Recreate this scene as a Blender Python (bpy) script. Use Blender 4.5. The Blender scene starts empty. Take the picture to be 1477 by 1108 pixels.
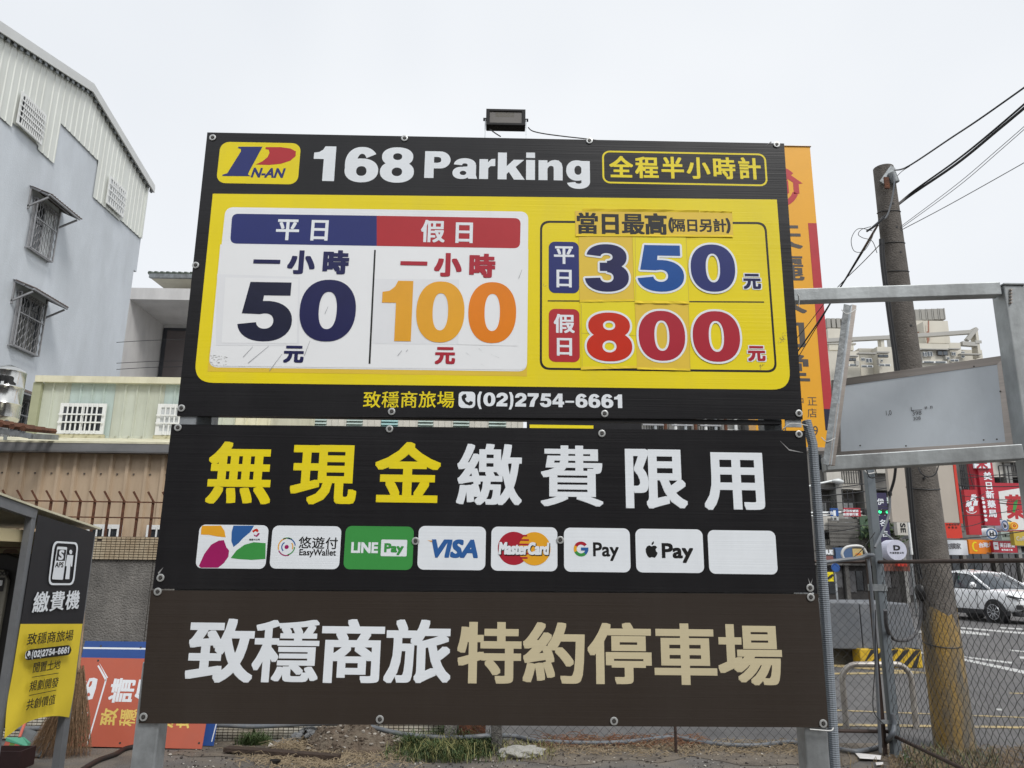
import bpy, bmesh, math, random
from mathutils import Vector, Matrix
from mathutils.geometry import tessellate_polygon
random.seed(7)
sc = bpy.context.scene
COL = sc.collection
# ------------------------------------------------------------------ camera
F = 1100.0
PITCH, ROLL, YAW = math.radians(13.4), math.radians(0.67), math.radians(0.8)
CAM = Vector((0, 0, 1.6))
_f = Vector((math.sin(YAW)*math.cos(PITCH), math.cos(YAW)*math.cos(PITCH), math.sin(PITCH)))
_r = Vector((math.cos(YAW), -math.sin(YAW), 0)); _u = _r.cross(_f)
CR = math.cos(ROLL)*_r + math.sin(ROLL)*_u
CU = -math.sin(ROLL)*_r + math.cos(ROLL)*_u
cd = bpy.data.cameras.new('camera'); cam = bpy.data.objects.new('camera', cd); COL.objects.link(cam)
m = Matrix((CR, CU, -_f)).transposed().to_4x4(); m.translation = CAM
cam.matrix_world = m
cd.sensor_width = 36; cd.lens = F/1477*36; cd.clip_start = 0.05; cd.clip_end = 2000
sc.camera = cam
# ------------------------------------------------------------------ light
SUN_EL, SUN_AZ = math.radians(50), math.radians(148)     # azimuth from +Y clockwise: behind the camera, to the right
w = bpy.data.worlds.new('World'); sc.world = w; w.use_nodes = True
nt = w.node_tree; bg = nt.nodes['Background']
sky = nt.nodes.new('ShaderNodeTexSky'); sky.sky_type = 'NISHITA'; sky.sun_disc = False
sky.sun_elevation = SUN_EL; sky.sun_rotation = SUN_AZ; sky.dust_density = 5; sky.air_density = 1.5
hs = nt.nodes.new('ShaderNodeHueSaturation'); hs.inputs['Saturation'].default_value = 0.1
mx = nt.nodes.new('ShaderNodeMix'); mx.data_type = 'RGBA'; mx.inputs['Factor'].default_value = 0.85
tcw = nt.nodes.new('ShaderNodeTexCoord'); nz = nt.nodes.new('ShaderNodeTexNoise'); nz.inputs['Scale'].default_value = 1.6; nz.inputs['Detail'].default_value = 3
rp = nt.nodes.new('ShaderNodeValToRGB')                    # thin cloud deck: very soft brightness changes
rp.color_ramp.elements[0].position = .3; rp.color_ramp.elements[0].color = (6.1, 6.45, 6.95, 1)
rp.color_ramp.elements[1].position = .75; rp.color_ramp.elements[1].color = (7.75, 7.95, 8.2, 1)
nt.links.new(tcw.outputs['Generated'], nz.inputs['Vector']); nt.links.new(nz.outputs['Fac'], rp.inputs['Fac'])
nt.links.new(sky.outputs['Color'], hs.inputs['Color'])
nt.links.new(hs.outputs['Color'], mx.inputs[6]); nt.links.new(rp.outputs['Color'], mx.inputs[7])
nt.links.new(mx.outputs[2], bg.inputs['Color']); bg.inputs['Strength'].default_value = 0.1
sd = bpy.data.lights.new('sun', 'SUN'); sd.energy = 1.5; sd.angle = math.radians(16); sd.color = (1, .975, .94)
so = bpy.data.objects.new('sun', sd); COL.objects.link(so)
dv = Vector((math.sin(SUN_AZ)*math.cos(SUN_EL), math.cos(SUN_AZ)*math.cos(SUN_EL), math.sin(SUN_EL)))
so.rotation_euler = dv.to_track_quat('Z', 'Y').to_euler()
sc.view_settings.view_transform = 'Standard'; sc.view_settings.look = 'None'
sc.view_settings.exposure = 0.43; sc.view_settings.gamma = 1; sc.view_settings.use_curve_mapping = False

# ------------------------------------------------------------------ measuring: a picture ray met with a real plane
def ray(px, py): return _f + CR*((px-738.5)/F) - CU*((py-554)/F)
def at_y(px, py, Y): d = ray(px, py); return CAM + d*(Y/d.y)
def at_x(px, py, X): d = ray(px, py); return CAM + d*(X/d.x)
def at_z(px, py, Z=0): d = ray(px, py); return CAM + d*((Z-CAM.z)/d.z)

# ------------------------------------------------------------------ materials
MATS = {}
def mat(name, col, rough=.6, metal=0, var=.08, scale=4, bump=0, bscale=40, spec=.5, dirt=None, stretch=(1, 1, 1), emit=None, coat=0):
    if name in MATS: return MATS[name]
    M = bpy.data.materials.new(name); M.use_nodes = True; MATS[name] = M
    n = M.node_tree; L = n.links.new; b = n.nodes['Principled BSDF']
    b.inputs['Roughness'].default_value = rough; b.inputs['Metallic'].default_value = metal
    b.inputs['Specular IOR Level'].default_value = spec
    if coat: b.inputs['Coat Weight'].default_value = coat; b.inputs['Coat Roughness'].default_value = .05
    tc = n.nodes.new('ShaderNodeTexCoord'); mp = n.nodes.new('ShaderNodeMapping'); mp.inputs['Scale'].default_value = stretch
    L(tc.outputs['Object'], mp.inputs['Vector'])
    ns = n.nodes.new('ShaderNodeTexNoise'); ns.inputs['Scale'].default_value = scale; ns.inputs['Detail'].default_value = 6; ns.inputs['Roughness'].default_value = .65
    L(mp.outputs['Vector'], ns.inputs['Vector'])
    cr = n.nodes.new('ShaderNodeValToRGB'); e = cr.color_ramp.elements
    e[0].position = .3; e[1].position = .7
    e[0].color = tuple(max(0, c*(1-var)) for c in col)+(1,); e[1].color = tuple(min(1, c*(1+var)) for c in col)+(1,)
    L(ns.outputs['Fac'], cr.inputs['Fac']); out = cr.outputs['Color']
    if dirt:
        dcol, amt, ds, dst = dirt
        m2 = n.nodes.new('ShaderNodeMapping'); m2.inputs['Scale'].default_value = dst; L(tc.outputs['Object'], m2.inputs['Vector'])
        n2 = n.nodes.new('ShaderNodeTexNoise'); n2.inputs['Scale'].default_value = ds; n2.inputs['Detail'].default_value = 8; n2.inputs['Roughness'].default_value = .7
        L(m2.outputs['Vector'], n2.inputs['Vector'])
        r2 = n.nodes.new('ShaderNodeValToRGB'); r2.color_ramp.elements[0].position = .5-amt*.12; r2.color_ramp.elements[1].position = .78-amt*.12
        r2.color_ramp.elements[1].color = (amt, amt, amt, 1)
        L(n2.outputs['Fac'], r2.inputs['Fac'])
        mxx = n.nodes.new('ShaderNodeMix'); mxx.data_type = 'RGBA'; mxx.inputs[7].default_value = tuple(dcol)+(1,)
        L(r2.outputs['Color'], mxx.inputs['Factor']); L(out, mxx.inputs[6]); out = mxx.outputs[2]
    L(out, b.inputs['Base Color'])
    if bump:
        n3 = n.nodes.new('ShaderNodeTexNoise'); n3.inputs['Scale'].default_value = bscale; n3.inputs['Detail'].default_value = 5
        L(mp.outputs['Vector'], n3.inputs['Vector'])
        bp = n.nodes.new('ShaderNodeBump'); bp.inputs['Strength'].default_value = bump; bp.inputs['Distance'].default_value = .02
        L(n3.outputs['Fac'], bp.inputs['Height']); L(bp.outputs['Normal'], b.inputs['Normal'])
    if emit:
        b.inputs['Emission Color'].default_value = tuple(emit[0])+(1,); b.inputs['Emission Strength'].default_value = emit[1]
    return M
def srgb(r, g, b):
    f = lambda c: (c/255/12.92) if c/255 <= .04045 else ((c/255+.055)/1.055)**2.4
    return (f(r), f(g), f(b))

# corrugated plastic board: fine horizontal flutes
def board_mat(name, col, rough=.4, flute=.25, var=.03):
    lum = sum(col)/3; dc = tuple(c*.75+.05 for c in col) if lum > .2 else tuple(c+.014 for c in col)
    M = mat(name, col, rough, 0, var, 1.5, spec=.4, dirt=(dc, .45, 1.6, (1.5, 1, .35)))
    n = M.node_tree; L = n.links.new; b = n.nodes['Principled BSDF']
    tc = n.nodes['Texture Coordinate']; mp = n.nodes.new('ShaderNodeMapping'); mp.inputs['Scale'].default_value = (1.2, 1, 160); L(tc.outputs['Object'], mp.inputs['Vector'])
    nz = n.nodes.new('ShaderNodeTexNoise'); nz.inputs['Scale'].default_value = 1; nz.inputs['Detail'].default_value = 2; L(mp.outputs['Vector'], nz.inputs['Vector'])
    mp2 = n.nodes.new('ShaderNodeMapping'); mp2.inputs['Scale'].default_value = (1, 1, 1); L(tc.outputs['Object'], mp2.inputs['Vector'])
    nb = n.nodes.new('ShaderNodeTexNoise'); nb.inputs['Scale'].default_value = 2.3; nb.inputs['Detail'].default_value = 1; L(mp2.outputs['Vector'], nb.inputs['Vector'])
    bp = n.nodes.new('ShaderNodeBump'); bp.inputs['Strength'].default_value = flute; bp.inputs['Distance'].default_value = .002
    L(nz.outputs['Fac'], bp.inputs['Height'])
    b2 = n.nodes.new('ShaderNodeBump'); b2.inputs['Strength'].default_value = .12; b2.inputs['Distance'].default_value = .05
    L(nb.outputs['Fac'], b2.inputs['Height']); L(b2.outputs['Normal'], bp.inputs['Normal']); L(bp.outputs['Normal'], b.inputs['Normal'])
    mr = n.nodes.new('ShaderNodeMapRange'); mr.inputs['To Min'].default_value = rough-.12; mr.inputs['To Max'].default_value = rough+.12
    L(nz.outputs['Fac'], mr.inputs['Value']); L(mr.outputs[0], b.inputs['Roughness'])
    return M

# ------------------------------------------------------------------ objects
def tag(o, label=None, cat=None, group=None, kind=None):
    if label: o['label'] = label
    if cat: o['category'] = cat
    if group: o['group'] = group
    if kind: o['kind'] = kind
    return o
def thing(name, loc, label, cat, group=None):
    o = bpy.data.objects.new(name, None); COL.objects.link(o); o.location = loc; o.empty_display_size = .1
    return tag(o, label, cat, group)
def root_of(o):
    while o.parent: o = o.parent
    return o
def kids(o): return [c for c in COL.objects if c.parent == o]
def copy_tree(o, loc=None, parent=None, label=None):
    c = o.copy(); COL.objects.link(c)
    if parent: c.parent = parent
    if loc is not None: c.location = loc
    if label: c['label'] = label
    for ch in kids(o): copy_tree(ch, parent=c)
    return c
class MB:
    def __init__(s): s.v = []; s.f = []; s.mi = []; s.cur = 0
    def add(s, vs, fs):
        b = len(s.v); s.v += [Vector(p) for p in vs]; s.f += [tuple(b+i for i in f) for f in fs]; s.mi += [s.cur]*len(fs); return s
    def box(s, x0, x1, y0, y1, z0, z1, M=None):
        vs = [Vector((x, y, z)) for z in (z0, z1) for y in (y0, y1) for x in (x0, x1)]
        if M: vs = [M @ v for v in vs]
        return s.add(vs, [(0, 2, 3, 1), (4, 5, 7, 6), (0, 1, 5, 4), (2, 6, 7, 3), (0, 4, 6, 2), (1, 3, 7, 5)])
    def beam(s, a, b, w, h, up=(0, 0, 1)):          # rectangular bar from a to b
        a = Vector(a); b = Vector(b); d = (b-a).normalized(); up = Vector(up)
        if abs(d.dot(up)) > .98: up = Vector((0, 1, 0))
        x = d.cross(up).normalized(); y = x.cross(d)
        vs = [p + x*sx*w/2 + y*sy*h/2 for p in (a, b) for sy in (-1, 1) for sx in (-1, 1)]
        return s.add(vs, [(0, 2, 3, 1), (4, 5, 7, 6), (0, 1, 5, 4), (2, 6, 7, 3), (0, 4, 6, 2), (1, 3, 7, 5)])
    def tube(s, pts, r, n=8, cap=True):
        pts = [Vector(p) for p in pts]; rr = r if isinstance(r, (list, tuple)) else [r]*len(pts)
        vs = []; fs = []; up = None
        for i, p in enumerate(pts):
            t = (pts[min(i+1, len(pts)-1)]-pts[max(i-1, 0)]).normalized()
            if up is None:
                up = Vector((0, 0, 1)) if abs(t.z) < .9 else Vector((1, 0, 0))
            x = t.cross(up).normalized(); up = x.cross(t).normalized()
            for k in range(n):
                a = 2*math.pi*k/n; vs.append(p + (x*math.cos(a)+up*math.sin(a))*rr[i])
        for i in range(len(pts)-1):
            for k in range(n):
                a, b = i*n+k, i*n+(k+1) % n; fs.append((a, b, b+n, a+n))
        if cap: fs += [tuple(reversed(range(n))), tuple(range((len(pts)-1)*n, len(pts)*n))]
        return s.add(vs, fs)
    def cyl(s, a, b, r0, r1=None, n=16): return s.tube([a, b], [r0, r0 if r1 is None else r1], n)
    def slab(s, quad, d):                             # quad of 3D points pushed along vector d
        q = [Vector(p) for p in quad]; d = Vector(d); n = len(q)
        return s.add(q+[p+d for p in q], [tuple(range(n)), tuple(reversed(range(n, 2*n)))]+[(i, i+n, (i+1) % n+n, (i+1) % n) for i in range(n)])
    def build(s, name, material, parent=None, smooth=False, bevel=0, fix=True):
        off = root_of(parent).matrix_basis.translation if parent else Vector((0, 0, 0))
        me = bpy.data.meshes.new(name); me.from_pydata([v-off for v in s.v], [], s.f); me.update()
        for mm in (material if isinstance(material, (list, tuple)) else [material]): me.materials.append(mm)
        if isinstance(material, (list, tuple)): me.polygons.foreach_set('material_index', s.mi)
        if fix:
            bm = bmesh.new(); bm.from_mesh(me); bmesh.ops.recalc_face_normals(bm, faces=bm.faces); bm.to_mesh(me); bm.free()
        if smooth: me.polygons.foreach_set('use_smooth', [True]*len(me.polygons))
        o = bpy.data.objects.new(name, me); COL.objects.link(o); o.parent = parent
        if bevel:
            md = o.modifiers.new('bevel', 'BEVEL'); md.width = bevel; md.segments = 2; md.limit_method = 'ANGLE'
        if smooth and bevel == 0:
            try: me.set_sharp_from_angle(angle=math.radians(40))
            except Exception: pass
        return o

# ------------------------------------------------------------------ flat print: real planes with their own axes
class Plane:
    def __init__(s, O, U, V):
        s.O = Vector(O); s.U = Vector(U).normalized(); s.N = s.U.cross(Vector(V)).normalized(); s.V = s.N.cross(s.U).normalized()
        if s.N.dot(CAM-s.O) < 0: s.N = -s.N
    def px(s, x, y):
        d = ray(x, y); t = (s.O-CAM).dot(s.N)/d.dot(s.N); p = CAM+d*t-s.O
        return (p.dot(s.U), p.dot(s.V))
    def p3(s, u, v, layer=0): return s.O + s.U*u + s.V*v + s.N*layer*.0004
    def P(s, x, y, layer=0): u, v = s.px(x, y); return s.p3(u, v, layer)
    def ext(s, cx, cy, wpx, hpx):
        return (s.px(cx+wpx/2, cy)[0]-s.px(cx-wpx/2, cy)[0], s.px(cx, cy-hpx/2)[1]-s.px(cx, cy+hpx/2)[1])
    def put(s, pieces, name, material, parent, layer=1, fan=None):
        mb = MB(); shifts = fan or [(0, 0)]
        for k, (du, dv_) in enumerate(shifts):
            for j, (vs, fs) in enumerate(pieces):
                mb.add([s.p3(u+du, v+dv_, layer) + s.N*(.00003*k+.000012*(j % 40)) for u, v in vs], fs)
        return mb.build(name, material, parent, fix=False)
def loops2(loops):
    vs = [p for l in loops for p in l]
    return (vs, [tuple(t) for t in tessellate_polygon([[Vector((a, b, 0)) for a, b in l] for l in loops])])
def rrect(x0, y0, x1, y1, r, n=6, corners=(1, 1, 1, 1)):
    out = []
    for (cx, cy, a0, on) in ((x1, y1, 0, corners[0]), (x0, y1, 90, corners[1]), (x0, y0, 180, corners[2]), (x1, y0, 270, corners[3])):
        if not on: out.append((cx, cy)); continue
        ox = cx-r if cx == x1 else cx+r; oy = cy-r if cy == y1 else cy+r
        for k in range(n+1):
            a = math.radians(a0+90*k/n); out.append((ox+r*math.cos(a), oy+r*math.sin(a)))
    return out
def ell(cx, cy, rx, ry, n=40, p=2.0, a0=0, a1=360):
    out = []; full = (a1-a0) % 360 == 0
    for k in range(n if full else n+1):
        a = math.radians(a0+(a1-a0)*k/n); c, s_ = math.cos(a), math.sin(a)
        out.append((cx+rx*math.copysign(abs(c)**(2/p), c), cy+ry*math.copysign(abs(s_)**(2/p), s_)))
    return out
def arc(cx, cy, rx, ry, irx, iry, a0, a1, p=2.2, icy=None):
    return ell(cx, cy, rx, ry, 28, p, a0, a1) + list(reversed(ell(cx, cy if icy is None else icy, irx, iry, 28, p, a0, a1)))
# heavy grotesque figures and letters, cap height 100
G = {
 '0': (78, [[ell(39, 50, 39, 51, 48, 2.25), ell(39, 50, 12.5, 31, 40, 2.3)]]),
 '1': (60, [[[(26, 100), (52, 100), (52, 0), (24, 0), (24, 63), (0, 63), (0, 81), (12, 83), (21, 90)]]]),
 '2': (76, [[arc(38, 68, 37, 33, 11, 10, -38, 186)], [[(0, 0), (72, 0), (72, 23), (40, 23), (68, 48), (48, 62), (26, 44), (4, 24)]]]),
 '3': (77, [[arc(38, 73.5, 35, 28, 10.5, 8.5, -88, 172)], [arc(38, 29.5, 38, 31, 11.5, 11, -176, 88)], [[(26, 61), (44, 61), (44, 43), (26, 43)]]]),
 '4': (78, [[[(38, 100), (66, 100), (66, 41), (77, 41), (77, 20), (66, 20), (66, 0), (40, 0), (40, 20), (0, 20), (0, 43)], [(20, 41), (40, 41), (40, 70)]]]),
 '5': (76, [[[(13, 100), (71, 100), (71, 77), (34, 77), (32, 58), (31.5, 44.5), (5, 45.5)]], [arc(38, 33, 38, 34.5, 12, 13, -172, 116)]]),
 '6': (78, [[ell(39, 33, 39, 34.5, 44, 2.2), ell(39, 31, 12, 14, 32, 2.2)], [arc(39, 50, 39, 51, 12, 31, 35, 205)]]),
 '7': (74, [[[(0, 100), (72, 100), (72, 78), (50, 44), (42, 0), (12, 0), (20, 38), (42, 76), (0, 76)]]]),
 '8': (78, [[ell(39, 74, 36, 28, 40, 2.2), ell(39, 74.5, 10.5, 10, 30, 2.1)], [ell(39, 30, 39, 31.5, 44, 2.2), ell(39, 30, 12, 12.5, 30, 2.1)]]),
 '(': (34, [[[(30, 106), (14, 106), (2, 78), (0, 44), (4, 6), (15, -22), (30, -22), (21, 8), (19, 44), (22, 80)]]]),
 ')': (34, [[[(0, 106), (16, 106), (28, 78), (30, 44), (26, 6), (15, -22), (0, -22), (9, 8), (11, 44), (8, 80)]]]),
 '-': (62, [[[(0, 34), (58, 34), (58, 48), (0, 48)]]]),
 ' ': (30, []),
 'P': (82, [[[(0, 0), (0, 100), (44, 100)]+ell(46, 68, 32, 32, 16, 2, 80, -80)+[(44, 36), (28, 36), (28, 0)], [(28, 57), (28, 79), (40, 79), (48, 76), (50, 68), (48, 60), (40, 57)]]]),
 'a': (76, [[arc(36, 48, 34, 28, 9, 9, 8, 172)], [[(44, 52), (70, 52), (70, 14), (74, 0), (47, 0), (44, 12)]], [ell(26, 21, 27, 22.5, 30, 2.2), ell(31, 21, 10, 8, 20)], [[(40, 34), (48, 34), (48, 46), (30, 44), (24, 36)]]]),
 'r': (52, [[[(0, 0), (27, 0), (27, 40), (33, 48), (48, 49), (48, 76), (36, 75), (26, 62), (26, 74), (0, 74)]]]),
 'k': (82, [[[(0, 0), (27, 0), (27, 20), (34, 28), (49, 0), (82, 0), (54, 47), (80, 74), (48, 74), (27, 49), (27, 100), (0, 100)]]]),
 'i': (34, [[[(0, 0), (27, 0), (27, 74), (0, 74)]], [[(0, 82), (27, 82), (27, 102), (0, 102)]]]),
 'n': (80, [[[(0, 0), (27, 0), (27, 42), (31, 51), (38, 54), (45, 51), (46, 42), (46, 0), (73, 0), (73, 48), (70, 64), (61, 74), (50, 76), (37, 73), (27, 64), (27, 74), (0, 74)]]]),
 'g': (78, [[ell(33, 38, 33, 38, 40, 2.2), ell(36, 39, 11, 17, 30, 2.2)], [[(46, -4), (72, -4), (72, 74), (46, 74)]], [arc(37, -3, 35, 27, 10, 8, -170, 0)]]),
}
def heavy(s, gap=7):
    x = 0; out = []
    for ch in s:
        adv, pcs = G[ch]
        for loops in pcs:
            vs, fs = loops2(loops); out.append(([(u+x, v) for u, v in vs], fs))
        x += adv+gap
    return out
def bbox(pcs):
    us = [u for vs, _ in pcs for u, _2 in vs]; vv = [v for vs, _ in pcs for _1, v in vs]
    return min(us), min(vv), max(us), max(vv)
def xf(pcs, sx, sy, ox, oy, shear=0, rot=0, c=(0, 0)):
    ca, sa = math.cos(rot), math.sin(rot); out = []
    for vs, fs in pcs:
        nv = []
        for u, v in vs:
            u2, v2 = u*sx+shear*v*sy, v*sy
            nv.append((u2*ca-v2*sa+ox, u2*sa+v2*ca+oy))
        out.append((nv, fs))
    return out
FC = {}
def font(s):
    if s in FC: return FC[s]
    c = bpy.data.curves.new('t', 'FONT'); c.body = s; c.resolution_u = 3
    o = bpy.data.objects.new('t', c); COL.objects.link(o); bpy.context.view_layer.update()
    me = bpy.data.meshes.new_from_object(o.evaluated_get(bpy.context.evaluated_depsgraph_get()))
    r = ([(v.co.x, v.co.y) for v in me.vertices], [tuple(p.vertices) for p in me.polygons])
    bpy.data.objects.remove(o); bpy.data.curves.remove(c); bpy.data.meshes.remove(me)
    FC[s] = r; return r
def fan(rx, ry):
    if not (rx or ry): return [(0, 0)]
    n = 16 if max(rx, ry) > .004 else 8
    k = n//4; out = [(0, 0)]
    for i in range(k):
        t = -1+2*i/k; out += [(t*rx, -ry), (rx, t*ry), (-t*rx, ry), (-rx, -t*ry)]
    return out
def ring(r, n=14): return [(r*math.cos(2*math.pi*k/n), r*math.sin(2*math.pi*k/n)) for k in range(n)]
KB = bbox([font('國')])
DENSE = set('繳費穩機鵝最當隔藥劃價曬釐')
def cjk(pl, s, c0, c1, wpx, hpx, bold, material, parent, layer=1, rot=0, name='lettering', shear=0):
    """characters with their em boxes centred from picture point c0 to c1; bold as a share of the em"""
    a = Vector(pl.px(*c0)); b = Vector(pl.px(*c1)); n = len(s)
    w_, h_ = pl.ext((c0[0]+c1[0])/2, (c0[1]+c1[1])/2, wpx, hpx)
    if rot: w_, h_ = h_, w_
    w_ *= .89; h_ *= .90; sx, sy = w_/(KB[2]-KB[0]), h_/(KB[3]-KB[1]); cx, cy = (KB[0]+KB[2])/2, (KB[1]+KB[3])/2
    mb = MB()
    for i, ch in enumerate(s):
        c = a.lerp(b, i/(n-1) if n > 1 else 0)
        pcs = [([(u-cx, v-cy) for u, v in font(ch)[0]], font(ch)[1])]
        k = .62 if ch in DENSE else 1
        q = 1 - bold*1.1
        pcs = xf(pcs, sx*q, sy*q, c.x, c.y, shear, rot)
        for j, (du, dv_) in enumerate(fan(bold*w_*(k*.4+.6), bold*h_*k*.72)):
            for vs, fs in pcs: mb.add([pl.p3(u+du, v+dv_, layer)+pl.N*(.00003*j) for u, v in vs], fs)
    return mb.build(name, material, parent, fix=False)
def fit(pl, pcs, box, shear=0, rot=0):
    x0, y0, x1, y1 = box; cx, cy = (x0+x1)/2, (y0+y1)/2
    w_, h_ = pl.ext(cx, cy, x1-x0, y1-y0); c = pl.px(cx, cy)
    if rot: w_, h_ = h_, w_
    b = bbox(xf(pcs, 1, 1, 0, 0, shear)); m0 = [([(u-(b[0]+b[2])/2+ -shear*0, v-(b[1]+b[3])/2) for u, v in vs], fs) for vs, fs in xf(pcs, 1, 1, 0, 0, shear)]
    return xf(m0, w_/(b[2]-b[0]), h_/(b[3]-b[1]), c[0], c[1], 0, rot), h_
def latin(pl, s, box, bold, material, parent, layer=1, shear=0, rot=0, name='lettering'):
    pcs, h_ = fit(pl, [font(s)], box, shear, rot)
    return pl.put(pcs, name, material, parent, layer, fan(bold*h_, bold*h_) if bold else None)
def figs(pl, s, box, material, parent, layer=1, outline=0, omat=None, gap=7, name='lettering'):
    pcs, h_ = fit(pl, heavy(s, gap), box)
    if outline:
        pl.put(pcs, 'outline', omat, parent, layer, ring(outline))
        layer += 2
    return pl.put(pcs, name, material, parent, layer)
def shape(pl, loops, name, material, parent, layer=1):   # loops already in plane units
    return pl.put([loops2(loops)], name, material, parent, layer)
def box_uv(pl, x0, y0, x1, y1):
    cx, cy = (x0+x1)/2, (y0+y1)/2; w_, h_ = pl.ext(cx, cy, x1-x0, y1-y0); c = pl.px(cx, cy)
    return c[0]-w_/2, c[1]-h_/2, c[0]+w_/2, c[1]+h_/2
def rr_px(pl, x0, y0, x1, y1, r, name, material, parent, layer=1, line=0, corners=(1, 1, 1, 1)):
    a = box_uv(pl, x0, y0, x1, y1); k = pl.ext((x0+x1)/2, (y0+y1)/2, 1, 1)[0]; r *= k; line *= k
    L = [rrect(*a, r, corners=corners)]
    if line: L.append(rrect(a[0]+line, a[1]+line, a[2]-line, a[3]-line, max(r-line, .0005), corners=corners))
    return shape(pl, L, name, material, parent, layer)
# ================================================================== MATERIALS
blk = board_mat('black print', (.012, .0115, .013), .33)
brn = board_mat('dark brown print', (.036, .027, .021), .42)
yel = board_mat('yellow print', (.86, .70, .012), .36)
yel2 = mat('aged yellow sticker', (.80, .56, .06), .32, 0, .05, 3)
yel3 = mat('bright yellow sticker', (.86, .73, .03), .22, 0, .04, 3)
wht = board_mat('white print', (.86, .88, .90), .36)
wht2 = mat('white vinyl sheet', (.88, .895, .91), .24, 0, .03, 2)
wht3 = mat('laminated white sticker', (.82, .835, .86), .16, 0, .03, 3)
navy = mat('navy print', (.013, .014, .082), .3, 0, .1, 6)
navyb = mat('blue black print', (.014, .016, .042), .26, 0, .15, 8)
tagblue = mat('deep blue print', (.019, .028, .16), .32, 0, .06, 4)
azure = mat('azure print', (.012, .085, .33), .22, 0, .12, 5)
redp = mat('red print', (.46, .026, .034), .34, 0, .06, 4)
redc = mat('crimson print', (.43, .022, .040), .3, 0, .05, 4)
redo = mat('orange red print', (.60, .038, .018), .22, 0, .06, 5)
orn = mat('orange print', (.83, .40, .03), .24, 0, .06, 4)
orn2 = mat('deep orange print', (.82, .235, .012), .24, 0, .06, 4)
crm = board_mat('beige print', (.62, .54, .35), .4)
pale = board_mat('cool white print', (.82, .86, .90), .4)
blkink = mat('black ink', (.012, .012, .012), .35, 0, .1, 9)
green = mat('green print', (.05, .30, .065), .35, 0, .05, 4)
galv = mat('galvanised steel', (.46, .49, .51), .42, .7, .25, 9, bump=.06, bscale=60, dirt=((.24, .25, .25), .7, 5, (1, 1, .25)))
galvd = mat('weathered galvanised steel', (.27, .29, .30), .5, .6, .25, 7, bump=.15, bscale=50, dirt=((.12, .115, .11), .7, 6, (1, 1, .3)))
stainless = mat('brushed stainless trim', (.46, .41, .37), .34, .85, .14, 3, stretch=(1, 1, 30))
darkst = mat('dark painted steel', (.03, .031, .033), .5, .3, .2, 12)
rust = mat('rusty iron', (.14, .055, .028), .85, .1, .5, 14, bump=.5, bscale=60, dirt=((.05, .022, .014), .8, 20, (1, 1, 1)))
plast = mat('grey plastic conduit', (.13, .145, .165), .5, 0, .1, 8, dirt=((.25, .23, .2), .5, 12, (1, 1, 1)))
wireblk = mat('black cable', (.012, .012, .013), .5, 0, .1, 10)
wirewht = mat('pale tie wire', (.6, .6, .58), .5, 0, .1, 20)
washer_m = mat('zinc washer', (.56, .57, .56), .4, .6, .15, 60)
bolt_m = mat('dark bolt head', (.09, .085, .08), .5, .6, .3, 80)

# ================================================================== MAIN SIGN
SY = 3.218
SP = Plane((0, SY, 1.6), (1, 0, 0), (0, 0, 1))
base = at_y(700, 1047, SY)
sign = thing('parking_sign', (base.x, SY, 0), 'tall three-board parking price sign on steel posts, yellow price area above black and brown boards', 'sign')
def board(corners, material, label, y=SY, t=.006, sub=None):
    q = [at_y(a, b, y) for a, b in corners]
    mb = MB(); n = 12
    # front face split in strips so that the sheet bows by a millimetre or two
    g = []
    for j in range(n+1):
        for i in range(n+1):
            u, v = i/n, j/n
            p = (q[0]*(1-u)+q[1]*u)*(1-v)+(q[3]*(1-u)+q[2]*u)*v
            g.append(p)
    mb.add(g, [(j*(n+1)+i, j*(n+1)+i+1, (j+1)*(n+1)+i+1, (j+1)*(n+1)+i) for j in range(n) for i in range(n)])
    mb.add([p+Vector((0, t, 0)) for p in g], [(j*(n+1)+i, (j+1)*(n+1)+i, (j+1)*(n+1)+i+1, j*(n+1)+i+1) for j in range(n) for i in range(n)])
    N = len(g)
    e = [i for i in range(n+1)] + [(j+1)*(n+1)-1 for j in range(1, n+1)] + [n*(n+1)+i for i in range(n-1, -1, -1)] + [j*(n+1) for j in range(n-1, 0, -1)]
    mb.f += [(e[k], e[(k+1) % len(e)], e[(k+1) % len(e)]+N, e[k]+N) for k in range(len(e))]; mb.mi += [0]*len(e)
    o = mb.build('sign_board', material, sign); o['label'] = label; return o
B1 = board([(299, 191), (1131, 207), (1158, 605), (255, 600)], blk, 'black top board with the yellow price area')
B2 = board([(247.5, 612), (1161.5, 621.5), (1178.5, 855), (220, 849.5)], blk, 'black middle board listing cashless payment cards')
B3 = board([(217.5, 851.5), (1180, 857), (1195.5, 1049.5), (200, 1043.5)], brn, 'dark brown bottom board')
# --- frame behind
mb = MB()
L0 = at_y(206, 1047, SY).x; R0 = at_y(1182, 1047, SY).x
zt = at_y(700, 205, SY).z
for x in (L0+.01, R0-.01):
    zj = at_y(700, 960, SY).z
    mb = MB(); mb.box(x-.046, x+.046, SY+.012, SY+.104, 0, zj); mb.build('post', galv, sign, bevel=.006)
    xi = x+(.07 if x < 0 else -.07)
    mb = MB(); mb.box(xi-.04, xi+.04, SY+.06, SY+.14, zj-.1, zt-.03); mb.build('upright', galvd, sign, bevel=.004)
    mb = MB(); mb.box(x-.09, x+.09, SY-.03, SY+.15, 0, .012); mb.build('base_plate', galvd, sign)
for py, hh in ((213, .05), (400, .05), (602, .016), (852, .05), (1028, .04)):
    z = at_y(700, py, SY).z
    mb = MB(); mb.box(L0+.058, R0-.058, SY+.014, SY+.054, z-hh/2, z+hh/2); mb.build('crossbar', darkst if py == 602 else galvd, sign)
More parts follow.
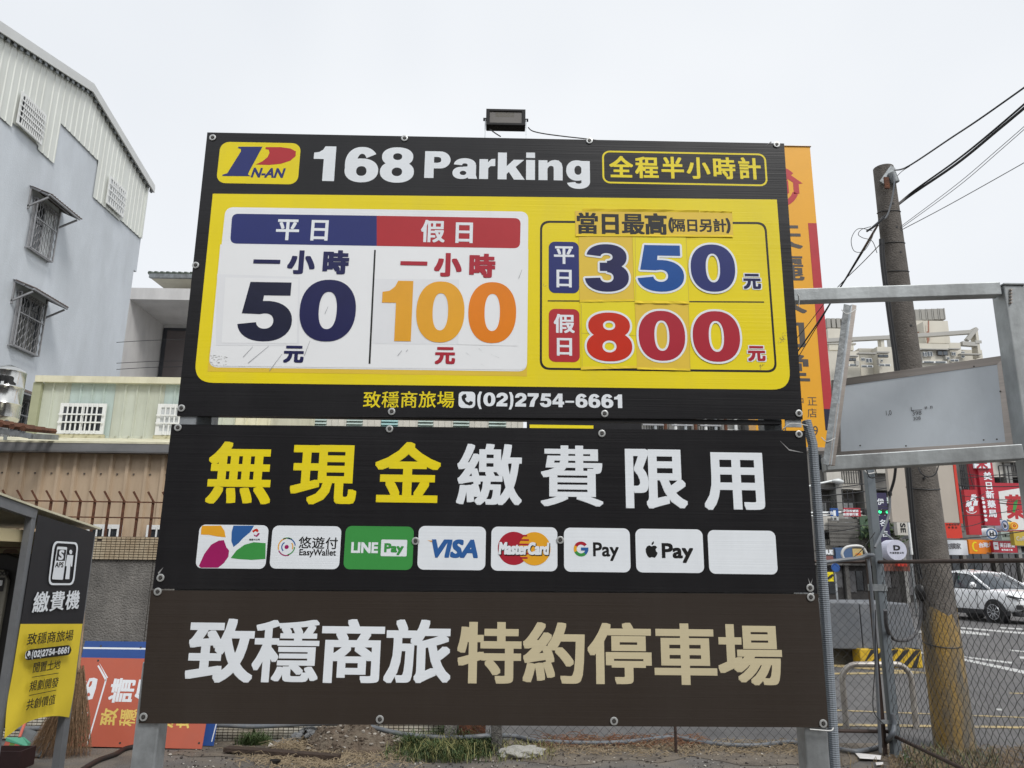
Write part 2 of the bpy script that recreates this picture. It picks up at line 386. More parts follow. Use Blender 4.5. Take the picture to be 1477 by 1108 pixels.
for px_ in (275, 1150):                               # steel stubs showing in the gap
    p = at_y(px_, 606, SY); mb = MB(); mb.box(p.x-.05, p.x+.02, SY+.008, SY+.014, p.z-.03, p.z+.03); mb.build('bracket', galv, sign)
# --- washers with bolts
WS = [(307, 199), (583.5, 200), (850, 203.5), (1120, 207.5+1.5), (282.5, 383), (262, 589), (565, 594), (872, 597), (1152, 596.5),
      (257, 617), (562, 619), (868, 625.5), (1152, 626.5), (599.5, 780.5), (808, 779), (232, 833.5), (1168, 848),
      (228, 853.5), (1169, 861.5), (207.5, 1034), (548, 1037.5), (885.5, 1040), (1187, 1043.5)]
wm = None
for (x, y) in WS:
    p = at_y(x, y, SY)
    if wm is None:
        mb = MB(); R1, R2, D = .0155, .0065, .0035
        n = 20; vs = []
        for r_, dy in ((R1, 0), (R1, -D*.7), (R1*.82, -D), (R2*1.25, -D*.8)):
            vs += [Vector((r_*math.cos(2*math.pi*k/n), dy-.0022, r_*math.sin(2*math.pi*k/n))) for k in range(n)]
        fs = [(j*n+k, j*n+(k+1) % n, (j+1)*n+(k+1) % n, (j+1)*n+k) for j in range(3) for k in range(n)]
        mb.add([v+sign.location for v in vs], fs); wm = mb.build('washer', washer_m, sign, smooth=True)
        mb = MB(); o_ = sign.location
        mb.cyl(o_+Vector((0, -.002, 0)), o_+Vector((0, -.0085, 0)), R2*1.1, R2*.95, 6)
        bo = mb.build('bolt', bolt_m, wm)
        W0 = wm
        wm.location = p-sign.location
    else:
        a = W0.copy(); COL.objects.link(a); a.location = p-sign.location
        b_ = bo.copy(); COL.objects.link(b_); b_.parent = a; b_.rotation_euler.y = random.random()
# --- top board print
rr_px(SP, 315, 205.5, 432, 265, 13, 'logo_plate', yel, B1)
# P emblem: blue slanted stem and red bowl
def poly_px(pl, pts, name, material, parent, layer=2, holes=()):
    return shape(pl, [[pl.px(*p) for p in pts]]+[[pl.px(*p) for p in h] for h in holes], name, material, parent, layer)
Z5 = lambda l: [(290+a/2.954, 140+b/2.954) for a, b in l]
poly_px(SP, Z5([(160, 212), (262, 212), (205, 318), (200, 330), (212, 338), (90, 337), (92, 331), (112, 325), (170, 232), (170, 222), (156, 218)]), 'emblem', tagblue, B1)
poly_px(SP, Z5([(276, 214), (340, 214), (382, 220), (404, 232), (403, 252), (380, 272), (340, 285), (290, 290), (233, 288), (262, 274), (284, 256), (292, 238), (288, 225), (274, 222)]), 'emblem', redp, B1)
latin(SP, 'N-AN', (363, 243, 411, 256), .045, tagblue, B1, 2, shear=.25)
figs(SP, '1', (452, 211, 483.5, 261), pale, B1, 1); figs(SP, '6', (497.5, 212, 546, 263), pale, B1, 1); figs(SP, '8', (548.5, 212.5, 597.5, 263.5), pale, B1, 1)
figs(SP, 'Parking', (612.5, 219.5, 851, 270.5), pale, B1, 1, gap=4)
rr_px(SP, 869, 219.5, 1106, 266.5, 11, 'outline', yel, B1, 1, line=2.6)
cjk(SP, '全程半小時計', (896, 242), (1081, 244), 33, 33, .034, yel, B1)
# yellow area: top corners square, bottom corners rounded
q = [SP.px(*p) for p in ((307, 279.5), (1120.5, 288), (1141, 562.5), (279.5, 552))]
def rquad(q, r, which):
    out = []
    for i in range(4):
        c = Vector(q[i]); a = (Vector(q[i-1])-c).normalized(); b = (Vector(q[(i+1) % 4])-c).normalized()
        if not which[i]: out.append(tuple(c)); continue
        for k in range(9):
            t = k/8; p0 = c+a*r; p1 = c+b*r
            out.append(tuple(p0*(1-t)**2+c*2*t*(1-t)*.85+p1*t*t + c*2*t*(1-t)*.15))
    return out
shape(SP, [rquad(q, .085, (0, 0, 1, 1))], 'yellow_area', yel, B1, 1)
q = [SP.px(*p) for p in ((325.5, 299), (762, 305.5), (760, 536), (301, 530))]
shape(SP, [rquad([SP.px(*p) for p in ((303, 500), (760.5, 508), (760, 543), (299.5, 536))], .004, (0,)*4)], 'sticker', yel2, B1, 2)
shape(SP, [rquad(q, .04, (1, 1, 1, 1))], 'white_panel', wht, B1, 3)
a = SP.px(334, 330)[0]; h0 = box_uv(SP, 334, 311, 543.5, 352.5); h1 = box_uv(SP, 543.5, 313, 751, 356.5)
hq = [SP.px(*p) for p in ((335, 308.5), (543.5, 311.5), (543.5, 355), (332, 351.5))]
shape(SP, [rquad(hq, .03, (1, 0, 0, 1))], 'header_band', tagblue, B1, 4)
hq = [SP.px(*p) for p in ((543.5, 311.5), (751, 315), (750, 358.5), (543.5, 355))]
shape(SP, [rquad(hq, .03, (0, 1, 1, 0))], 'header_band', redp, B1, 4)
cjk(SP, '平日', (415, 331.5), (461, 332.5), 34, 34, .03, pale, B1, 5)
cjk(SP, '假日', (624.5, 334.5), (669.5, 336), 34, 34, .03, pale, B1, 5)
# white vinyl sheet over the lower part of the panel
sh = [SP.px(*p) for p in ((318, 353), (762, 360), (760, 534), (302, 528))]
shape(SP, [rquad(sh, .035, (0, 0, 1, 1))], 'sheet', wht2, B1, 5)
def sticker(pts, material, layer): return poly_px(SP, pts, 'sticker', material, B1, layer)
Z7 = lambda l: [(260+a/2.84, 340+b/2.84) for a, b in l]
cjk(SP, '一小時', (385, 379), (484, 379.5), 38, 36, .062, navy, B1, 8)
cjk(SP, '一小時', (597, 381.5), (695, 384.5), 38, 36, .062, redc, B1, 8)
sticker(Z7([(152, 158), (491, 170), (487, 452), (147, 450)]), wht3, 6); sticker(Z7([(186, 172), (484, 178), (478, 442), (170, 440)]), wht2, 7)
sticker(Z7([(792, 178), (1142, 180), (1139, 447), (788, 443)]), wht3, 6); sticker(Z7([(1142, 178), (1385, 180), (1383, 453), (1139, 447)]), wht2, 7)
figs(SP, '5', (344.5, 407, 422.5, 492.5), navyb, B1, 9); figs(SP, '0', (432.5, 403.5, 513.5, 492.5), navy, B1, 9)
figs(SP, '1', (550.5, 405, 594.5, 492), orn, B1, 9); figs(SP, '0', (600.5, 406, 670, 494), orn, B1, 9); figs(SP, '0', (675.5, 407, 744.5, 495), orn2, B1, 9)
poly_px(SP, [(539.8, 361), (542.2, 361), (534.4, 525), (531.8, 525)], 'divider', blkink, B1, 7)
cjk(SP, '元', (424, 511), (424, 511), 29, 28, .055, navy, B1, 8); cjk(SP, '元', (642, 513), (642, 513), 29, 28, .055, redc, B1, 8)
scr = mat('scratch line', (.38, .39, .41), .6)
for a, b in (((258, 497), (298, 456)), ((278, 522), (364, 453)), ((366, 552), (418, 486)), ((508, 492), (532, 432)), ((592, 320), (606, 292)), ((890, 492), (908, 472)), ((1170, 480), (1188, 495)), ((1222, 462), (1238, 478)), ((1230, 526), (1242, 534)), ((1270, 486), (1306, 502)), ((1385, 176), (1400, 140)), ((925, 475), (933, 468))):
    (ax, ay), (bx, by) = Z7([a, b]); poly_px(SP, [(ax, ay), (ax+.9, ay+.3), (bx+.3, by), (bx, by-.4)], 'scratch', scr, B1, 10)
# right-hand price box
o4 = [(779, 318.5), (1105, 320.5), (1121, 537.5), (778.5, 533.5)]; i4 = [(782, 321.5), (1102.3, 323.5), (1117.8, 534.3), (781.6, 530.5)]
shape(SP, [rquad([SP.px(*p) for p in o4], .045, (1,)*4), rquad([SP.px(*p) for p in i4], .038, (1,)*4)], 'outline', blkink, B1, 2)
poly_px(SP, [(790, 433.3), (1102, 435), (1102, 436.8), (790, 435)], 'divider', blkink, B1, 2)
Z8 = lambda l: [(740+a/3.357, 290+b/3.357) for a, b in l]
sticker(Z8([(300, 48), (1060, 56), (1066, 172), (302, 168)]), yel2, 4)
cjk(SP, '當日最高', (847, 323), (946, 324.5), 33, 33, .045, blkink, B1, 5)
cjk(SP, '隔日另計', (978.5, 325.5), (1038, 326), 19.5, 20, .035, blkink, B1, 5)
latin(SP, '(', (965, 315, 969.5, 335), .05, blkink, B1, 5); latin(SP, ')', (1048, 316, 1052.5, 336), .05, blkink, B1, 5)
rr_px(SP, 791.5, 348.7, 835, 422.7, 9, 'day_tag', tagblue, B1, 3); rr_px(SP, 791.5, 445.5, 836, 522, 9, 'day_tag', redp, B1, 3)
cjk(SP, '平日', (813.5, 368), (813.5, 402), 30, 29, .03, pale, B1, 4); cjk(SP, '假日', (813.8, 467.5), (814, 500.5), 30, 29, .03, pale, B1, 4)
sticker(Z8([(318, 174), (577, 172), (586, 483), (322, 488)]), yel2, 4); sticker(Z8([(578, 174), (838, 168), (853, 494), (588, 492)]), yel3, 5)
sticker(Z8([(325, 492), (588, 488), (600, 806), (328, 815)]), yel3, 4); sticker(Z8([(590, 500), (848, 498), (858, 820), (600, 812)]), yel2, 5)
ow = .0095
figs(SP, '3', (843.5, 352.5, 906.5, 421), navy, B1, 7, ow, pale); figs(SP, '5', (919, 354, 986, 421), azure, B1, 7, ow, pale); figs(SP, '0', (996, 353, 1060, 421), tagblue, B1, 7, ow, pale)
figs(SP, '8', (846, 451, 911.5, 521.5), redo, B1, 7, ow, pale); figs(SP, '0', (921, 448.5, 988, 520.5), redc, B1, 7, ow, pale); figs(SP, '0', (999, 449, 1067, 522), redc, B1, 7, ow, pale)
cjk(SP, '元', (1084.5, 406), (1084.5, 406), 27, 27, .12, pale, B1, 4); cjk(SP, '元', (1084.5, 406), (1084.5, 406), 25, 25, .055, navy, B1, 6)
cjk(SP, '元', (1091, 510), (1091, 510), 27, 27, .12, pale, B1, 4); cjk(SP, '元', (1091, 510), (1091, 510), 25, 25, .055, redc, B1, 6)
cjk(SP, '致穩商旅場', (536.5, 577), (643, 577), 25, 25, .012, yel, B1, 1)
rr_px(SP, 661.5, 565, 685.5, 588.5, 6, 'phone_icon', pale, B1, 1)
def handset(pl, cx, cy, s, material, parent, layer):
    c = pl.px(cx, cy); k = pl.ext(cx, cy, s, s)[0]
    pts = [(-.30, .42), (-.10, .48), (-.02, .22), (-.16, .10), (-.05, -.12), (.14, -.22), (.26, -.08), (.48, -.16), (.42, -.38), (.22, -.46), (-.10, -.34), (-.36, -.04), (-.44, .24)]
    pts = [(c[0]+a*k*.8, c[1]+b*k*.8) for a, b in pts]
    return shape(pl, [pts], 'handset', material, parent, layer)
handset(SP, 673.5, 576.8, 23, blkink, B1, 2)
figs(SP, '(02)2754-6661', (688.5, 566.5, 897.5, 591.5), pale, B1, 1, gap=6)
# lifted sticker edges, throwing thin real shadows
def lifted(pts, material, lift, layer=4):
    (a, b, c, d) = [SP.px(*p) for p in Z8(pts)]          # a, b stay down; c, d stand off the board
    mb = MB(); q = [SP.p3(*a, layer), SP.p3(*b, layer)]; n = 10; r = random.Random(len(pts)+int(pts[0][0]))
    lo = [SP.p3(a[0]+(b[0]-a[0])*i/n, a[1]+(b[1]-a[1])*i/n, layer) for i in range(n+1)]
    edge_m = mat('matt sticker edge', (.78, .58, .05), .75, spec=.1)
    hi = [SP.p3(d[0]+(c[0]-d[0])*i/n, d[1]+(c[1]-d[1])*i/n, layer)+SP.N*lift*.6*r.uniform(.1, 1.1) for i in range(n+1)]
    mb.add(lo+hi, [(i, i+1, i+n+2, i+n+1) for i in range(n)]); mb.build('sticker_edge', edge_m, B1, fix=False)
lifted([(338, 52), (900, 56), (900, 46), (338, 38)], yel2, .007); lifted([(905, 56), (1058, 60), (1060, 53), (905, 49)], yel2, .006)
lifted([(306, 160), (1062, 166), (1066, 176), (302, 172)], yel2, .006, 5); lifted([(588, 484), (850, 486), (853, 499), (588, 497)], yel3, .008, 6)
lifted([(322, 480), (584, 476), (586, 487), (322, 491)], yel2, .004, 5); lifted([(328, 803), (598, 798), (600, 810), (328, 818)], yel3, .006, 5); lifted([(600, 806), (856, 812), (858, 823), (600, 816)], yel2, .005, 6)
crease_shade = mat('crease in sticker', (.55, .42, .06), .5)  # flat darker strips: the shade of sticker creases and edges put into the colour
for a, b in (((330, 640), (598, 652)), ((330, 500), (334, 812)), ((848, 500), (856, 818)), ((590, 176), (594, 490)), ((836, 170), (850, 492))):
    (ax, ay), (bx, by) = Z8([a, b]); dx_, dy_ = (0, .45) if abs(ay-by) < abs(ax-bx) else (.45, 0)
    poly_px(SP, [(ax, ay), (ax+dx_, ay+dy_), (bx+dx_, by+dy_), (bx, by)], 'crease_shade', crease_shade, B1, 6)
smm = mat('dirty smudge', (.50, .40, .06), .6, 0, .3, 40); rs = random.Random(4)
for cx_, cy_, n_, sx_, sy_ in ((1300, 665, 26, 16, 26), (1195, 800, 12, 14, 8), (1215, 765, 10, 16, 9), (150, 410, 4, 8, 10)):
    for k in range(n_):
        x = rs.gauss(cx_, sx_*.6); y = rs.gauss(cy_, sy_*.6); a = rs.uniform(.5, 1.3); l_ = rs.uniform(3, 9)
        pts = [(x, y), (x+l_*math.cos(a), y-l_*math.sin(a)), (x+l_*math.cos(a)+2, y-l_*math.sin(a)+2.5), (x+2.5, y+2)]
        poly_px(SP, Z8(pts), 'smudge', smm, B1, 2)
rs = random.Random(8)
for k in range(34):                                   # rubbed grey specks at the lower left of the white panel
    x, y = rs.uniform(120, 188), rs.uniform(490, 534); l_ = rs.uniform(3, 9); poly_px(SP, Z7([(x, y), (x+l_, y-.5), (x+l_, y+1.6), (x, y+1.8)]), 'speck', mat('grey speck', (.60, .60, .58), .6), B1, 7)
# --- middle board
cjk(SP, '無現金', (346, 684), (588, 685), 93, 94, .034, yel, B2); cjk(SP, '繳費限用', (706, 686.5), (1062, 693), 93, 94, .034, pale, B2)
CX = [(285, 757, 385.5, 820), (391, 758.5, 491, 820.5), (497, 759, 596, 821.5), (603, 759, 700.5, 822), (708.5, 760, 804, 823.5), (813.5, 761.5, 909, 825), (917, 763, 1014.5, 826), (1021.8, 765, 1120, 828)]
for i, c in enumerate(CX): rr_px(SP, *c, 9, 'payment_card', green if i == 2 else pale, B2, 1)
Z1 = lambda l: [(230+a/3.014, 600+b/3.014) for a, b in l]
Z2 = lambda l: [(700+a/2.954, 600+b/2.954) for a, b in l]
mag = mat('magenta print', (.36, .012, .12), .35); bluep = mat('blue print', (.03, .12, .36), .35); blk2 = blkink
poly_px(SP, Z1([(186, 478), (268, 477), (283, 500), (288, 528), (250, 524), (215, 517), (180, 516), (182, 490)]), 'petal', orn, B2)
poly_px(SP, Z1([(322, 477), (412, 477), (395, 505), (365, 530), (345, 552), (322, 570), (313, 545), (314, 505)]), 'petal', bluep, B2)
poly_px(SP, Z1([(172, 652), (195, 600), (225, 560), (258, 542), (280, 540), (292, 572), (303, 585), (300, 612), (280, 640), (255, 660), (180, 660)]), 'petal', mag, B2)
poly_px(SP, Z1([(310, 618), (335, 585), (370, 560), (410, 549), (462, 553), (461, 622), (400, 626), (340, 622)]), 'petal', green, B2)
cjk(SP, '悠遊卡公司', (361, 778.5), (373.5, 778.5), 3.2, 3.2, .02, blkink, B2, 2)
poly_px(SP, Z1([(403, 500), (415, 492), (425, 490), (432, 500), (426, 506), (418, 500), (408, 508)]), 'emblem', redo, B2); poly_px(SP, Z1([(410, 514), (420, 520), (430, 508), (437, 512), (424, 526), (412, 522)]), 'emblem', mag, B2)
cc = SP.px(412.5, 789); kk = SP.ext(412, 789, 1, 1)[0]
for a0, a1, mm, rr_ in ((100, 200, orn, 13), (10, 90, bluep, 13), (60, 120, green, 13.5), (-80, 0, green, 12), (205, 290, mag, 13), (-20, 40, orn, 9.5), (120, 230, bluep, 8)):
    shape(SP, [arc(cc[0]+1.2*kk, cc[1]+0*kk, rr_*kk, rr_*kk, (rr_-1.6)*kk, (rr_-1.6)*kk, a0, a1, 2)], 'swirl', mm, B2, 2)
shape(SP, [ell(cc[0]+kk, cc[1], 3*kk, 3*kk, 20)], 'swirl', mag, B2, 2)
cjk(SP, '悠遊付', (440, 783), (478.5, 784), 18, 18, .014, blk2, B2, 2); latin(SP, 'EasyWallet', (432, 792.5, 484.5, 804), .02, blk2, B2, 2)
latin(SP, 'LINE', (507.5, 783, 544.5, 797), .06, pale, B2, 2); rr_px(SP, 549.5, 778.5, 587, 802.5, 1.6, 'plate', pale, B2, 2); latin(SP, 'Pay', (555, 784.5, 581.5, 800), .05, green, B2, 3)
latin(SP, 'VISA', (624, 779.5, 688, 803.5), .06, bluep, B2, 2, shear=.2); poly_px(SP, Z1([(1165, 541), (1197, 543), (1205, 566), (1185, 549)]), 'wing', orn, B2, 3)
c1 = SP.px(741, 791); c2 = SP.px(771, 791.5); k = SP.ext(756, 791, 1, 1)[0]
shape(SP, [ell(c1[0], c1[1], 23*k, 23.5*k, 48)], 'disc', redc, B2, 2); shape(SP, [ell(c2[0], c2[1], 23*k, 23.5*k, 48)], 'disc', orn, B2, 3)
for j in range(6):
    yv = c1[1]+(17-j*6.3)*k; xx = (c1[0]+c2[0])/2; hw = 17*k*max(.25, (1-((17-j*6.3)/18)**2))**.5*.5
    shape(SP, [[(xx-hw, yv), (xx+hw, yv), (xx+hw, yv+2.4*k), (xx-hw, yv+2.4*k)]], 'stripe', redc, B2, 4)
latin(SP, 'MasterCard', (721, 784, 792.5, 800.5), .07, blk2, B2, 5, shear=.12); latin(SP, 'MasterCard', (720, 783, 791.5, 799.5), .055, pale, B2, 7, shear=.12)
g = SP.px(838, 792); R = 10.6*k
for a0, a1, mm in ((38, 150, redc), (150, 205, orn), (205, 312, green), (312, 362, bluep)):
    shape(SP, [arc(g[0], g[1], R, R, R*.58, R*.58, a0, a1, 2)], 'ring', mm, B2, 2)
shape(SP, [[(g[0], g[1]-R*.2), (g[0]+R, g[1]-R*.2), (g[0]+R, g[1]+R*.2), (g[0], g[1]+R*.2)]], 'ring', bluep, B2, 3)
latin(SP, 'Pay', (856, 783, 892, 808.5), .022, blk2, B2, 2)
ap = SP.px(940, 795); R = 9.2*k
shape(SP, [[(ap[0]+R*a, ap[1]+R*b) for a, b in ((0, .72), (-.35, .88), (-.72, .72), (-.95, .3), (-.92, -.2), (-.7, -.75), (-.42, -1.02), (-.18, -.98), (0, -.9), (.2, -.98), (.46, -1.02), (.75, -.68), (.93, -.28), (.68, -.02), (.62, .3), (.88, .6), (.62, .84), (.3, .84))]], 'fruit_mark', blk2, B2, 2)
shape(SP, [[(ap[0]+R*a, ap[1]+R*b) for a, b in ((0, .92), (.05, 1.28), (.38, 1.55), (.38, 1.2), (.18, .98))]], 'fruit_mark', blk2, B2, 2)
latin(SP, 'Pay', (955.5, 784.5, 999, 811), .035, blk2, B2, 2)
# --- bottom board
cjk(SP, '致穩商旅', (318, 940.5), (603, 942), 95, 97, .034, pale, B3); cjk(SP, '特約停車場', (706, 943.5), (1082, 946), 92, 93, .034, crm, B3)
# scuffs at the washers
for pts in ([(1124, 635), (1138, 648), (1160, 653.5), (1138, 650)], [(228, 826), (236, 818), (229, 829)], [(1165, 833), (1169, 842), (1172, 834), (1169, 848)], [(1112, 204), (1106, 209), (1113, 206)]):
    poly_px(SP, pts, 'scratch', mat('grey scuff', (.3, .3, .3), .6), B1 if pts[0][1] < 600 else B2, 3)

# ================================================================== FLOODLIGHT ON TOP
fl = at_y(729.5, 173, SY+.05); fs_ = .195
blkflood = mat('matt black casting', (.008, .008, .009), .55, 0, .1, 20, spec=.25)
flood = thing('floodlight', fl, 'black LED floodlight on brackets above the parking sign', 'floodlight')
T = Matrix.Translation(fl) @ Matrix.Rotation(math.radians(-6), 4, 'X')
hw, hh = .094, .045
mb = MB(); mb.box(-hw, hw, -.012, .03, -hh, hh, T); mb.build('housing', blkflood, flood, bevel=.004)
mb = MB()
for a, b, c, d in ((-hw, hw, hh-.011, hh), (-hw, hw, -hh, -hh+.011), (-hw, -hw+.016, -hh+.011, hh-.011), (hw-.016, hw, -hh+.011, hh-.011)): mb.box(a, b, -.022, -.0125, c, d, T)
mb.build('bezel', blkflood, flood)
mb = MB(); mb.box(-hw+.017, hw-.017, -.0165, -.0128, -hh+.0115, hh-.0115, T); mb.build('lens', mat('frosted grey lens', (.15, .14, .13), .25, 0, .1, 8), flood)
for j in range(3):
    mb = MB()
    for i in range(14): mb.box(-.048+i*.0065, -.045+i*.0065, -.0172, -.0168, .022-j*.009, .027-j*.009, T)
    mb.build('led_row', mat('led chip', (.09, .08, .04), .4), flood)
for i in range(15):
    mb = MB(); mb.box(-hw+.006+i*.0125, -hw+.0085+i*.0125, -.004, .03, hh, hh+.012, T); mb.build('cooling_fin', blkflood, flood)
for s in (-1, 1):
    mb = MB(); mb.beam(fl+Vector((s*(hw+.004), 0, .0)), Vector((fl.x+s*(hw+.004), SY+.03, zt-.06)), .004, .014); mb.build('bracket', galv, flood)
    mb = MB(); mb.cyl(fl+Vector((s*hw, 0, 0)), fl+Vector((s*(hw+.014), 0, 0)), .008, n=10); mb.build('knob', darkst, flood)
def cable(pts, r, label, material=None, name='cable', cat='cable', group=None, n=6, smooth_pts=8):
    P_ = [Vector(p) for p in pts]; out = []
    for i in range(len(P_)-1):
        p0, p1, p2, p3 = P_[max(i-1, 0)], P_[i], P_[i+1], P_[min(i+2, len(P_)-1)]
        for k in range(smooth_pts):
            t = k/smooth_pts
            out.append(.5*((2*p1)+(p2-p0)*t+(2*p0-5*p1+4*p2-p3)*t*t+(3*p1-p0-3*p2+p3)*t**3))
    out.append(P_[-1]); mb = MB(); mb.tube(out, r, n)
    o = mb.build(name, material or wireblk, smooth=True); tag(o, label, cat, group); return o
c_ = cable([at_y(762, 184, SY+.05), at_y(768, 189, SY+.04), at_y(785, 193, SY+.03), at_y(815, 197, SY+.02), at_y(850, 201, SY+.02), at_y(880, 206, SY+.02)], .0028, 'thin black cable running from the floodlight along the sign top')
cable([at_y(706, 186, SY+.04), at_y(714, 192, SY+.03), at_y(722, 197, SY+.02)], .003, 'short black lead under the floodlight housing')
# flexible conduit hugging the right post
mb = MB(); pts = [at_y(1163, 607, SY+.06), at_y(1172, 640, SY+.05), at_y(1181, 760, SY+.05), at_y(1190, 880, SY+.05), at_y(1198, 1000, SY+.05), at_y(1207, 1150, SY+.05)]
out = []
for i in range(len(pts)-1):
    nseg = int((pts[i+1]-pts[i]).length/.004)
    for k in range(nseg):
        out.append(pts[i].lerp(pts[i+1], k/nseg))
mb.tube(out, [.0208 if (k//1) % 2 else .0192 for k in range(len(out))], 10)
tag(mb.build('flexible_conduit', mat('grey ribbed conduit', (.20, .225, .255), .45, 0, .08, 20), smooth=False), 'grey ribbed conduit running down the right post of the parking sign', 'conduit')
# ================================================================== GROUND
asph = mat('road asphalt', (.115, .112, .112), .9, 0, .22, 3, bump=.6, bscale=120, dirt=((.17, .165, .16), .7, 1.2, (1, .35, 1)))
lotm = mat('dusty lot asphalt', (.12, .113, .107), .95, 0, .3, 2.5, bump=.8, bscale=70, dirt=((.21, .175, .13), .8, 1.6, (1, 1, 1)))
dirtm = mat('dry dirt', (.125, .105, .085), .97, 0, .4, 6, bump=1, bscale=50, dirt=((.22, .185, .14), .8, 5, (1, 1, 1)))
def sheet(name, pts, material, z, kind='structure'):
    mb = MB(); mb.add([(x, y, z) for x, y in pts], [tuple(range(len(pts)))]); o = mb.build(name, material, fix=False); tag(o, kind=kind); return o
g_ = MB(); N_ = 40
g_.add([(-500+1000*i/N_, -300+1100*j/N_, 0) for j in range(N_+1) for i in range(N_+1)], [(j*(N_+1)+i, j*(N_+1)+i+1, (j+1)*(N_+1)+i+1, (j+1)*(N_+1)+i) for j in range(N_) for i in range(N_)])
tag(g_.build('road', asph, fix=False), kind='structure')
PF = at_z(1293, 1092)                                  # fence corner post foot
FY = PF.y+.15
WY = 7.6                                              # wall face
sheet('lot_pavement', [(-14, -10), (9, -10), (4.6, 6.0), (PF.x+.1, PF.y), (-14, FY)], lotm, .004)
def blob_sheet(name, x0, x1, y0, y1, z, material, seed, n=60, amp=.12):
    rnd = random.Random(seed); pts = []
    for k in range(n): t = k/n; x = x0+(x1-x0)*t; pts.append((x, y0+amp*(math.sin(x*3.1+seed)+.6*math.sin(x*8.3)+rnd.uniform(-.5, .5))))
    for k in range(n): t = k/n; x = x1-(x1-x0)*t; pts.append((x, y1))
    return sheet(name, pts, material, z)
blob_sheet('dirt_strip', at_y(240, 1060, 7).x, PF.x+.4, 6.95, FY+.35, .008, dirtm, 3)

def inst(src, name, loc, rot=(0, 0, 0), scl=(1, 1, 1), parent=None):
    o = bpy.data.objects.new(name, src); COL.objects.link(o); o.location = loc; o.rotation_euler = rot; o.scale = scl; o.parent = parent; return o

# ================================================================== CONCRETE WALL WITH TILE BANDS
conc = mat('stained concrete render', (.20, .19, .175), .92, 0, .3, 3, bump=.8, bscale=60, dirt=((.055, .052, .05), .85, 1.7, (1, 1, .35)))
tilem = mat('beige glazed tile', (.50, .43, .31), .35, 0, .18, 30, dirt=((.22, .12, .05), .6, 3, (1, 1, .6)))
tilew = mat('off white glazed tile', (.60, .57, .49), .4, 0, .15, 30, dirt=((.25, .17, .09), .6, 4, (1, 1, .6)))
grout = mat('dark grout', (.07, .055, .045), .9, 0, .2, 10)
XW0, XW1 = at_y(-160, 900, WY).x, at_y(652, 1060, WY).x
zt0, zt1 = at_y(190, 774, WY).z, at_y(190, 807, WY).z
wall = thing('boundary_wall', ((XW0+XW1)/2, WY+.1, 0), 'stained concrete boundary wall with a tile band on top and rusty spikes', 'wall')
xs = [XW0] + [at_y(p, 900, WY).x for p in (-20, 96, 209, 330, 450, 560)] + [XW1]
for a, b in zip(xs, xs[1:]):
    mb = MB(); mb.box(a+.004, b-.004, WY+.02, WY+.16, .30, zt1); mb.build('wall_panel', conc, wall)
mb = MB(); mb.box(XW0, XW1, WY+.03, WY+.15, 0, zt0-.01); mb.build('wall_core', grout, wall)
mb = MB(); mb.box(XW0, XW1, WY+.006, WY+.17, zt1+.001, zt0-.002); mb.box(XW0, XW1, WY+.006, WY+.17, 0, .30); mb.build('grout_bed', grout, wall)
def tiles(x0, x1, z0, z1, y, px_, pz, gap, material, parent, seed):
    rnd = random.Random(seed); mb = MB(); nx = int((x1-x0)/px_); nz_ = max(1, round((z1-z0)/pz))
    for j in range(nz_):
        for i in range(nx):
            if rnd.random() < .004: continue
            a = x0+i*px_; c = z0+j*(z1-z0)/nz_; d = rnd.uniform(0, .0025)
            b = a+px_-gap; e = c+(z1-z0)/nz_-gap*.9; yy = y-.004-d
            mb.add([(a, yy, c), (b, yy, c), (b, yy, e), (a, yy, e), (a, y+.008, c), (b, y+.008, c), (b, y+.008, e), (a, y+.008, e)], [(0, 1, 2, 3), (3, 2, 6, 7), (0, 4, 5, 1), (0, 3, 7, 4), (1, 5, 6, 2)])
    o = mb.build('wall_tiles', material, parent, fix=False); o['kind'] = 'stuff'; return o
tiles(XW0, XW1, zt1, zt0, WY, .046, .0232, .007, tilem, wall, 1)
tiles(XW0, XW1, .01, .30, WY, .046, .0232, .008, tilew, wall, 2)
# spikes
sx = [at_y(p, 740, WY+.08).x for p in (8+21.1*k-42 for k in range(34)) if p < 650]
zs0 = zt0; zs1 = at_y(150, 722, WY+.08).z; zs2 = at_y(150, 711, WY+.08).z
proto_ = None
for x in sx:
    if proto_ is None:
        mb = MB(); mb.beam((x, WY+.08, zs0-.05), (x, WY+.08, zs1), .02, .02, up=(0, 1, 0)); mb.beam((x, WY+.08, zs1-.004), (x-.05, WY+.05, zs2+.015), .018, .018); proto_ = mb.build('spike', rust, wall)
        X0 = x
    else:
        c = proto_.copy(); COL.objects.link(c); c.location.x += (x-X0); c.rotation_euler.y = 0
for py in (724, 746.5):
    z = at_y(150, py, WY+.08).z; mb = MB(); mb.beam((XW0, WY+.065, z), (XW1, WY+.065, z), .014, .012); mb.build('spike_rail', rust, wall)

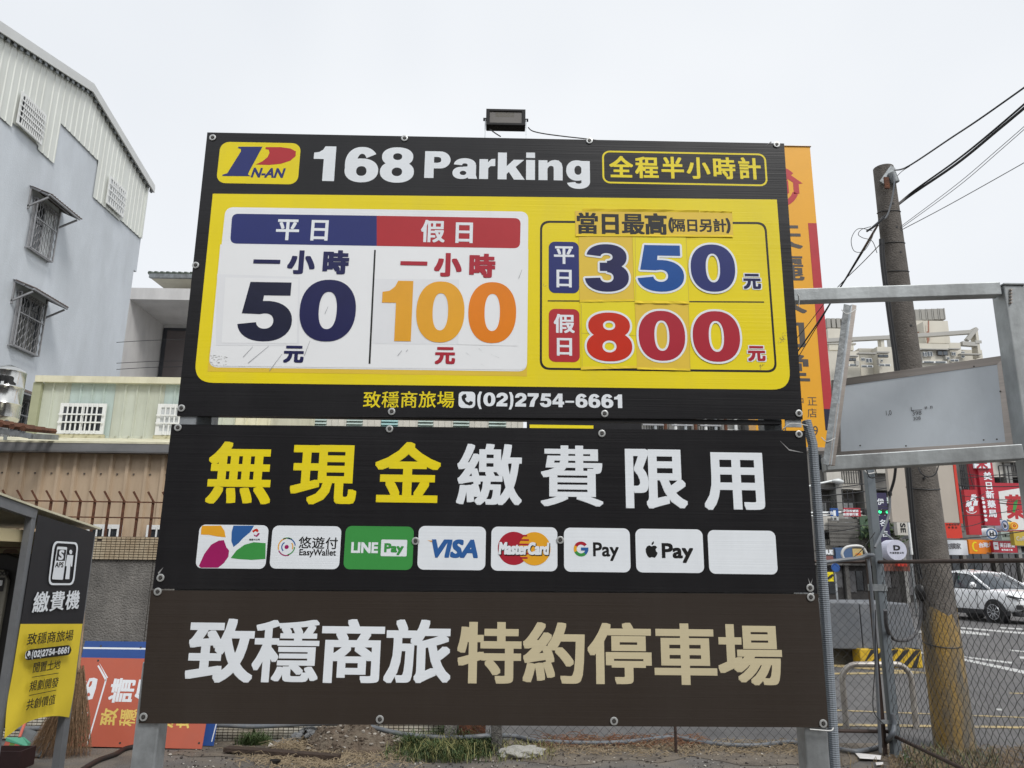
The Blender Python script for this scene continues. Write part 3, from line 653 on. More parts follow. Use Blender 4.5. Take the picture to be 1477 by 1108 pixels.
# ================================================================== SHEDS BEHIND THE WALL
def corr(x0, x1, zb, zt, y, pitch, depth, rib, flat=None, ny=-1):
    """standing-seam sheet facing -Y between x0 and x1 (zb, zt may be functions of x)"""
    f0 = zb if callable(zb) else (lambda x: zb); f1 = zt if callable(zt) else (lambda x: zt)
    prof = []; x = x0
    while x < x1-1e-6:
        for dx, d in ((0, 0), (pitch-rib*1.8, 0), (pitch-rib*1.4, depth), (pitch-rib*.4, depth)):
            if x+dx < x1: prof.append((x+dx, d))
        x += pitch
    prof.append((x1, 0)); mb = MB()
    vs = [(px_, y+ny*d, f0(px_)) for px_, d in prof]+[(px_, y+ny*d, f1(px_)) for px_, d in prof]; n = len(prof)
    mb.add(vs, [(i, i+1, i+1+n, i+n) for i in range(n-1)]); return mb
beige = mat('beige steel cladding', (.50, .385, .27), .5, 0, .06, 2, dirt=((.30, .21, .13), .5, 5, (1, 1, .15)))
cream = mat('cream steel', (.68, .65, .49), .5, 0, .07, 3, dirt=((.35, .32, .2), .5, 4, (1, 1, .3)))
palegreen = mat('pale green cladding', (.52, .55, .47), .5, 0, .08, 2, dirt=((.34, .34, .24), .6, 4, (1, 1, .12)))
mint = mat('mint cladding', (.44, .53, .50), .5, 0, .08, 2, dirt=((.3, .33, .26), .5, 4, (1, 1, .12)))
gutter_m = mat('grey gutter', (.22, .22, .225), .45, .3, .12, 3, dirt=((.12, .12, .12), .6, 3, (.3, 1, 1)))
winw = mat('white window bars', (.74, .75, .74), .45, 0, .05, 10)
glass_d = mat('dark window glass', (.03, .035, .04), .08, 0, .3, 2, spec=.8)
frost = mat('frosted window glass', (.55, .57, .58), .35, 0, .1, 4)
S1Y = 9.2
sx0, sx1 = at_y(-420, 700, S1Y).x, at_y(640, 700, S1Y).x
zg = at_y(120, 646, S1Y).z
shed = thing('beige_shed', ((sx0+sx1)/2, S1Y, 0), 'long beige ribbed steel shed with grey gutter behind the spiked wall', 'shed')
n = 14
for k in range(n):
    a = sx0+(sx1-sx0)*k/n; b = sx0+(sx1-sx0)*(k+1)/n
    corr(a, b, 0, zg-.06, S1Y, .195, .035, .035).build('cladding_panel', beige, shed)
mb = MB(); mb.box(sx0, sx1, S1Y-.16, S1Y-.03, zg-.075, zg-.06+.012); mb.box(sx0, sx1, S1Y-.165, S1Y-.152, zg-.062, zg+.03); mb.build('gutter', gutter_m, shed)
mb = MB(); mb.box(sx0, sx1, S1Y-.15, S1Y-.02, zg-.045, zg-.03); mb.build('gutter_liner', darkst, shed)
S2Y = 11.0; zr = at_y(150, 632, S2Y).z
mb = MB(); rx = sx0
while rx < sx1:
    mb.add([(rx, S1Y-.1, zg+.005), (rx+.19, S1Y-.1, zg+.005), (rx+.19, S2Y, zr), (rx, S2Y, zr), (rx+.155, S1Y-.1, zg+.04), (rx+.175, S1Y-.1, zg+.04), (rx+.175, S2Y, zr+.035), (rx+.155, S2Y, zr+.035)],
           [(0, 1, 2, 3), (4, 5, 6, 7), (4, 5, 1, 0)]); rx += .19
mb.build('roof_sheet', cream, shed, fix=False)
mb = MB(); mb.box(sx0, sx1, S1Y-.17, S1Y-.10, zg+.032, zg+.055); mb.build('roof_edge', cream, shed)
scw = mat('screw head', (.12, .10, .08), .6)
mb = MB()
for py in (683,):
    z = at_y(100, py, S1Y).z; x = sx0+.09
    while x < sx1: mb.box(x-.009, x+.009, S1Y-.012, S1Y, z-.009, z+.009); x += .195
o = mb.build('screw_heads', scw, shed); o['kind'] = 'stuff'
# low white window in the beige shed
za, zb_ = at_y(180, 757, S1Y-.04).z, at_y(180, 800, S1Y-.04).z
def grille_window(root, x0, x1, z0, z1, y, nx, nz_, bar=.022, glass=glass_d, frame=.05, split=False, name='window', M=None, fm=None):
    """framed window with bars facing -Y (M places it elsewhere)"""
    fm = fm or winw
    w_ = MB(); w_.box(x0, x1, y-.03, y-.004, z0, z0+frame, M); w_.box(x0, x1, y-.03, y-.004, z1-frame, z1, M); w_.box(x0, x0+frame, y-.03, y-.004, z0+frame, z1-frame, M); w_.box(x1-frame, x1, y-.03, y-.004, z0+frame, z1-frame, M)
    W = w_.build(name, fm, root)
    p = MB()
    if split:
        xm = (x0+x1)/2; p.box(x0+frame, xm, y-.016, y-.008, z0+frame, z1-frame, M); q_ = p.build('pane', glass, W)
        p = MB(); p.box(xm, x1-frame, y-.014, y-.009, z0+frame, z1-frame, M); p.build('pane', glass if split is True else split, W)
        p = MB(); p.box(xm-.02, xm+.02, y-.026, y-.0165, z0+frame, z1-frame, M); p.build('mullion', fm, W)
    else:
        p.box(x0+frame, x1-frame, y-.016, y-.008, z0+frame, z1-frame, M); p.build('pane', glass, W)
    b_ = MB()
    for i in range(1, nx):
        x = x0+frame+(x1-x0-2*frame)*i/nx; b_.box(x-bar/2, x+bar/2, y-.048, y-.036, z0+.004, z1-.004, M)
    for j in range(1, nz_):
        z = z0+frame+(z1-z0-2*frame)*j/nz_; b_.box(x0+.004, x1-.004, y-.058, y-.0485, z-bar/2, z+bar/2, M)
    if nx > 1 or nz_ > 1: b_.build('bars', fm, W)
    return W
for a, b in ((126, 176), (212, 262)):
    grille_window(shed, at_y(a, 770, S1Y-.04).x, at_y(b, 770, S1Y-.04).x, zb_, za, S1Y-.04, 4, 2, .016)

# upper green shed
def ux(p, y=590): return at_y(p, y, S2Y).x
ztop = at_y(150, 553, S2Y).z
ush = thing('green_shed', (ux(150), S2Y, 0), 'pale green and mint clad upper shed with white barred windows', 'shed')
segs = [(58, 98, palegreen), (98, 163, mint), (163, 235, palegreen), (235, 262, mint), (262, 292, palegreen), (292, 341, palegreen), (341, 392, cream)]
for a, b, mm in segs:
    corr(ux(a)+.002, ux(b)-.002, zr-.1, ztop, S2Y, .17, .02, .02).build('cladding_panel', mm, ush)
mb = MB(); mb.box(ux(49), ux(392), S2Y-.09, S2Y-.03, ztop-.01, ztop+.085); mb.build('eave_trim', cream, ush)
mb = MB(); mb.box(ux(46), ux(58), S2Y-.06, S2Y+.4, zr-.1, ztop-.012); mb.build('corner_trim', mat('olive trim', (.33, .34, .22), .5, 0, .1, 4), ush)
mb = MB(); mb.box(ux(58), ux(392), S2Y+.02, S2Y+2.6, zr-1, ztop); mb.build('shed_body', cream, ush)
wz0, wz1 = at_y(120, 627, S2Y).z, at_y(120, 583, S2Y).z
grille_window(ush, ux(90), ux(156), wz0, wz1, S2Y-.03, 8, 3, .02, frame=.05, split=True)
grille_window(ush, ux(230), ux(296), wz0, wz1+.01, S2Y-.03, 8, 3, .02, glass=frost, frame=.055, split=True)
for a, b in ((90, 156), (230, 296)):
    mb = MB(); mb.box(ux(a)-.02, ux(b)+.02, S2Y-.06, S2Y-.021, zr-.02, wz0-.005); mb.build('sill_panel', mat('cream infill', (.50, .47, .31), .6), ush)
# striped building seen through the slot between boards
S3Y = 14.0; s3 = lambda p: at_y(p, 610, S3Y).x
st = thing('striped_building', (s3(560), S3Y, 0), 'low building with alternating mint louvre and cream panels, glimpsed between the sign boards', 'building')
z0_, z1_ = 0, at_y(560, 585, S3Y).z
edges = [395, 420, 449, 471, 500, 523, 550, 574, 603, 625, 654, 677, 705, 730, 755]
for k, (a, b) in enumerate(zip(edges, edges[1:])):
    if k % 2 == 0:
        z = z0_+1.6; mb = MB()
        while z < z1_: mb.add([(s3(a), S3Y-.02, z), (s3(b), S3Y-.02, z), (s3(b), S3Y+.03, z+.06), (s3(a), S3Y+.03, z+.06)], [(0, 1, 2, 3)]); z += .06
        mb.box(s3(a), s3(b), S3Y+.04, S3Y+.08, z0_+1.6, z1_); mb.build('louvre_panel', mint if k != 6 else mat('sky blue panel', (.35, .55, .55), .5), st)
    else:
        corr(s3(a)+.003, s3(b)-.003, z0_+1.6, z1_, S3Y, .12, .015, .015).build('panel', mat('warm white panel', (.62, .60, .54), .5), st)
mb = MB(); mb.box(s3(395), s3(755), S3Y+.1, S3Y+4, 0, z1_); mb.build('building_body', cream, st)
mb = MB(); mb.beam((s3(388), S3Y-.3, at_y(388, 600, S3Y).z), (s3(404), S3Y-.3, at_y(404, 618, S3Y).z), .1, .06); mb.build('sloping_trim', winw, st)
db = thing('dark_board', at_y(845, 640, 12), 'black board with a yellow band behind the gap of the parking sign', 'sign')
mb = MB(); a = at_y(760, 595, 12); b = at_y(926, 640, 12); mb.box(a.x, b.x, 12, 12.06, b.z, a.z); mb.build('board_face', blk, db)
mb = MB(); a2 = at_y(764, 612.6, 11.99); b2 = at_y(856, 630, 11.99); mb.box(a2.x, b2.x, 11.985, 11.998, b2.z, a2.z); mb.build('yellow_band', yel, db)
for px_ in (780, 912):
    x = at_y(px_, 640, 12).x; mb = MB(); mb.box(x-.04, x+.04, 12.07, 12.15, 0, b.z+.2); mb.build('post', galvd, db)

# ================================================================== BLUE-GREY FOUR-STOREY BUILDING (side wall along +Y)
BX = -10.5
bluew = mat('pale blue grey render', (.60, .64, .685), .85, 0, .06, .8, bump=.25, bscale=25, dirt=((.47, .50, .53), .7, .9, (1, 1, .3)))
corrw = mat('off white corrugated steel', (.68, .70, .66), .5, 0, .03, 2, dirt=((.52, .53, .49), .5, 3, (1, 1, .1)))
def bp(x, y): p = at_x(x, y, BX); return p.y, p.z
yc, _z = bp(193, 390)
top = [bp(-60, 2), bp(127, 124), bp(211, 262)]
top[0] = (top[1][0]-(top[1][0]-bp(0, 41)[0])*1.6, top[1][1]+(bp(0, 41)[1]-top[1][1])*1.6)
slope = (top[0][1]-top[1][1])/(top[1][0]-top[0][0])
def ztop_(y):
    if y < top[1][0]: return top[1][1]+slope*(top[1][0]-y)
    t = (y-top[1][0])/(top[2][0]-top[1][0]); return top[1][1]+(top[2][1]-top[1][1])*t
bb = thing('blue_grey_building', (BX-4, yc-5, 0), 'tall pale blue-grey rendered house with off-white corrugated top storey', 'building')
YN = top[1][0]-6.5
prof = [(YN, 0), (yc, 0), (yc, ztop_(yc)-.3)]+[(y, ztop_(y)-.3) for y in (top[1][0], YN)]
mb = MB(); mb.slab([(BX, y, z) for y, z in prof], (-9, 0, 0)); mb.build('side_wall', bluew, bb)
pr = [bp(*p) for p in ((-6, 170), (14, 183), (53, 210), (53, 217), (76, 235), (85, 177), (139.5, 231.5), (133, 286), (147.6, 296), (172, 316), (200, 342.6))]
# stepped lower edge of the steel cladding, as level runs
runs = [(YN, pr[1][0], None), (pr[1][0], (pr[3][0]+pr[2][0])/2, None), ((pr[3][0]+pr[2][0])/2, pr[4][0], None), (pr[4][0], (pr[6][0]+pr[7][0])/2, None), ((pr[6][0]+pr[7][0])/2, (pr[9][0]), None), (pr[9][0], top[2][0], None)]
lev = [pr[1][1], pr[2][1], (pr[3][1]+pr[4][1])/2, (pr[5][1]+pr[6][1])/2, (pr[7][1]+pr[8][1])/2, pr[10][1]]
def zlow(y):
    for (a, b, _), l in zip(runs, lev):
        if y <= b+1e-6: return l
    return lev[-1]
for (a, b, _), l in zip(runs, lev):
    npan = max(1, round((b-a)/1.0))
    for k in range(npan):
        y0 = a+(b-a)*k/npan; y1 = a+(b-a)*(k+1)/npan
        mm = corr(y0, y1, l, lambda y: ztop_(y)-.12, 0, .21, .018, .03, ny=1)
        # sheet was made along x facing +depth: turn to lie on the wall plane
        mm.v = [Vector((BX+.03+v.y, v.x, v.z)) for v in mm.v]; mm.build('cladding_sheet', corrw, bb, fix=False)
rf = []
for y in (YN, top[1][0], top[2][0]+.25): rf.append((y, ztop_(y)))
mb = MB()
for (ya, za_), (yb, zb2) in zip(rf, rf[1:]):
    mb.slab([(BX+.16, ya, za_), (BX+.16, yb, zb2), (BX+.16, yb, zb2-.17), (BX+.16, ya, za_-.17)], (-.04, 0, 0))
    mb.slab([(BX+.15, ya, za_+.005), (BX+.15, yb, zb2+.005), (BX-9, yb, zb2+.005), (BX-9, ya, za_+.005)], (0, 0, .06))
mb.build('roof', mat('pale roof fascia', (.60, .61, .60), .5, .1, .06, 2), bb)
mb = MB()
yy = YN
while yy < top[2][0]+.2:
    mb.box(BX+.066, BX+.115, yy, yy+.1, ztop_(yy)-.23, ztop_(yy)-.10); yy += .21
o = mb.build('eave_corrugation', galvd, bb); o['kind'] = 'stuff'
mb = MB(); mb.box(BX-.05, BX+.075, top[2][0]-.01, top[2][0]+.06, lev[-1], ztop_(top[2][0])-.12); mb.build('corner_flashing', corrw, bb)
mb = MB(); zq = bp(190, 387)[1]; mb.box(BX-9, BX, yc+.001, yc+.16, zq, lev[-1]+1.2); mb.build('corner_wall', bluew, bb)
def side_window(cor, nx, nz_, glass, split, root=bb, bar=.03, fm=None, dx=.08):
    ps = [bp(*c) for c in cor]; y0 = (ps[0][0]+ps[3][0])/2; y1 = (ps[1][0]+ps[2][0])/2; z1 = (ps[0][1]+ps[1][1])/2; z0 = (ps[2][1]+ps[3][1])/2
    M = Matrix(((0, -1, 0, BX+dx), (1, 0, 0, 0), (0, 0, 1, 0), (0, 0, 0, 1)))     # local x -> world y, local -y -> world +x
    W = grille_window(root, y0, y1, z0, z1, 0, nx, nz_, bar, glass, .06, split, M=M, fm=fm)
    return W, y0, y1, z0, z1
side_window([(24.4, 132), (61, 166), (53, 208), (17.6, 179)], 12, 5, glass_d, True)
side_window([(153, 254.5), (178, 275.6), (172, 313), (147.6, 294)], 8, 4, frost, True)
alum = mat('dull aluminium', (.33, .33, .34), .5, .4, .15, 10)
awn_m = mat('brown awning sheet', (.10, .075, .065), .6, .1, .2, 6)
for cor, gl in (([(46, 286), (78.5, 309), (67.7, 378), (36.5, 357.5)], frost), ([(21.6, 420), (59.6, 440), (47.4, 513), (13, 500)], glass_d), ([(3, 566), (39, 580), (30, 640), (-6, 634)], glass_d)):
    W, y0, y1, z0, z1 = side_window(cor, 1, 1, glass_d, gl, fm=alum, dx=.03)
    # bulging burglar grille of zigzag bars
    mb = MB(); n_ = 9; d = .10; rows = 12
    for i in range(n_+1):
        pts = []
        for k in range(rows+1):
            y = y0+(y1-y0)*(i+.42*((k+i) % 2))/(n_+.42)
            pts.append((BX+d+.03, y, z0+(z1-z0)*k/rows))
        mb.tube(pts, .011, 3, False)
    for z in (z0, z1, z0+(z1-z0)*.62): mb.beam((BX+d+.03, y0, z), (BX+d+.03, y1, z), .025, .025)
    for y in (y0, y1): mb.beam((BX+d+.03, y, z0), (BX+d+.03, y, z1), .025, .025)
    for y in (y0, y1):
        for z in (z0, z1): mb.beam((BX, y, z), (BX+d+.03, y, z), .02, .02)
    mb.build('burglar_grille', alum, bb)
    # awning
    PJ = .5; mb = MB(); ya, yb = y0-.18, y1+.22; zw, zo = z1+.22, z1+.02; k = ya
    while k < yb-.01:
        mb.add([(BX, k, zw), (BX, k+.07, zw), (BX+PJ, k+.07, zo), (BX+PJ, k, zo)], [(0, 1, 2, 3)])
        mb.add([(BX, k+.07, zw), (BX, k+.085, zw+.03), (BX+PJ, k+.085, zo+.03), (BX+PJ, k+.07, zo)], [(0, 1, 2, 3)])
        mb.add([(BX, k+.085, zw+.03), (BX, k+.10, zw), (BX+PJ, k+.10, zo), (BX+PJ, k+.085, zo+.03)], [(0, 1, 2, 3)]); k += .1
    mb.build('awning_sheet', awn_m, bb, fix=False)
    mb = MB()
    for y in (ya+.05, yb-.05):
        mb.beam((BX, y, zw-.02), (BX+PJ-.02, y, zo-.03), .04, .04); mb.beam((BX, y, zo-.28), (BX+PJ-.06, y, zo-.06), .035, .035); mb.beam((BX+.02, y, zw), (BX+.02, y, zo-.34), .035, .035)
    mb.beam((BX+PJ-.03, ya, zo-.02), (BX+PJ-.03, yb, zo-.02), .04, .04); mb.beam((BX+PJ/2, ya, (zw+zo)/2-.02), (BX+PJ/2, yb, (zw+zo)/2-.02), .03, .03); mb.build('awning_frame', alum, bb)

# ================================================================== WHITE MODERN HOUSE BEHIND
HY = 24.0; hx = lambda p, y=450: at_y(p, y, HY).x; hz = lambda y, p=220: at_y(p, y, HY).z
whitec = mat('off white concrete', (.62, .61, .60), .8, 0, .06, 1, dirt=((.40, .39, .385), .5, 1.5, (1, 1, .25)))
wh = thing('white_house', (hx(260), HY, 0), 'white concrete house with deep recessed balcony and dark window, between blue-grey building and sign', 'house')
zA, zB = hz(415.5), hz(432)
xl, xr = hx(168, 540), hx(420)
mb = MB(); mb.box(xl, xr, HY, HY+.35, zB, zA); mb.build('parapet', whitec, wh)
mb = MB(); mb.box(xl, hx(191, 432)-.08, HY+.002, HY+3, 0, zB); mb.build('left_pier', whitec, wh)
mb = MB(); mb.add([(hx(191, 432)-.08, HY+.002, zB), (xr, HY+.002, zB), (xr, HY+2.6, zB-.05), (hx(191, 432)-.08, HY+2.6, zB-.05)], [(0, 1, 2, 3)]); mb.box(xl, xr, HY+.36, HY+4, zB+.01, zA-.06); mb.build('balcony_ceiling', whitec, wh, fix=False)
mb = MB(); mb.box(hx(191, 432)-.075, xr, HY+2.6, HY+2.8, 0, zB-.01); mb.build('back_wall', whitec, wh)
zf = hz(560); mb = MB(); mb.box(hx(191, 432)-.07, xr, HY+.01, HY+2.59, zf-2.2, zf-2); mb.build('balcony_floor', whitec, wh)
HB = HY+2.55; wx0, wx1 = at_y(236, 473, HB).x, at_y(330, 473, HB).x; wz1_, wz0_ = at_y(240, 473, HB).z, zf-1.9
dframe = mat('anthracite frame', (.035, .037, .045), .5)
mb = MB(); mb.box(wx0, wx1, HB, HB+.04, wz1_-.1, wz1_); mb.box(wx0, wx0+.14, HB, HB+.04, wz0_, wz1_-.1); mb.box(wx0+1.7, wx0+1.8, HB, HB+.04, wz0_, wz1_-.1)
fr = mb.build('window', dframe, wh); mb = MB(); mb.box(wx0+.14, wx1, HB+.015, HB+.03, wz0_, wz1_-.1); mb.build('pane', mat('tinted brown glass', (.13, .11, .11), .12, 0, .1, 1, spec=.8), fr)
mb = MB(); mb.box(hx(222, 410), xr, HY+1.4, HY+3.6, zA, hz(404)); mb.build('roof_room_wall', cream, wh)
zr1, zr0 = hz(391), hz(400); mb = MB(); x = hx(207, 395)
mb.slab([(x, HY+.5, zr1-.06), (xr, HY+.5, zr1-.06), (xr, HY+1.5, zr0-.14), (x+.45, HY+1.5, zr0-.14)], (0, 0, .1)); mb.build('eave_soffit', mat('pale soffit', (.50, .48, .40), .7), wh)
mb = MB(); mb.box(x, xr, HY+.38, HY+.49, zr1-.08, zr1+.06); mb.build('eave_gutter', galvd, wh)
mb = MB(); k = x
while k < xr: mb.cyl((k, HY+.4, zr1+.09), (k, HY+3, zr1+.8), .07, n=6); k += .2
o = mb.build('roof_tiles', mat('grey green roof tile', (.09, .11, .09), .7), wh); o['kind'] = 'stuff'
for k, (ya, yb) in enumerate(((489, 494), (520, 524), (528, 533))):
    cable([at_y(168, yb, 20), at_y(220, (ya+yb)/2-.5, 20), at_y(300, ya, 20)], .008, ['highest thin cable crossing in front of the white house', 'middle cable crossing in front of the white house', 'lowest cable crossing in front of the white house'][k], n=4)

# ================================================================== WATER TANK, RUSTY ROOF
TY = 9.4; tk = at_y(-6, 560, TY); tr = at_y(17, 560, TY).x-tk.x
tank = thing('water_tank', (tk.x, TY, at_y(0, 600, TY).z), 'stainless steel water tank with black lettering at the left edge', 'water tank')
steel = mat('polished stainless', (.62, .62, .60), .18, 1, .15, 3, bump=.15, bscale=6)
zt_, zb3 = at_y(0, 522, TY).z, at_y(0, 604, TY).z
mb = MB(); H_ = zt_-zb3; prof_ = [(.0, .90), (.05, .99), (.07, 1.0), (.28, 1.0), (.30, 1.03), (.32, 1.0), (.58, 1.0), (.60, 1.03), (.62, 1.0), (.86, 1.0), (.88, 1.02), (.90, .98), (.95, .7), (1.0, .25)]
mb.tube([(tk.x, TY+tr, zb3+H_*a) for a, _ in prof_], [tr*b for _, b in prof_], 28); mb.build('tank_body', steel, tank, smooth=True)
TP = Plane((tk.x, TY-.004, 1.6), (1, 0, 0), (0, 0, 1))
mb = MB()
pcs_, h_ = fit(TP, [font('APR')], (-14, 542, 15, 552))
for du, dv2 in fan(.012, .012):
    for vs, fs in pcs_:
        pts3 = []
        for u, v in vs:
            uu = max(-.97*tr, min(.97*tr, u+du)); a = math.asin(uu/tr); pts3.append((tk.x+uu, TY+tr-math.cos(a)*(tr+.004), 1.6+v+dv2))
        mb.add(pts3, fs)
mb.build('lettering', blkink, tank, fix=False)
for s in (-1, 1):
    mb = MB(); mb.beam((tk.x+s*tr*.7, TY+tr*.5, zb3), (tk.x+s*tr*.8, TY+tr*.5, zb3-.25), .03, .03); mb.build('leg', galvd, tank)
rr = thing('lean_to_roof', at_y(10, 640, 9), 'rusty corrugated lean-to roof below the water tank', 'roof')
a = at_y(-60, 600, 8.6); b = at_y(46, 618, 8.6)
mb = MB(); k = a.x
while k < b.x:
    t = (k-a.x)/(b.x-a.x); z = a.z+(b.z-a.z)*t
    mb.tube([(k, 8.55, z-.02), (k, 9.15, z+.05)], .035, 6); k += .13
mb.build('corrugated_sheet', rust, rr)
mb = MB(); mb.beam((a.x, 8.6, a.z-.09), (b.x+.02, 8.6, b.z-.09), .05, .06); mb.beam((b.x, 8.6, b.z-.09), (b.x, 9.1, b.z-.02), .05, .06); mb.build('edge_beam', galvd, rr)
for x in (a.x+.2,):
    mb = MB(); mb.beam((x, 8.62, 0), (x, 8.62, b.z-.1), .06, .06); mb.build('post', galvd, rr)
# ================================================================== PAYMENT KIOSK
KX = -2.72
kp = lambda x, y: at_x(x, y, KX)
kiosk = thing('payment_kiosk', (KX-.4, kp(60, 900).y, 0), 'payment machine shelter with black and yellow side banner, left edge', 'kiosk')
lm = mat('kiosk steel', (.22, .23, .245), .5, .4, .1, 12)
inner = mat('beige kiosk lining', (.55, .47, .28), .7, 0, .08, 2)
KP = Plane((KX+.012, 0, 1.6), (0, 1, 0), (0, 0, 1))
nb, nf = kp(0, 1066), kp(54, 741)
A, B_, C_, D_ = kp(54, 742), kp(136, 768.5), kp(100, 1035), kp(2, 1065)
bnb = mat('black banner fabric', (.018, .018, .022), .6, 0, .05, 3, bump=.25, bscale=3)
bny = mat('yellow banner fabric', (.84, .64, .04), .6, 0, .05, 3, bump=.3, bscale=4)
def banner(f0, f1, material, fold=0):
    g = []; n = 10; m_ = 14
    for j in range(m_+1):
        v = f0+(f1-f0)*j/m_
        for i in range(n+1):
            u = i/n; p = (A*(1-u)+B_*u)*(1-v)+(D_*(1-u)+C_*u)*v
            sag = .05*math.sin(math.pi*u)*max(0, v-.8)/.2
            d = .012*math.sin(u*9+v*14)*fold*max(0, (v-.72)/.28)*(1-u*.5)
            g.append(p+Vector((.004+d, 0, sag)))
    mb = MB(); mb.add(g, [(j*(n+1)+i, j*(n+1)+i+1, (j+1)*(n+1)+i+1, (j+1)*(n+1)+i) for j in range(m_) for i in range(n)])
    return mb.build('banner_panel', material, kiosk, smooth=True)
fb = .5065
b1 = banner(0, fb, bnb); b1['label'] = 'black upper banner panel'; b2 = banner(fb, 1, bny, 1); b2['label'] = 'yellow lower banner panel'
Zk = lambda l: [(a/6.927, 700+b/6.927) for a, b in l]
def pl_poly(pl, pts, name, material, parent, layer, holes=()):
    return shape(pl, [[pl.px(*p) for p in pts]]+[[pl.px(*p) for p in h] for h in holes], name, material, parent, layer)
def rqz(pts, r): return rquad([KP.px(*p) for p in pts], r, (1,)*4)
shape(KP, [rqz(Zk([(532, 556), (785, 572), (738, 998), (478, 998)]), .05), rqz(Zk([(550, 576), (768, 590), (722, 980), (496, 978)]), .04)], 'icon_frame', pale, b1, 1)
shape(KP, [rqz(Zk([(572, 612), (672, 618), (628, 945), (518, 940)]), .01)], 'icon_machine', pale, b1, 1)
shape(KP, [rqz(Zk([(574, 640), (662, 645), (648, 756), (558, 754)]), .004)], 'icon_screen', bnb, b1, 2)
latin(KP, 'S', (588/6.927, 700+652/6.927, 634/6.927, 700+742/6.927), .06, pale, b1, 3); latin(KP, 'APS', (552/6.927, 700+770/6.927, 632/6.927, 700+820/6.927), .04, blkink, b1, 2)
pl_poly(KP, Zk([(690, 668), (698, 645), (714, 645), (722, 662), (716, 688), (700, 690)]), 'icon_person', pale, b1, 1)
pl_poly(KP, Zk([(672, 696), (732, 700), (720, 812), (706, 812), (704, 780), (692, 938), (650, 938), (666, 812), (652, 806)]), 'icon_person', pale, b1, 1)
cjk(KP, '繳費機', (59.5, 869), (105, 866), 21, 30, .03, pale, b1, 1)
KY = Plane((KX+.030, 0, 1.6), (0, 1, 0), (0, 0, 1)); KPs = KP; KP = KY
cjk(KP, '致穩商旅場', (46.5, 922), (100, 917), 12.5, 17, .014, blkink, b2, 1)
shape(KP, [rquad([KP.px(*p) for p in ((37, 937.5), (103, 930), (103, 944.5), (34, 953))], .05, (1,)*4)], 'phone_band', blkink, b2, 1)
shape(KP, [rquad([KP.px(*p) for p in ((37, 939.5), (44, 938.7), (43.4, 949.5), (36, 950.5))], .015, (1,)*4)], 'phone_icon', pale, b2, 2)
handset(KP, 40, 944.5, 9, blkink, b2, 3)
def figs_line(pl, s, p0, p1, hpx, material, parent, layer):     # figures along a line that climbs
    a = Vector(pl.px(*p0)); b = Vector(pl.px(*p1)); h_ = pl.ext((p0[0]+p1[0])/2, (p0[1]+p1[1])/2, 4, hpx)[1]
    pcs = heavy(s, 6); bb_ = bbox(pcs); sx = (b.x-a.x)/(bb_[2]-bb_[0]); sl = (b.y-a.y)/(b.x-a.x); out = []
    for vs, fs in pcs: out.append(([((u-bb_[0])*sx+a.x, v*h_/100+a.y+sl*(u-bb_[0])*sx-h_/2) for u, v in vs], fs))
    return pl.put(out, 'lettering', material, parent, layer)
figs_line(KP, '(02)2754-6661', (46, 944), (99.5, 937.3), 9.5, pale, b2, 2)
cjk(KP, '閒置土地', (52.5, 963), (82.5, 959), 9.6, 15, .016, blkink, b2); cjk(KP, '規劃開發', (48, 989.5), (79.5, 985), 9.6, 15, .016, blkink, b2); cjk(KP, '共創價值', (43.5, 1016), (75, 1010), 9.6, 15, .016, blkink, b2)
for (a, b) in (((46, 977), (84.5, 971)), ((42, 1003.5), (81, 995.5))): pl_poly(KP, [(a[0], a[1]-.5), (b[0], b[1]-.5), (b[0], b[1]+.4), (a[0], a[1]+.4)], 'rule', blkink, b2, 1)
KP = KPs
# frame: posts, canopy edge, roof, lining, ceiling tube
mb = MB(); mb.box(KX-.04, KX-.002, A.y-.045, A.y-.002, 0, A.z+.02); mb.build('post', lm, kiosk)
mb = MB(); mb.box(KX-.05, KX-.006, B_.y-.035, B_.y+.03, 0, B_.z-.02); mb.build('post', lm, kiosk)
e0 = kp(0, 723); sl = (e0.z-A.z)/(e0.y-A.y); yN = 2.0; zN = A.z+sl*(yN-A.y)
ridge = [(KX, yN, zN), (KX, A.y, A.z), (KX, B_.y+.06, B_.z+(B_.z-A.z)/(B_.y-A.y)*.06)]
mb = MB()
for p, q_ in zip(ridge, ridge[1:]):
    mb.slab([Vector(p)+Vector((.01, 0, .03)), Vector(q_)+Vector((.01, 0, .03)), Vector(q_)+Vector((-1.5, 0, .03)), Vector(p)+Vector((-1.5, 0, .03))], (0, 0, .012))
mb.build('roof', cream, kiosk)
mb = MB(); mb.beam((KX-.02, yN, zN), (KX-.02, A.y-.004, A.z), .04, .055); mb.build('canopy_edge', lm, kiosk)
for t in (.35, .72):
    y = yN+(A.y-yN)*t; z = zN+(A.z-zN)*t; mb = MB(); mb.box(KX-1.48, KX-.05, y-.02, y+.02, z-.05, z-.012); mb.build('roof_rib', lm, kiosk)
yy_ = A.y+.28
mb = MB(); mb.box(KX-1.5, KX-.06, B_.y-.06, B_.y-.03, 1.0, B_.z-.0); mb.build('back_lining', inner, kiosk)
mb = MB(); mb.box(KX-1.5, KX-.055, A.y-.3, A.y+.02, A.z-.16, A.z-.09); mb.build('lining_step', inner, kiosk)
bpl = Plane((KX-.5, B_.y-.064, 1.6), (1, 0, 0), (0, 0, 1))
rr_px(bpl, -12, 789, 36, 816, 8, 'sticker', mat('faded brown sticker', (.33, .2, .13), .5), kiosk, 1); rr_px(bpl, -10, 791, 34, 816, 7, 'sticker', inner, kiosk, 2); rr_px(bpl, 3, 792, 26, 815, 6, 'sticker', mat('faded brown sticker', (.33, .2, .13), .5), kiosk, 3)
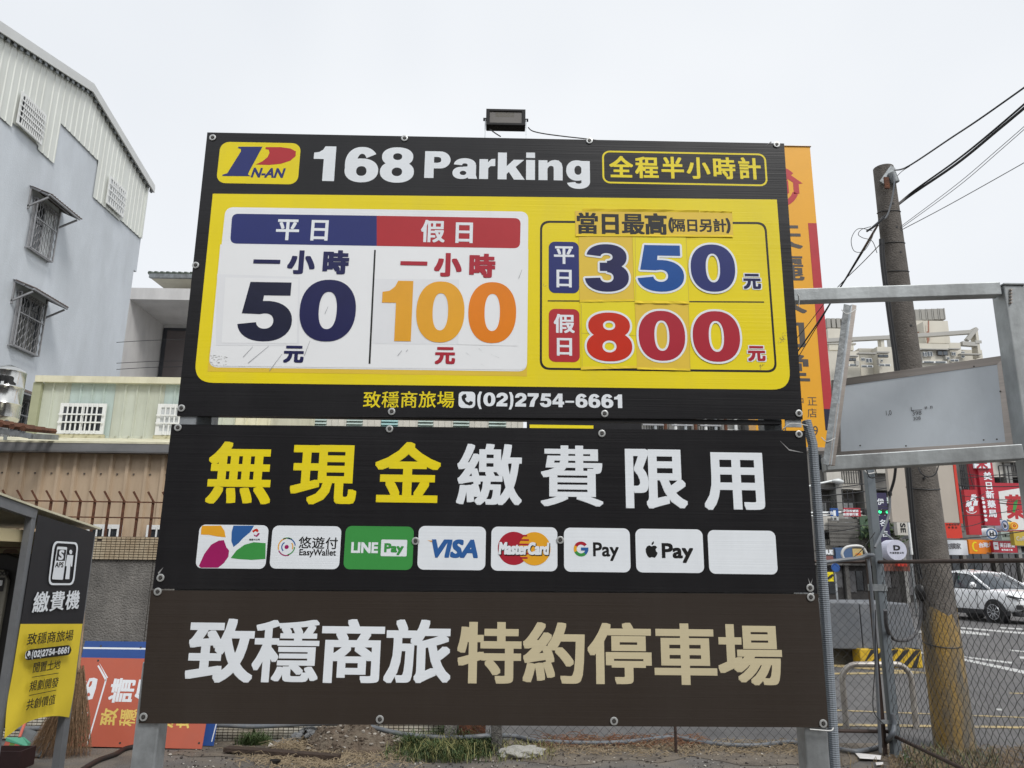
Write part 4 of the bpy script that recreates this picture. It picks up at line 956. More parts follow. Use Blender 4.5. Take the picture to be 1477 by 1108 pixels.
mb = MB(); y = A.y-.45; z = A.z-.115; mb.box(KX-1.3, KX-.22, y-.03, y+.03, z-.02, z+.02); mb.build('lamp_tube', galv, kiosk)
# payment machine
MY = 4.68
mx0 = KX-.95
pm = thing('payment_machine', (KX-.4, MY+.3, 0), 'black parking payment machine with grey face inside the shelter', 'payment machine')
q0 = at_y(28, 812, MY+.02); q1 = at_y(0, 802, MY+.02)
R_ = at_y(33, 812, MY).x
blkpl = mat('black plastic', (.015, .015, .016), .4, 0, .1, 8)
mp_ = [(mx0, .66), (R_, .66), (R_, q0.z-.02), (R_-.05, q0.z+.03), (R_-.13, q0.z+.055), (mx0, q0.z+.06)]
mb = MB(); mb.slab([(x, MY+.05, z) for x, z in mp_], (0, .4, 0)); mb.build('cabinet', blkpl, pm, bevel=.01)
mb = MB(); zt4 = at_y(10, 822, MY).z
mp2_ = [(mx0+.05, .72), (R_-.1, .72), (R_-.085, zt4-.06), (R_-.12, zt4), (mx0+.05, zt4+.005)]
mb.slab([(x, MY+.02, z) for x, z in mp2_], (0, .029, 0)); f_ = mb.build('face_panel', mat('grey machine face', (.19, .185, .16), .45, .3, .06, 6), pm, bevel=.006)
MPl = Plane((KX, MY+.018, 1.6), (1, 0, 0), (0, 0, 1))
latin(MPl, 'COCO', (-6, 824.5, 12.5, 830), .05, blkink, f_); rr_px(MPl, -20, 833, 6, 853, 1, 'screen', blkpl, f_, 1); rr_px(MPl, -8, 837, 3.5, 845, 1, 'screen_label', pale, f_, 2)

# ================================================================== BOARDS LEANING ON THE WALL
def lean_board(bl, br, ytop, name, label, material, dy=.2, t=.004, lift=.015):
    a = at_z(*bl, lift); b = at_z(*br, lift); V = Vector((0, dy, 1)).normalized()
    a.y += .0; b.y = a.y+(b.y-a.y)
    pl = Plane(a, b-a, V); u1 = pl.px(*br)[0]; v1 = pl.px((bl[0]+br[0])/2-40, ytop)[1]
    o = thing(name, a.lerp(b, .5), label, 'sign board')
    mb = MB(); mb.slab([pl.p3(0, 0), pl.p3(u1, 0), pl.p3(u1, v1), pl.p3(0, v1)], -pl.N*t); f = mb.build('board_face', material, o)
    return o, pl, f, u1, v1
redbd = mat('orange red board', (.52, .125, .075), .5, 0, .06, 2, dirt=((.45, .13, .09), .5, 3, (1, 1, 1)))
bluebd = mat('royal blue board', (.03, .085, .30), .45, 0, .08, 3)
o1, p1, f1, u1, v1 = lean_board((84, 1076), (291, 1080.5), 949, 'leaning_board', 'orange-red parking board leaning sideways against the wall', redbd)
o2, p2, f2, u2, v2 = lean_board((88, 1072.5), (308, 1076), 925, 'leaning_board', 'dark blue board with white line behind the orange-red board', bluebd, dy=.2)
Zr = lambda l: [(a/5.892, 920+b/5.892) for a, b in l]
cw = lambda pts, nm='marking', m_=pale, L_=1, holes=(): pl_poly(p1, Zr(pts), nm, m_, f1, L_, [Zr(h) for h in holes])
cw([(845, 218), (850, 222), (918, 338), (908, 345)]); cw([(828, 240), (840, 232), (908, 350), (900, 375)]); cw([(896, 350), (910, 350), (745, 915), (733, 915)])
cw([(720, 370), (736, 368), (700, 470), (725, 500), (715, 505), (682, 488), (685, 450)]); cw([(760, 345), (800, 340), (830, 352), (815, 430), (785, 520), (740, 530), (722, 500), (735, 400)], holes=[[(765, 372), (785, 368), (778, 400), (762, 420), (752, 415)], [(745, 470), (758, 465), (768, 485), (758, 500), (742, 495)]])
cw([(625, 632), (748, 632), (712, 737), (600, 730)])
cjk(p1, '請', (177, 996), (177, 996), 36, 36, .032, pale, f1, rot=math.pi/2); cjk(p1, '保', (214, 996), (214, 996), 36, 36, .032, pale, f1, rot=math.pi/2)
ylt = mat('pale yellow print', (.80, .60, .16), .4)
cjk(p1, '致穩商旅場', (157.5, 1034), (268, 1038), 25, 25, .025, ylt, f1, rot=math.pi/2)
pl_poly(p2, [(120, 933.5), (316, 936), (316, 938.5), (120, 936)], 'white_line', pale, f2, 1); pl_poly(p2, [(304.5, 1070), (306, 1070), (313, 1043), (311.5, 1043)], 'white_line', pale, f2, 1)
for (x, y, pl, f) in ((141.5, 953, p1, f1), (173, 1072, p1, f1), (145.5, 932, p2, f2), (203, 934, p2, f2), (287, 1072, p1, f1)):
    c = pl.px(x, y); shape(pl, [ell(c[0], c[1], .010, .010, 10)], 'screw', bolt_m, f, 1)
# ================================================================== BROOM, DUSTPAN, CRATE
straw = mat('broom straw', (.20, .125, .07), .8, 0, .45, 60)
bm_ = at_z(100, 1094); bt = at_y(112, 985, bm_.y+.05)
broom = thing('broom', bm_, 'bushy brown straw broom standing behind the kiosk banner', 'broom')
mb = MB(); rnd = random.Random(5)
for k in range(620):
    a = rnd.uniform(0, 2*math.pi); r_ = rnd.random()**.5
    s = bt+Vector((math.cos(a)*.03, math.sin(a)*.03, rnd.uniform(-.05, .14)))
    w_ = rnd.uniform(-.02, .12)
    e_ = Vector((bm_.x-.12+r_*math.cos(a)*.27, bm_.y+.05+r_*math.sin(a)*.14, max(.004, w_*(1-r_*.3))))
    m2 = s.lerp(e_, .5)+Vector((rnd.uniform(-.03, .03), rnd.uniform(-.02, .02), rnd.uniform(-.02, .04)))
    mb.tube([s, m2, e_], [.0025, .002, .001], 3, False)
o = mb.build('bristles', straw, broom, fix=False); o['kind'] = 'stuff'
mb = MB(); mb.cyl(bt+Vector((0, 0, -.05)), at_y(121, 880, bm_.y+.12), .012, n=8); mb.build('handle', mat('bamboo', (.36, .25, .15), .6, 0, .2, 12), broom, smooth=True)
for k in range(3):
    mb = MB(); c = bt+Vector((0, 0, -.02+k*.05)); mb.cyl(c, c+Vector((0, 0, .006)), .036, n=12); mb.build('binding', darkst, broom)
dp = at_z(30, 1088)
dpan = thing('dustpan', dp, 'grey dustpan with a green and pink squeegee beside the broom', 'dustpan')
greyp = mat('grey plastic', (.13, .14, .145), .5); grn = mat('sea green plastic', (.10, .38, .25), .4); pnk = mat('salmon plastic', (.55, .14, .10), .5)
mb = MB(); c0, c1, c2, c3 = at_z(20, 1085, .03), at_z(58, 1090, .03), at_y(62, 1058, dp.y+.25), at_y(30, 1048, dp.y+.25)
mb.slab([c0, c1, c2, c3], (0, .0, -.012)); mb.slab([c1, c2, c2+Vector((0, 0, .07)), c1+Vector((0, 0, .03))], (.008, 0, 0)); mb.build('pan', greyp, dpan)
mb = MB(); a, b, c = at_y(8, 1069, dp.y-.02), at_y(42, 1078, dp.y-.02), at_y(28, 1064, dp.y+.0)
mb.slab([a, b, b+Vector((.0, 0, .03)), c+Vector((.03, 0, 0)), c, a+Vector((0, 0, .025))], (0, .02, 0)); mb.build('squeegee_head', grn, dpan)
mb = MB(); mb.cyl(c, at_y(37, 1040, dp.y+.15), .012, n=8); mb.build('handle', pnk, dpan)
for k in range(5):
    mb = MB(); a2 = a.lerp(b, k/5); b2 = a.lerp(b, (k+1)/5); z_ = Vector((0, .003, 0)); mb.slab([a2+z_, b2+z_, b2+z_+Vector((-.03, 0, -.09)), a2+z_+Vector((-.03, 0, -.09))], (0, .006, 0)); mb.build('stripe', pnk if k % 2 == 0 else mat('moss green plastic', (.14, .25, .06), .6), dpan)
cr_ = at_z(8, 1108); crate = thing('crate', cr_, 'dark maroon crate at the bottom left corner', 'crate')
mm_ = mat('dark maroon', (.03, .012, .012), .7, 0, .2, 12); zc = at_y(10, 1084, cr_.y-.1).z; x1c = at_y(30, 1090, cr_.y-.1).x
for nm, bx in (('side', (x1c-.5, x1c, cr_.y-.10, cr_.y-.085, 0, zc)), ('side', (x1c-.5, x1c, cr_.y+.085, cr_.y+.10, 0, zc)), ('side', (x1c-.015, x1c-.001, cr_.y-.084, cr_.y+.084, 0, zc)), ('bottom', (x1c-.48, x1c-.02, cr_.y-.08, cr_.y+.08, .01, .02))):
    mb = MB(); mb.box(*bx); mb.build(nm, mm_, crate)
cable([at_z(112, 1115, .02), at_z(140, 1098, .02), at_z(165, 1089, .02), at_z(182, 1080, .02), at_z(215, 1074, .02)], .022, 'thick black hose on the ground in front of the orange-red board', name='hose', cat='hose', n=10)

# ================================================================== GROUND CONDUIT
hp = [at_y(-30, 1052, 7.5), at_y(100, 1050, 7.5), at_y(230, 1048, 7.5), at_y(315, 1046, 7.5), at_y(362, 1048, 7.5), at_y(403, 1046.3, 7.5), at_y(450, 1044, 7.5), at_y(512, 1044, 7.5), at_y(537, 1049, 7.5), at_y(568, 1056.5, 7.42), at_y(605, 1062, 7.35), at_y(660, 1064, 7.3), at_y(705, 1061.5, 7.3)] + \
     [at_z(x, y, .035) for x, y in ((740, 1062), (777, 1069), (843, 1072), (902, 1070.5), (958, 1064.5), (977, 1064), (1008, 1070.5), (1051, 1074.6), (1098, 1075), (1136, 1070.5), (1170, 1076), (1207, 1080), (1237, 1083.7), (1268, 1077))] + [at_y(1285, 1062, PF.y-.1), at_y(1290, 1046, PF.y-.08), at_y(1288, 1030, PF.y-.07)]
cable(hp, .021, 'long grey plastic conduit snaking along the wall foot and the ground', plast, 'ground_conduit', 'conduit', n=10)

# ================================================================== DEBRIS, STRAW, GRASS
rnd = random.Random(11)
def rock_mesh(name, material, seed):
    r = random.Random(seed); bm = bmesh.new(); bmesh.ops.create_icosphere(bm, subdivisions=1, radius=1)
    for v in bm.verts: v.co *= r.uniform(.6, 1.1)
    for v in bm.verts: v.co.z *= .65
    me = bpy.data.meshes.new(name); bm.to_mesh(me); bm.free(); me.materials.append(material); return me
def scatter(name, label, cat, material, n, fn, smin, smax, seed):
    r = random.Random(seed); mb = MB()
    ico = bmesh.new(); bmesh.ops.create_icosphere(ico, subdivisions=1, radius=1); bv = [v.co.copy() for v in ico.verts]; bf = [tuple(v.index for v in f.verts) for f in ico.faces]; ico.free()
    for k in range(n):
        p = fn(r); s = r.uniform(smin, smax)*(1 if r.random() < .85 else 1.8); R = Matrix.Rotation(r.uniform(0, 6.3), 3, 'Z') @ Matrix.Rotation(r.uniform(-.5, .5), 3, 'X')
        sc3 = (r.uniform(.7, 1.5), r.uniform(.6, 1.2), r.uniform(.3, .8))
        mb.add([p+R @ Vector((v.x*sc3[0]*s*r.uniform(.75, 1.15), v.y*sc3[1]*s, v.z*sc3[2]*s)) for v in bv], bf)
    o = mb.build(name, material, fix=False); tag(o, label, cat, kind='stuff'); return o
HC = at_z(508, 1084)     # heap
HW = .48
def heap_h(x, y):
    d = ((x-HC.x)/HW)**2+((y-(HC.y+.10))/.26)**2
    n_ = .03*math.sin(x*17+y*9)+.02*math.sin(x*31-y*23); return max(0, (1-d))*.20*(1-.3*((x-HC.x)/HW))+n_*max(0, 1-d)
heapm = mat('crumbly soil', (.12, .09, .065), .98, 0, .4, 14, bump=1, bscale=60, dirt=((.20, .17, .13), .8, 12, (1, 1, 1)))
mb = MB(); n = 46
gv = [(HC.x-HW+2*HW*i/n, HC.y-.2+.6*j/n) for j in range(n+1) for i in range(n+1)]
mb.add([(x, y, .009+heap_h(x, y)+(rnd.uniform(-.006, .006) if heap_h(x, y) > .01 else -.006)) for x, y in gv], [(j*(n+1)+i, j*(n+1)+i+1, (j+1)*(n+1)+i+1, (j+1)*(n+1)+i) for j in range(n) for i in range(n)])
tag(mb.build('soil_heap', heapm, fix=False), 'brown heap of soil and rubble under the parking sign', 'soil heap', kind='stuff')
stone = mat('pale rubble', (.33, .30, .26), .9, 0, .3, 20); stone2 = mat('grey rubble', (.17, .175, .18), .9, 0, .35, 18)
def on_heap(r):
    x = HC.x+r.uniform(-.45, .5); y = HC.y+r.uniform(-.15, .3); return Vector((x, y, .012+heap_h(x, y)))
scatter('pale_stones', 'pale stones scattered over the soil heap', 'stones', stone, 110, on_heap, .007, .018, 3)
GC = at_z(440, 1076)
def on_grey(r): a = r.gauss(0, .11); b = r.gauss(0, .07); return Vector((GC.x+a, GC.y+.08+b, .02+max(0, .11-(a*a+b*b)*5)))
scatter('grey_rubble', 'pile of broken grey mortar beside the soil heap', 'rubble', stone2, 150, on_grey, .014, .036, 4)
clod = mat('brown clods', (.10, .075, .055), .97, 0, .4, 20)
scatter('soil_clods', 'brown clods over the soil heap', 'soil clods', clod, 420, on_heap, .005, .015, 8)
def on_lot(r):
    p = at_z(r.uniform(240, 1230), r.uniform(1072, 1112)); return Vector((p.x, p.y, .012))
scatter('loose_chips', 'small pale chips and grit scattered on the ground', 'grit', mat('pale chip', (.5, .47, .42), .8, 0, .3, 30), 260, on_lot, .003, .008, 5)
scatter('dark_grit', 'dark grit scattered on the ground below the sign', 'grit', mat('dark grit', (.06, .05, .045), .9, 0, .3, 30), 700, on_lot, .003, .009, 6)
def straws(name, label, n, fn, seed, lmin=.04, lmax=.14, material=None, r0=.0024):
    r = random.Random(seed); mb = MB()
    for k in range(n):
        p = fn(r); a = r.uniform(0, 6.3); l = r.uniform(lmin, lmax); el = abs(r.gauss(0, .25))
        d = Vector((math.cos(a)*math.cos(el), math.sin(a)*math.cos(el), math.sin(el)))*l
        q_ = p+d*.5+Vector((0, 0, r.uniform(0, .02))); e_ = p+d; e_.z = max(.01, e_.z*.7)
        mb.tube([p, q_, e_], [r0, r0, r0*.5], 3, False)
    o = mb.build(name, material or mat('dry straw', (.33, .26, .17), .85, 0, .3, 30), fix=False); tag(o, label, 'straw', kind='stuff'); return o
straws('dry_straw', 'dry straw spread in front of the soil heap', 1100, lambda r: at_z(r.triangular(325, 620, 440), r.triangular(1080, 1112, 1094), .012), 1)
straws('dry_straw', 'dry straw lying along the chain-link fence foot', 1500, lambda r: at_z(r.uniform(770, 1200), r.triangular(1066, 1092, 1078), .012), 2)
straws('brown_twigs', 'reddish brown twigs along the fence foot', 500, lambda r: at_z(r.uniform(780, 1010), r.uniform(1062, 1078), .02), 3, .05, .2, mat('red brown twig', (.22, .10, .05), .85, 0, .3, 30))
straws('leaf_litter', 'dry leaf litter around the utility pole foot', 1400, lambda r: at_z(r.uniform(1280, 1500), r.uniform(1078, 1125), .012), 4, .03, .1, mat('dull litter', (.23, .17, .11), .9, 0, .35, 30))
straws('dry_straw', 'dry stalks at the foot of the tiled wall', 260, lambda r: at_z(r.uniform(400, 480), r.uniform(1070, 1080), .03), 9, .08, .22)
def grass(name, label, n, cx, cy, sx_, sy_, seed, hmin, hmax, material, fn=None):
    r = random.Random(seed); mb = MB()
    for k in range(n):
        a_, b_ = r.gauss(0, .5), r.gauss(0, .5)
        if fn: p = fn(r)
        else: p = Vector((cx+max(-1.1, min(1.1, a_))*sx_, cy+max(-1, min(1, b_))*sy_, 0))
        h_ = r.uniform(hmin, hmax)*(1-.35*min(1, abs(a_))); az = r.uniform(0, 6.3); ln = h_*r.uniform(.3, 1.6); w_ = r.uniform(.0018, .0038)
        d = Vector((math.cos(az), math.sin(az), 0)); s_ = Vector((-d.y, d.x, 0))*w_
        pts = [p, p+d*ln*.25+Vector((0, 0, h_*.55)), p+d*ln*.65+Vector((0, 0, h_*.9)), p+d*ln+Vector((0, 0, h_*r.uniform(.6, .98)))]
        mb.add([pts[0]-s_, pts[0]+s_, pts[1]-s_, pts[1]+s_, pts[2]-s_*.7, pts[2]+s_*.7, pts[3]], [(0, 1, 3, 2), (2, 3, 5, 4), (4, 5, 6)])
    o = mb.build(name, material, fix=False); tag(o, label, 'grass', kind='stuff'); return o
gm1 = mat('green grass blade', (.06, .095, .03), .6, 0, .5, 7); gm2 = mat('yellowed grass blade', (.22, .21, .08), .7, 0, .35, 6)
g0 = at_z(640, 1092); gR = (at_z(712, 1092)-at_z(565, 1092)).x/2
grass('grass_tuft', 'green grass clump under the middle of the parking sign', 3000, g0.x, g0.y+.12, gR*1.0, .34, 1, .02, .13, gm1)
for k_, (ax_, ay_, nn_) in enumerate(((-.5, .1, 420), (-.15, -.08, 380), (.2, .22, 520), (.45, .02, 420), (.05, .3, 420), (.65, .2, 300))):
    grass('grass_tuft', ('leftmost', 'front left', 'tallest middle', 'right', 'rear middle', 'rightmost')[k_]+' tuft of the green grass clump under the sign', nn_, g0.x+ax_*gR*1.3, g0.y+.1+ay_, .10, .07, 20+k_, .06, (.2, .16, .25, .18, .24, .17)[k_], gm1)
grass('dry_grass', 'yellowed blades mixed into the green grass clump', 700, g0.x, g0.y+.1, gR*1.1, .34, 2, .05, .18, gm2)
gb = at_z(362, 1078); grass('grass_tuft', 'small green grass tuft at the tiled wall foot', 380, gb.x, gb.y+.08, .14, .07, 3, .05, .15, gm1)
ge = at_z(1340, 1098); grass('dry_grass', 'dry weeds around the yellow-painted pole foot', 700, 0, 0, 0, 0, 4, .02, .11, mat('brown dry weed', (.20, .15, .08), .8, 0, .4, 12), fn=lambda r: at_z(r.gauss(1385, 60), r.uniform(1084, 1120), 0))
grass('green_weeds', 'sparse green weeds near the fence corner', 300, 0, 0, 0, 0, 5, .04, .12, gm1, fn=lambda r: at_z(r.uniform(1300, 1440), r.uniform(1085, 1118), 0))
grass('verge_grass', 'sparse grass along the verge beyond the fence', 240, 0, 0, 0, 0, 6, .03, .1, gm2, fn=lambda r: at_z(r.uniform(720, 800), r.uniform(1075, 1100), 0))
# plank
pa, pb = at_z(326, 1080, .04), at_z(489, 1092, .04)
mb = MB(); mb.beam(pa, pb, .09, .035); tag(mb.build('plank', mat('dark wet timber', (.055, .036, .026), .8, 0, .4, 8, bump=.6, bscale=30, stretch=(1, 6, 6)), bevel=.004), 'dark weathered timber plank lying in front of the rubble', 'plank')
mb = MB(); c = at_z(397, 1099, .03)
me = rock_mesh('burnt_lump', mat('burnt black', (.025, .022, .02), .9, 0, .3, 30, bump=1, bscale=60), 4); o = inst(me, 'burnt_lump', c, (0, 0, .4), (.06, .045, .05)); tag(o, 'black burnt lump on the straw', 'lump')
me = bpy.data.meshes.new('bag'); bm = bmesh.new(); bmesh.ops.create_icosphere(bm, subdivisions=4, radius=1)
from mathutils import noise
for v in bm.verts: v.co += v.co*.35*noise.noise(v.co*2.2)+v.co*.12*noise.noise(v.co*7); v.co.z = max(-.35, v.co.z)
bm.to_mesh(me); bm.free(); me.polygons.foreach_set('use_smooth', [True]*len(me.polygons)); me.materials.append(mat('dirty white cloth', (.36, .35, .32), .8, 0, .25, 12, bump=.6, bscale=12))
o = inst(me, 'cloth_bag', at_z(752, 1086, .03), (0, 0, .2), (.19, .12, .055)); tag(o, 'crumpled dirty white bag beside the grass clump', 'bag')
paperm = mat('white paper', (.72, .70, .68), .8, 0, .08, 12)
def paper(pts, label):
    q_ = [at_z(x, y, .02+.012*(k % 2)) for k, (x, y) in enumerate(pts)]; mb = MB(); mb.slab(q_, (0, 0, .002)); tag(mb.build('paper_scrap', paperm), label, 'paper scrap', 'paper scraps on the ground')
paper([(1233, 1086), (1271, 1090), (1270, 1096), (1240, 1094)], 'long printed paper strip on the dirt near the fence corner post')
paper([(1263, 1100), (1274, 1099.5), (1274, 1103), (1264, 1104)], 'small square paper scrap nearest the bottom edge')
paper([(1104, 1072), (1113, 1070), (1111, 1079)], 'white triangular paper scrap by the conduit under the sign')
paper([(388, 1070), (397, 1076), (387, 1077)], 'white pointed scrap in front of the tiled wall')
# ================================================================== STEEL FRAME AND LIGHT BOX RIGHT OF THE SIGN
gal2 = mat('dull galvanised tube', (.42, .445, .45), .5, .5, .2, 6, bump=.05, bscale=50, dirt=((.13, .13, .13), .6, 5, (1, 1, .3)))
fa, fb2 = at_y(1120, 432, 3.43), at_y(1462, 426, 3.30)
frame = thing('sign_gantry', (fb2.x, fb2.y, 0), 'galvanised steel tube frame right of the parking sign, carrying a grey panel box', 'frame')
dirx = (fb2-fa); dirx.z = 0; dirx.normalize(); nrm = Vector((dirx.y, -dirx.x, 0))      # towards the camera side
def tube_bar(a, b, w_, h_, name='bar', m_=gal2, up=(0, 0, 1)):
    mb = MB(); mb.beam(a, b, w_, h_, up); return mb.build(name, m_, frame, bevel=.004)
zT = (at_y(1290, 425.5, 3.37)).z
tube_bar(Vector((fa.x, fa.y, zT)), Vector((fb2.x-.07, fb2.y, zT+.005)), .06, .062)
la, lb = at_y(1186, 671, 3.40), at_y(1480, 652, 3.27); la.z = lb.z = (la.z+lb.z)/2
la = at_y(1188, 670, 3.42); lb = at_y(1470, 653, 3.28)
tube_bar(la, lb, .085, .065)
cx_ = at_y(1474, 640, 3.27)
mb = MB(); mb.box(at_y(1461, 500, 3.27).x, at_y(1461, 500, 3.27).x+.095, 3.27, 3.365, 0, at_y(1460, 411, 3.27).z); mb.build('post', gal2, frame, bevel=.005)
mb = MB(); mb.box(at_y(1461, 500, 3.27).x-.004, at_y(1461, 500, 3.27).x+.10, 3.262, 3.372, at_y(1460, 411, 3.27).z, at_y(1460, 411, 3.27).z+.006); mb.build('post_cap', gal2, frame)
for k in range(5):          # weld beads
    p = at_y(1458.5, 418+k*4.6, 3.262); mb = MB(); mb.cyl(p+Vector((0, .006, 0)), p+Vector((0, -.004, 0)), .0065, .004, 8); mb.build('weld_bead', stainless, frame)
# tilted channel hanging between the bars
ta, tb = at_y(1224, 441, 3.36), at_y(1194, 671, 3.33)
q_ = [(-.027, 0), (.0, 0)]
mb = MB(); mb.beam(ta+Vector((-.014, -.012, 0)), tb+Vector((-.014, -.012, 0)), .026, .004, up=(0, 1, 0)); mb.build('channel_face', galvd, frame)
mb = MB(); mb.beam(ta+Vector((.010, .006, 0)), tb+Vector((.010, .006, 0)), .006, .034, up=(0, 1, 0)); mb.build('channel_side', galv, frame)
mb = MB(); mb.beam(ta+Vector((.022, .0, 0)), tb+Vector((.016, .0, 0)), .022, .02, up=(0, 1, 0)); mb.build('channel_back', stainless, frame)
for (x, y, dx) in ((1219, 449, 16), (1190, 633, 18)):
    cable([at_y(x-5, y-2, 3.33), at_y(x+3, y+4, 3.315), at_y(x+dx, y-3, 3.33)], .0022, 'pale tie wire round the top of the tilted channel' if y < 500 else 'pale tie wire round the foot of the tilted channel', wirewht, 'tie_wire', 'wire')
cable([at_y(1150, 423, 3.39), at_y(1153, 430, 3.385), at_y(1152, 442, 3.39)], .002, 'pale tie wire at the left end of the upper frame bar', wirewht, 'tie_wire', 'wire')
cable([at_y(1130, 618, SY-.005), at_y(1142, 611, SY-.012), at_y(1165, 614, SY-.012)], .002, 'pale tie wire round the sign post in the slot between boards', wirewht, 'tie_wire', 'wire')
cable([at_y(1168, 1052, SY-.01), at_y(1180, 1053, SY-.012), at_y(1198, 1054, SY-.012), at_y(1202, 1050, SY)], .0025, 'white cable tie round the right post below the brown board', wirewht, 'tie_wire', 'wire')
# light box: stainless frame, pale grey sheet
bq = [at_y(1199, 549, 3.85), at_y(1452, 512.5, 3.36), at_y(1467, 649, 3.36), at_y(1201, 662, 3.85)]
bn = (bq[1]-bq[0]).cross(bq[3]-bq[0]).normalized()
if bn.dot(CAM-bq[0]) < 0: bn = -bn
box = thing('light_box', bq[3].lerp(bq[2], .5), 'tilted blank light box with pale grey sheet and stainless trim', 'light box')
mb = MB(); mb.slab([p-bn*.006 for p in bq], -bn*.13); mb.build('box_body', stainless, box)
inn = [bq[0].lerp(bq[2], .02), None, None, None]
def inset(i, a, b): p = bq[i]; return p+(bq[(i+1) % 4]-p)*a+(bq[(i-1) % 4]-p)*b
def uvq(u, v): return (bq[0]*(1-u)+bq[1]*u)*(1-v)+(bq[3]*(1-u)+bq[2]*u)*v
iu, iv = .052, .085
for (a, b, c, d) in (((0, 0), (1, 0), (1-iu, iv), (iu, iv)), ((1, 0), (1, 1), (1-iu, 1-iv), (1-iu, iv)), ((1, 1), (0, 1), (iu, 1-iv), (1-iu, 1-iv)), ((0, 1), (0, 0), (iu, iv), (iu, 1-iv))):
    mb = MB(); mb.slab([uvq(*a)+bn*.004, uvq(*b)+bn*.004, uvq(*c)+bn*.002, uvq(*d)+bn*.002], -bn*.009); mb.build('trim', stainless, box)
sheetm = mat('pale grey sheet', (.66, .71, .755), .5, 0, .03, 1.5, dirt=((.38, .41, .43), .4, 2, (1, 1, .5)))
mb = MB(); mb.slab([uvq(iu-.004, iv-.004), uvq(1-iu+.004, iv-.004), uvq(1-iu+.004, 1-iv+.004), uvq(iu-.004, 1-iv+.004)], -bn*.005); fs2 = mb.build('sheet', sheetm, box)
BPl = Plane(uvq(.5, .5), bq[1]-bq[0], (bq[0]-bq[3]))
pen = mat('marker pen', (.10, .10, .11), .6)
for s, b in (('1,0', (1278, 592, 1286, 600)), ('L', (1314, 587, 1318, 593)), ('" "', (1334, 586, 1345, 590)), ('398', (1316, 593, 1329, 599)), ('308', (1317, 601, 1328, 606))):
    latin(BPl, s, b, 0, pen, fs2, 2, name='handwriting')
pl_poly(BPl, [(1314, 591.8), (1330, 590.8), (1330, 591.5), (1314, 592.5)], 'handwriting', pen, fs2, 2)
for x, y in ((1233.5, 547), (1405, 529), (1419, 635), (1438, 634), (1241, 643), (1307, 643.5), (1443, 565)):
    c = BPl.px(x, y); shape(BPl, [ell(c[0], c[1], .004, .004, 10)], 'screw', bolt_m, box, 12)
cable([at_y(1200, 640, 3.55), at_y(1199, 655, 3.5), at_y(1203, 664, 3.45), at_y(1210, 667, 3.42)], .004, 'black lead hanging behind the tilted channel')

# ================================================================== TALL ORANGE SHOP SIGN
OY = 12.0
oc = [at_y(1074, 201, OY), at_y(1170, 209, OY), at_y(1203, 646, OY), at_y(1097, 642, OY)]
xr_, xl_ = at_y(1190, 500, OY).x, at_y(1190, 500, OY).x-1.27
xr_ = (at_y(1170, 209, OY).x+at_y(1200, 600, OY).x)/2; xl_ = xr_-1.27
zo1, zo0 = at_y(1150, 211.5, OY).z, at_y(1150, 645, OY).z
orange = mat('amber sign sheet', (.80, .38, .012), .4, 0, .04, 1.5)
os_ = thing('vertical_shop_sign', ((xl_+xr_)/2, OY, zo0), 'tall orange vertical shop sign with red emblem and dark characters behind the parking sign', 'sign')
mb = MB(); mb.box(xl_, xr_, OY, OY+.35, zo0, zo1); bf = mb.build('sign_box', orange, os_)
mb = MB(); mb.box(xl_-.02, xr_+.02, OY-.02, OY+.37, zo0-.06, zo0-.002); mb.build('bottom_rail', stainless, os_)
mb = MB(); mb.box(xl_-.02, xr_+.02, OY-.02, OY+.37, zo1+.002, zo1+.012); mb.build('top_rail', stainless, os_)
OP = Plane((0, OY-.002, 1.6), (1, 0, 0), (0, 0, 1))
stripe = [OP.px(1169, 322), OP.px(1180, 323), OP.px(1196, 590), OP.px(1190, 590)]
zs_a, zs_b = OP.px(1175, 322)[1], OP.px(1190, 590)[1]
shape(OP, [[(xr_-.15, zs_a), (xr_, zs_a), (xr_, zs_b), (xr_-.15, zs_b)]], 'red_stripe', redp, bf, 1)
shape(OP, [[(xr_-.15, zs_b), (xr_, zs_b), (xr_, zs_b-.35), (xr_-.15, zs_b-.35)]], 'dark_stripe', navyb, bf, 1)
charc = mat('charcoal lettering', (.07, .06, .055), .5)
lx = (xl_+xr_)/2-.02; lz = OP.px(1140, 269)[1]; R = .40
shape(OP, [arc(lx, lz, R, R, R*.76, R*.76, 200, 340, 2)], 'emblem', redp, bf, 1)
shape(OP, [[(lx+R*.76, lz-R*.34), (lx+R, lz-R*.34), (lx+R, lz+.1), (lx+R*.76, lz+.1)]], 'emblem', redp, bf, 1)
shape(OP, [[(lx+R*1.18, lz+.06), (lx+R*.55, lz+.26), (lx+R*.2, lz+.08), (lx+R*.3, lz+.02), (lx+R*.55, lz+.14), (lx+R*.85, lz+.05)]], 'emblem', redp, bf, 2)
shape(OP, [arc(lx, lz, R*1.05, R*.98, R*.80, R*.74, 40, 140, 2)], 'emblem', redp, bf, 1)
shape(OP, [[(lx+R*.35, lz+.05), (lx+R*.55, lz+.12), (lx+R*.55, lz-.12), (lx+R*.2, lz-.26), (lx-.02, lz-.28), (lx-.02, lz-.20), (lx+R*.35, lz-.08)]], 'emblem', redp, bf, 1)
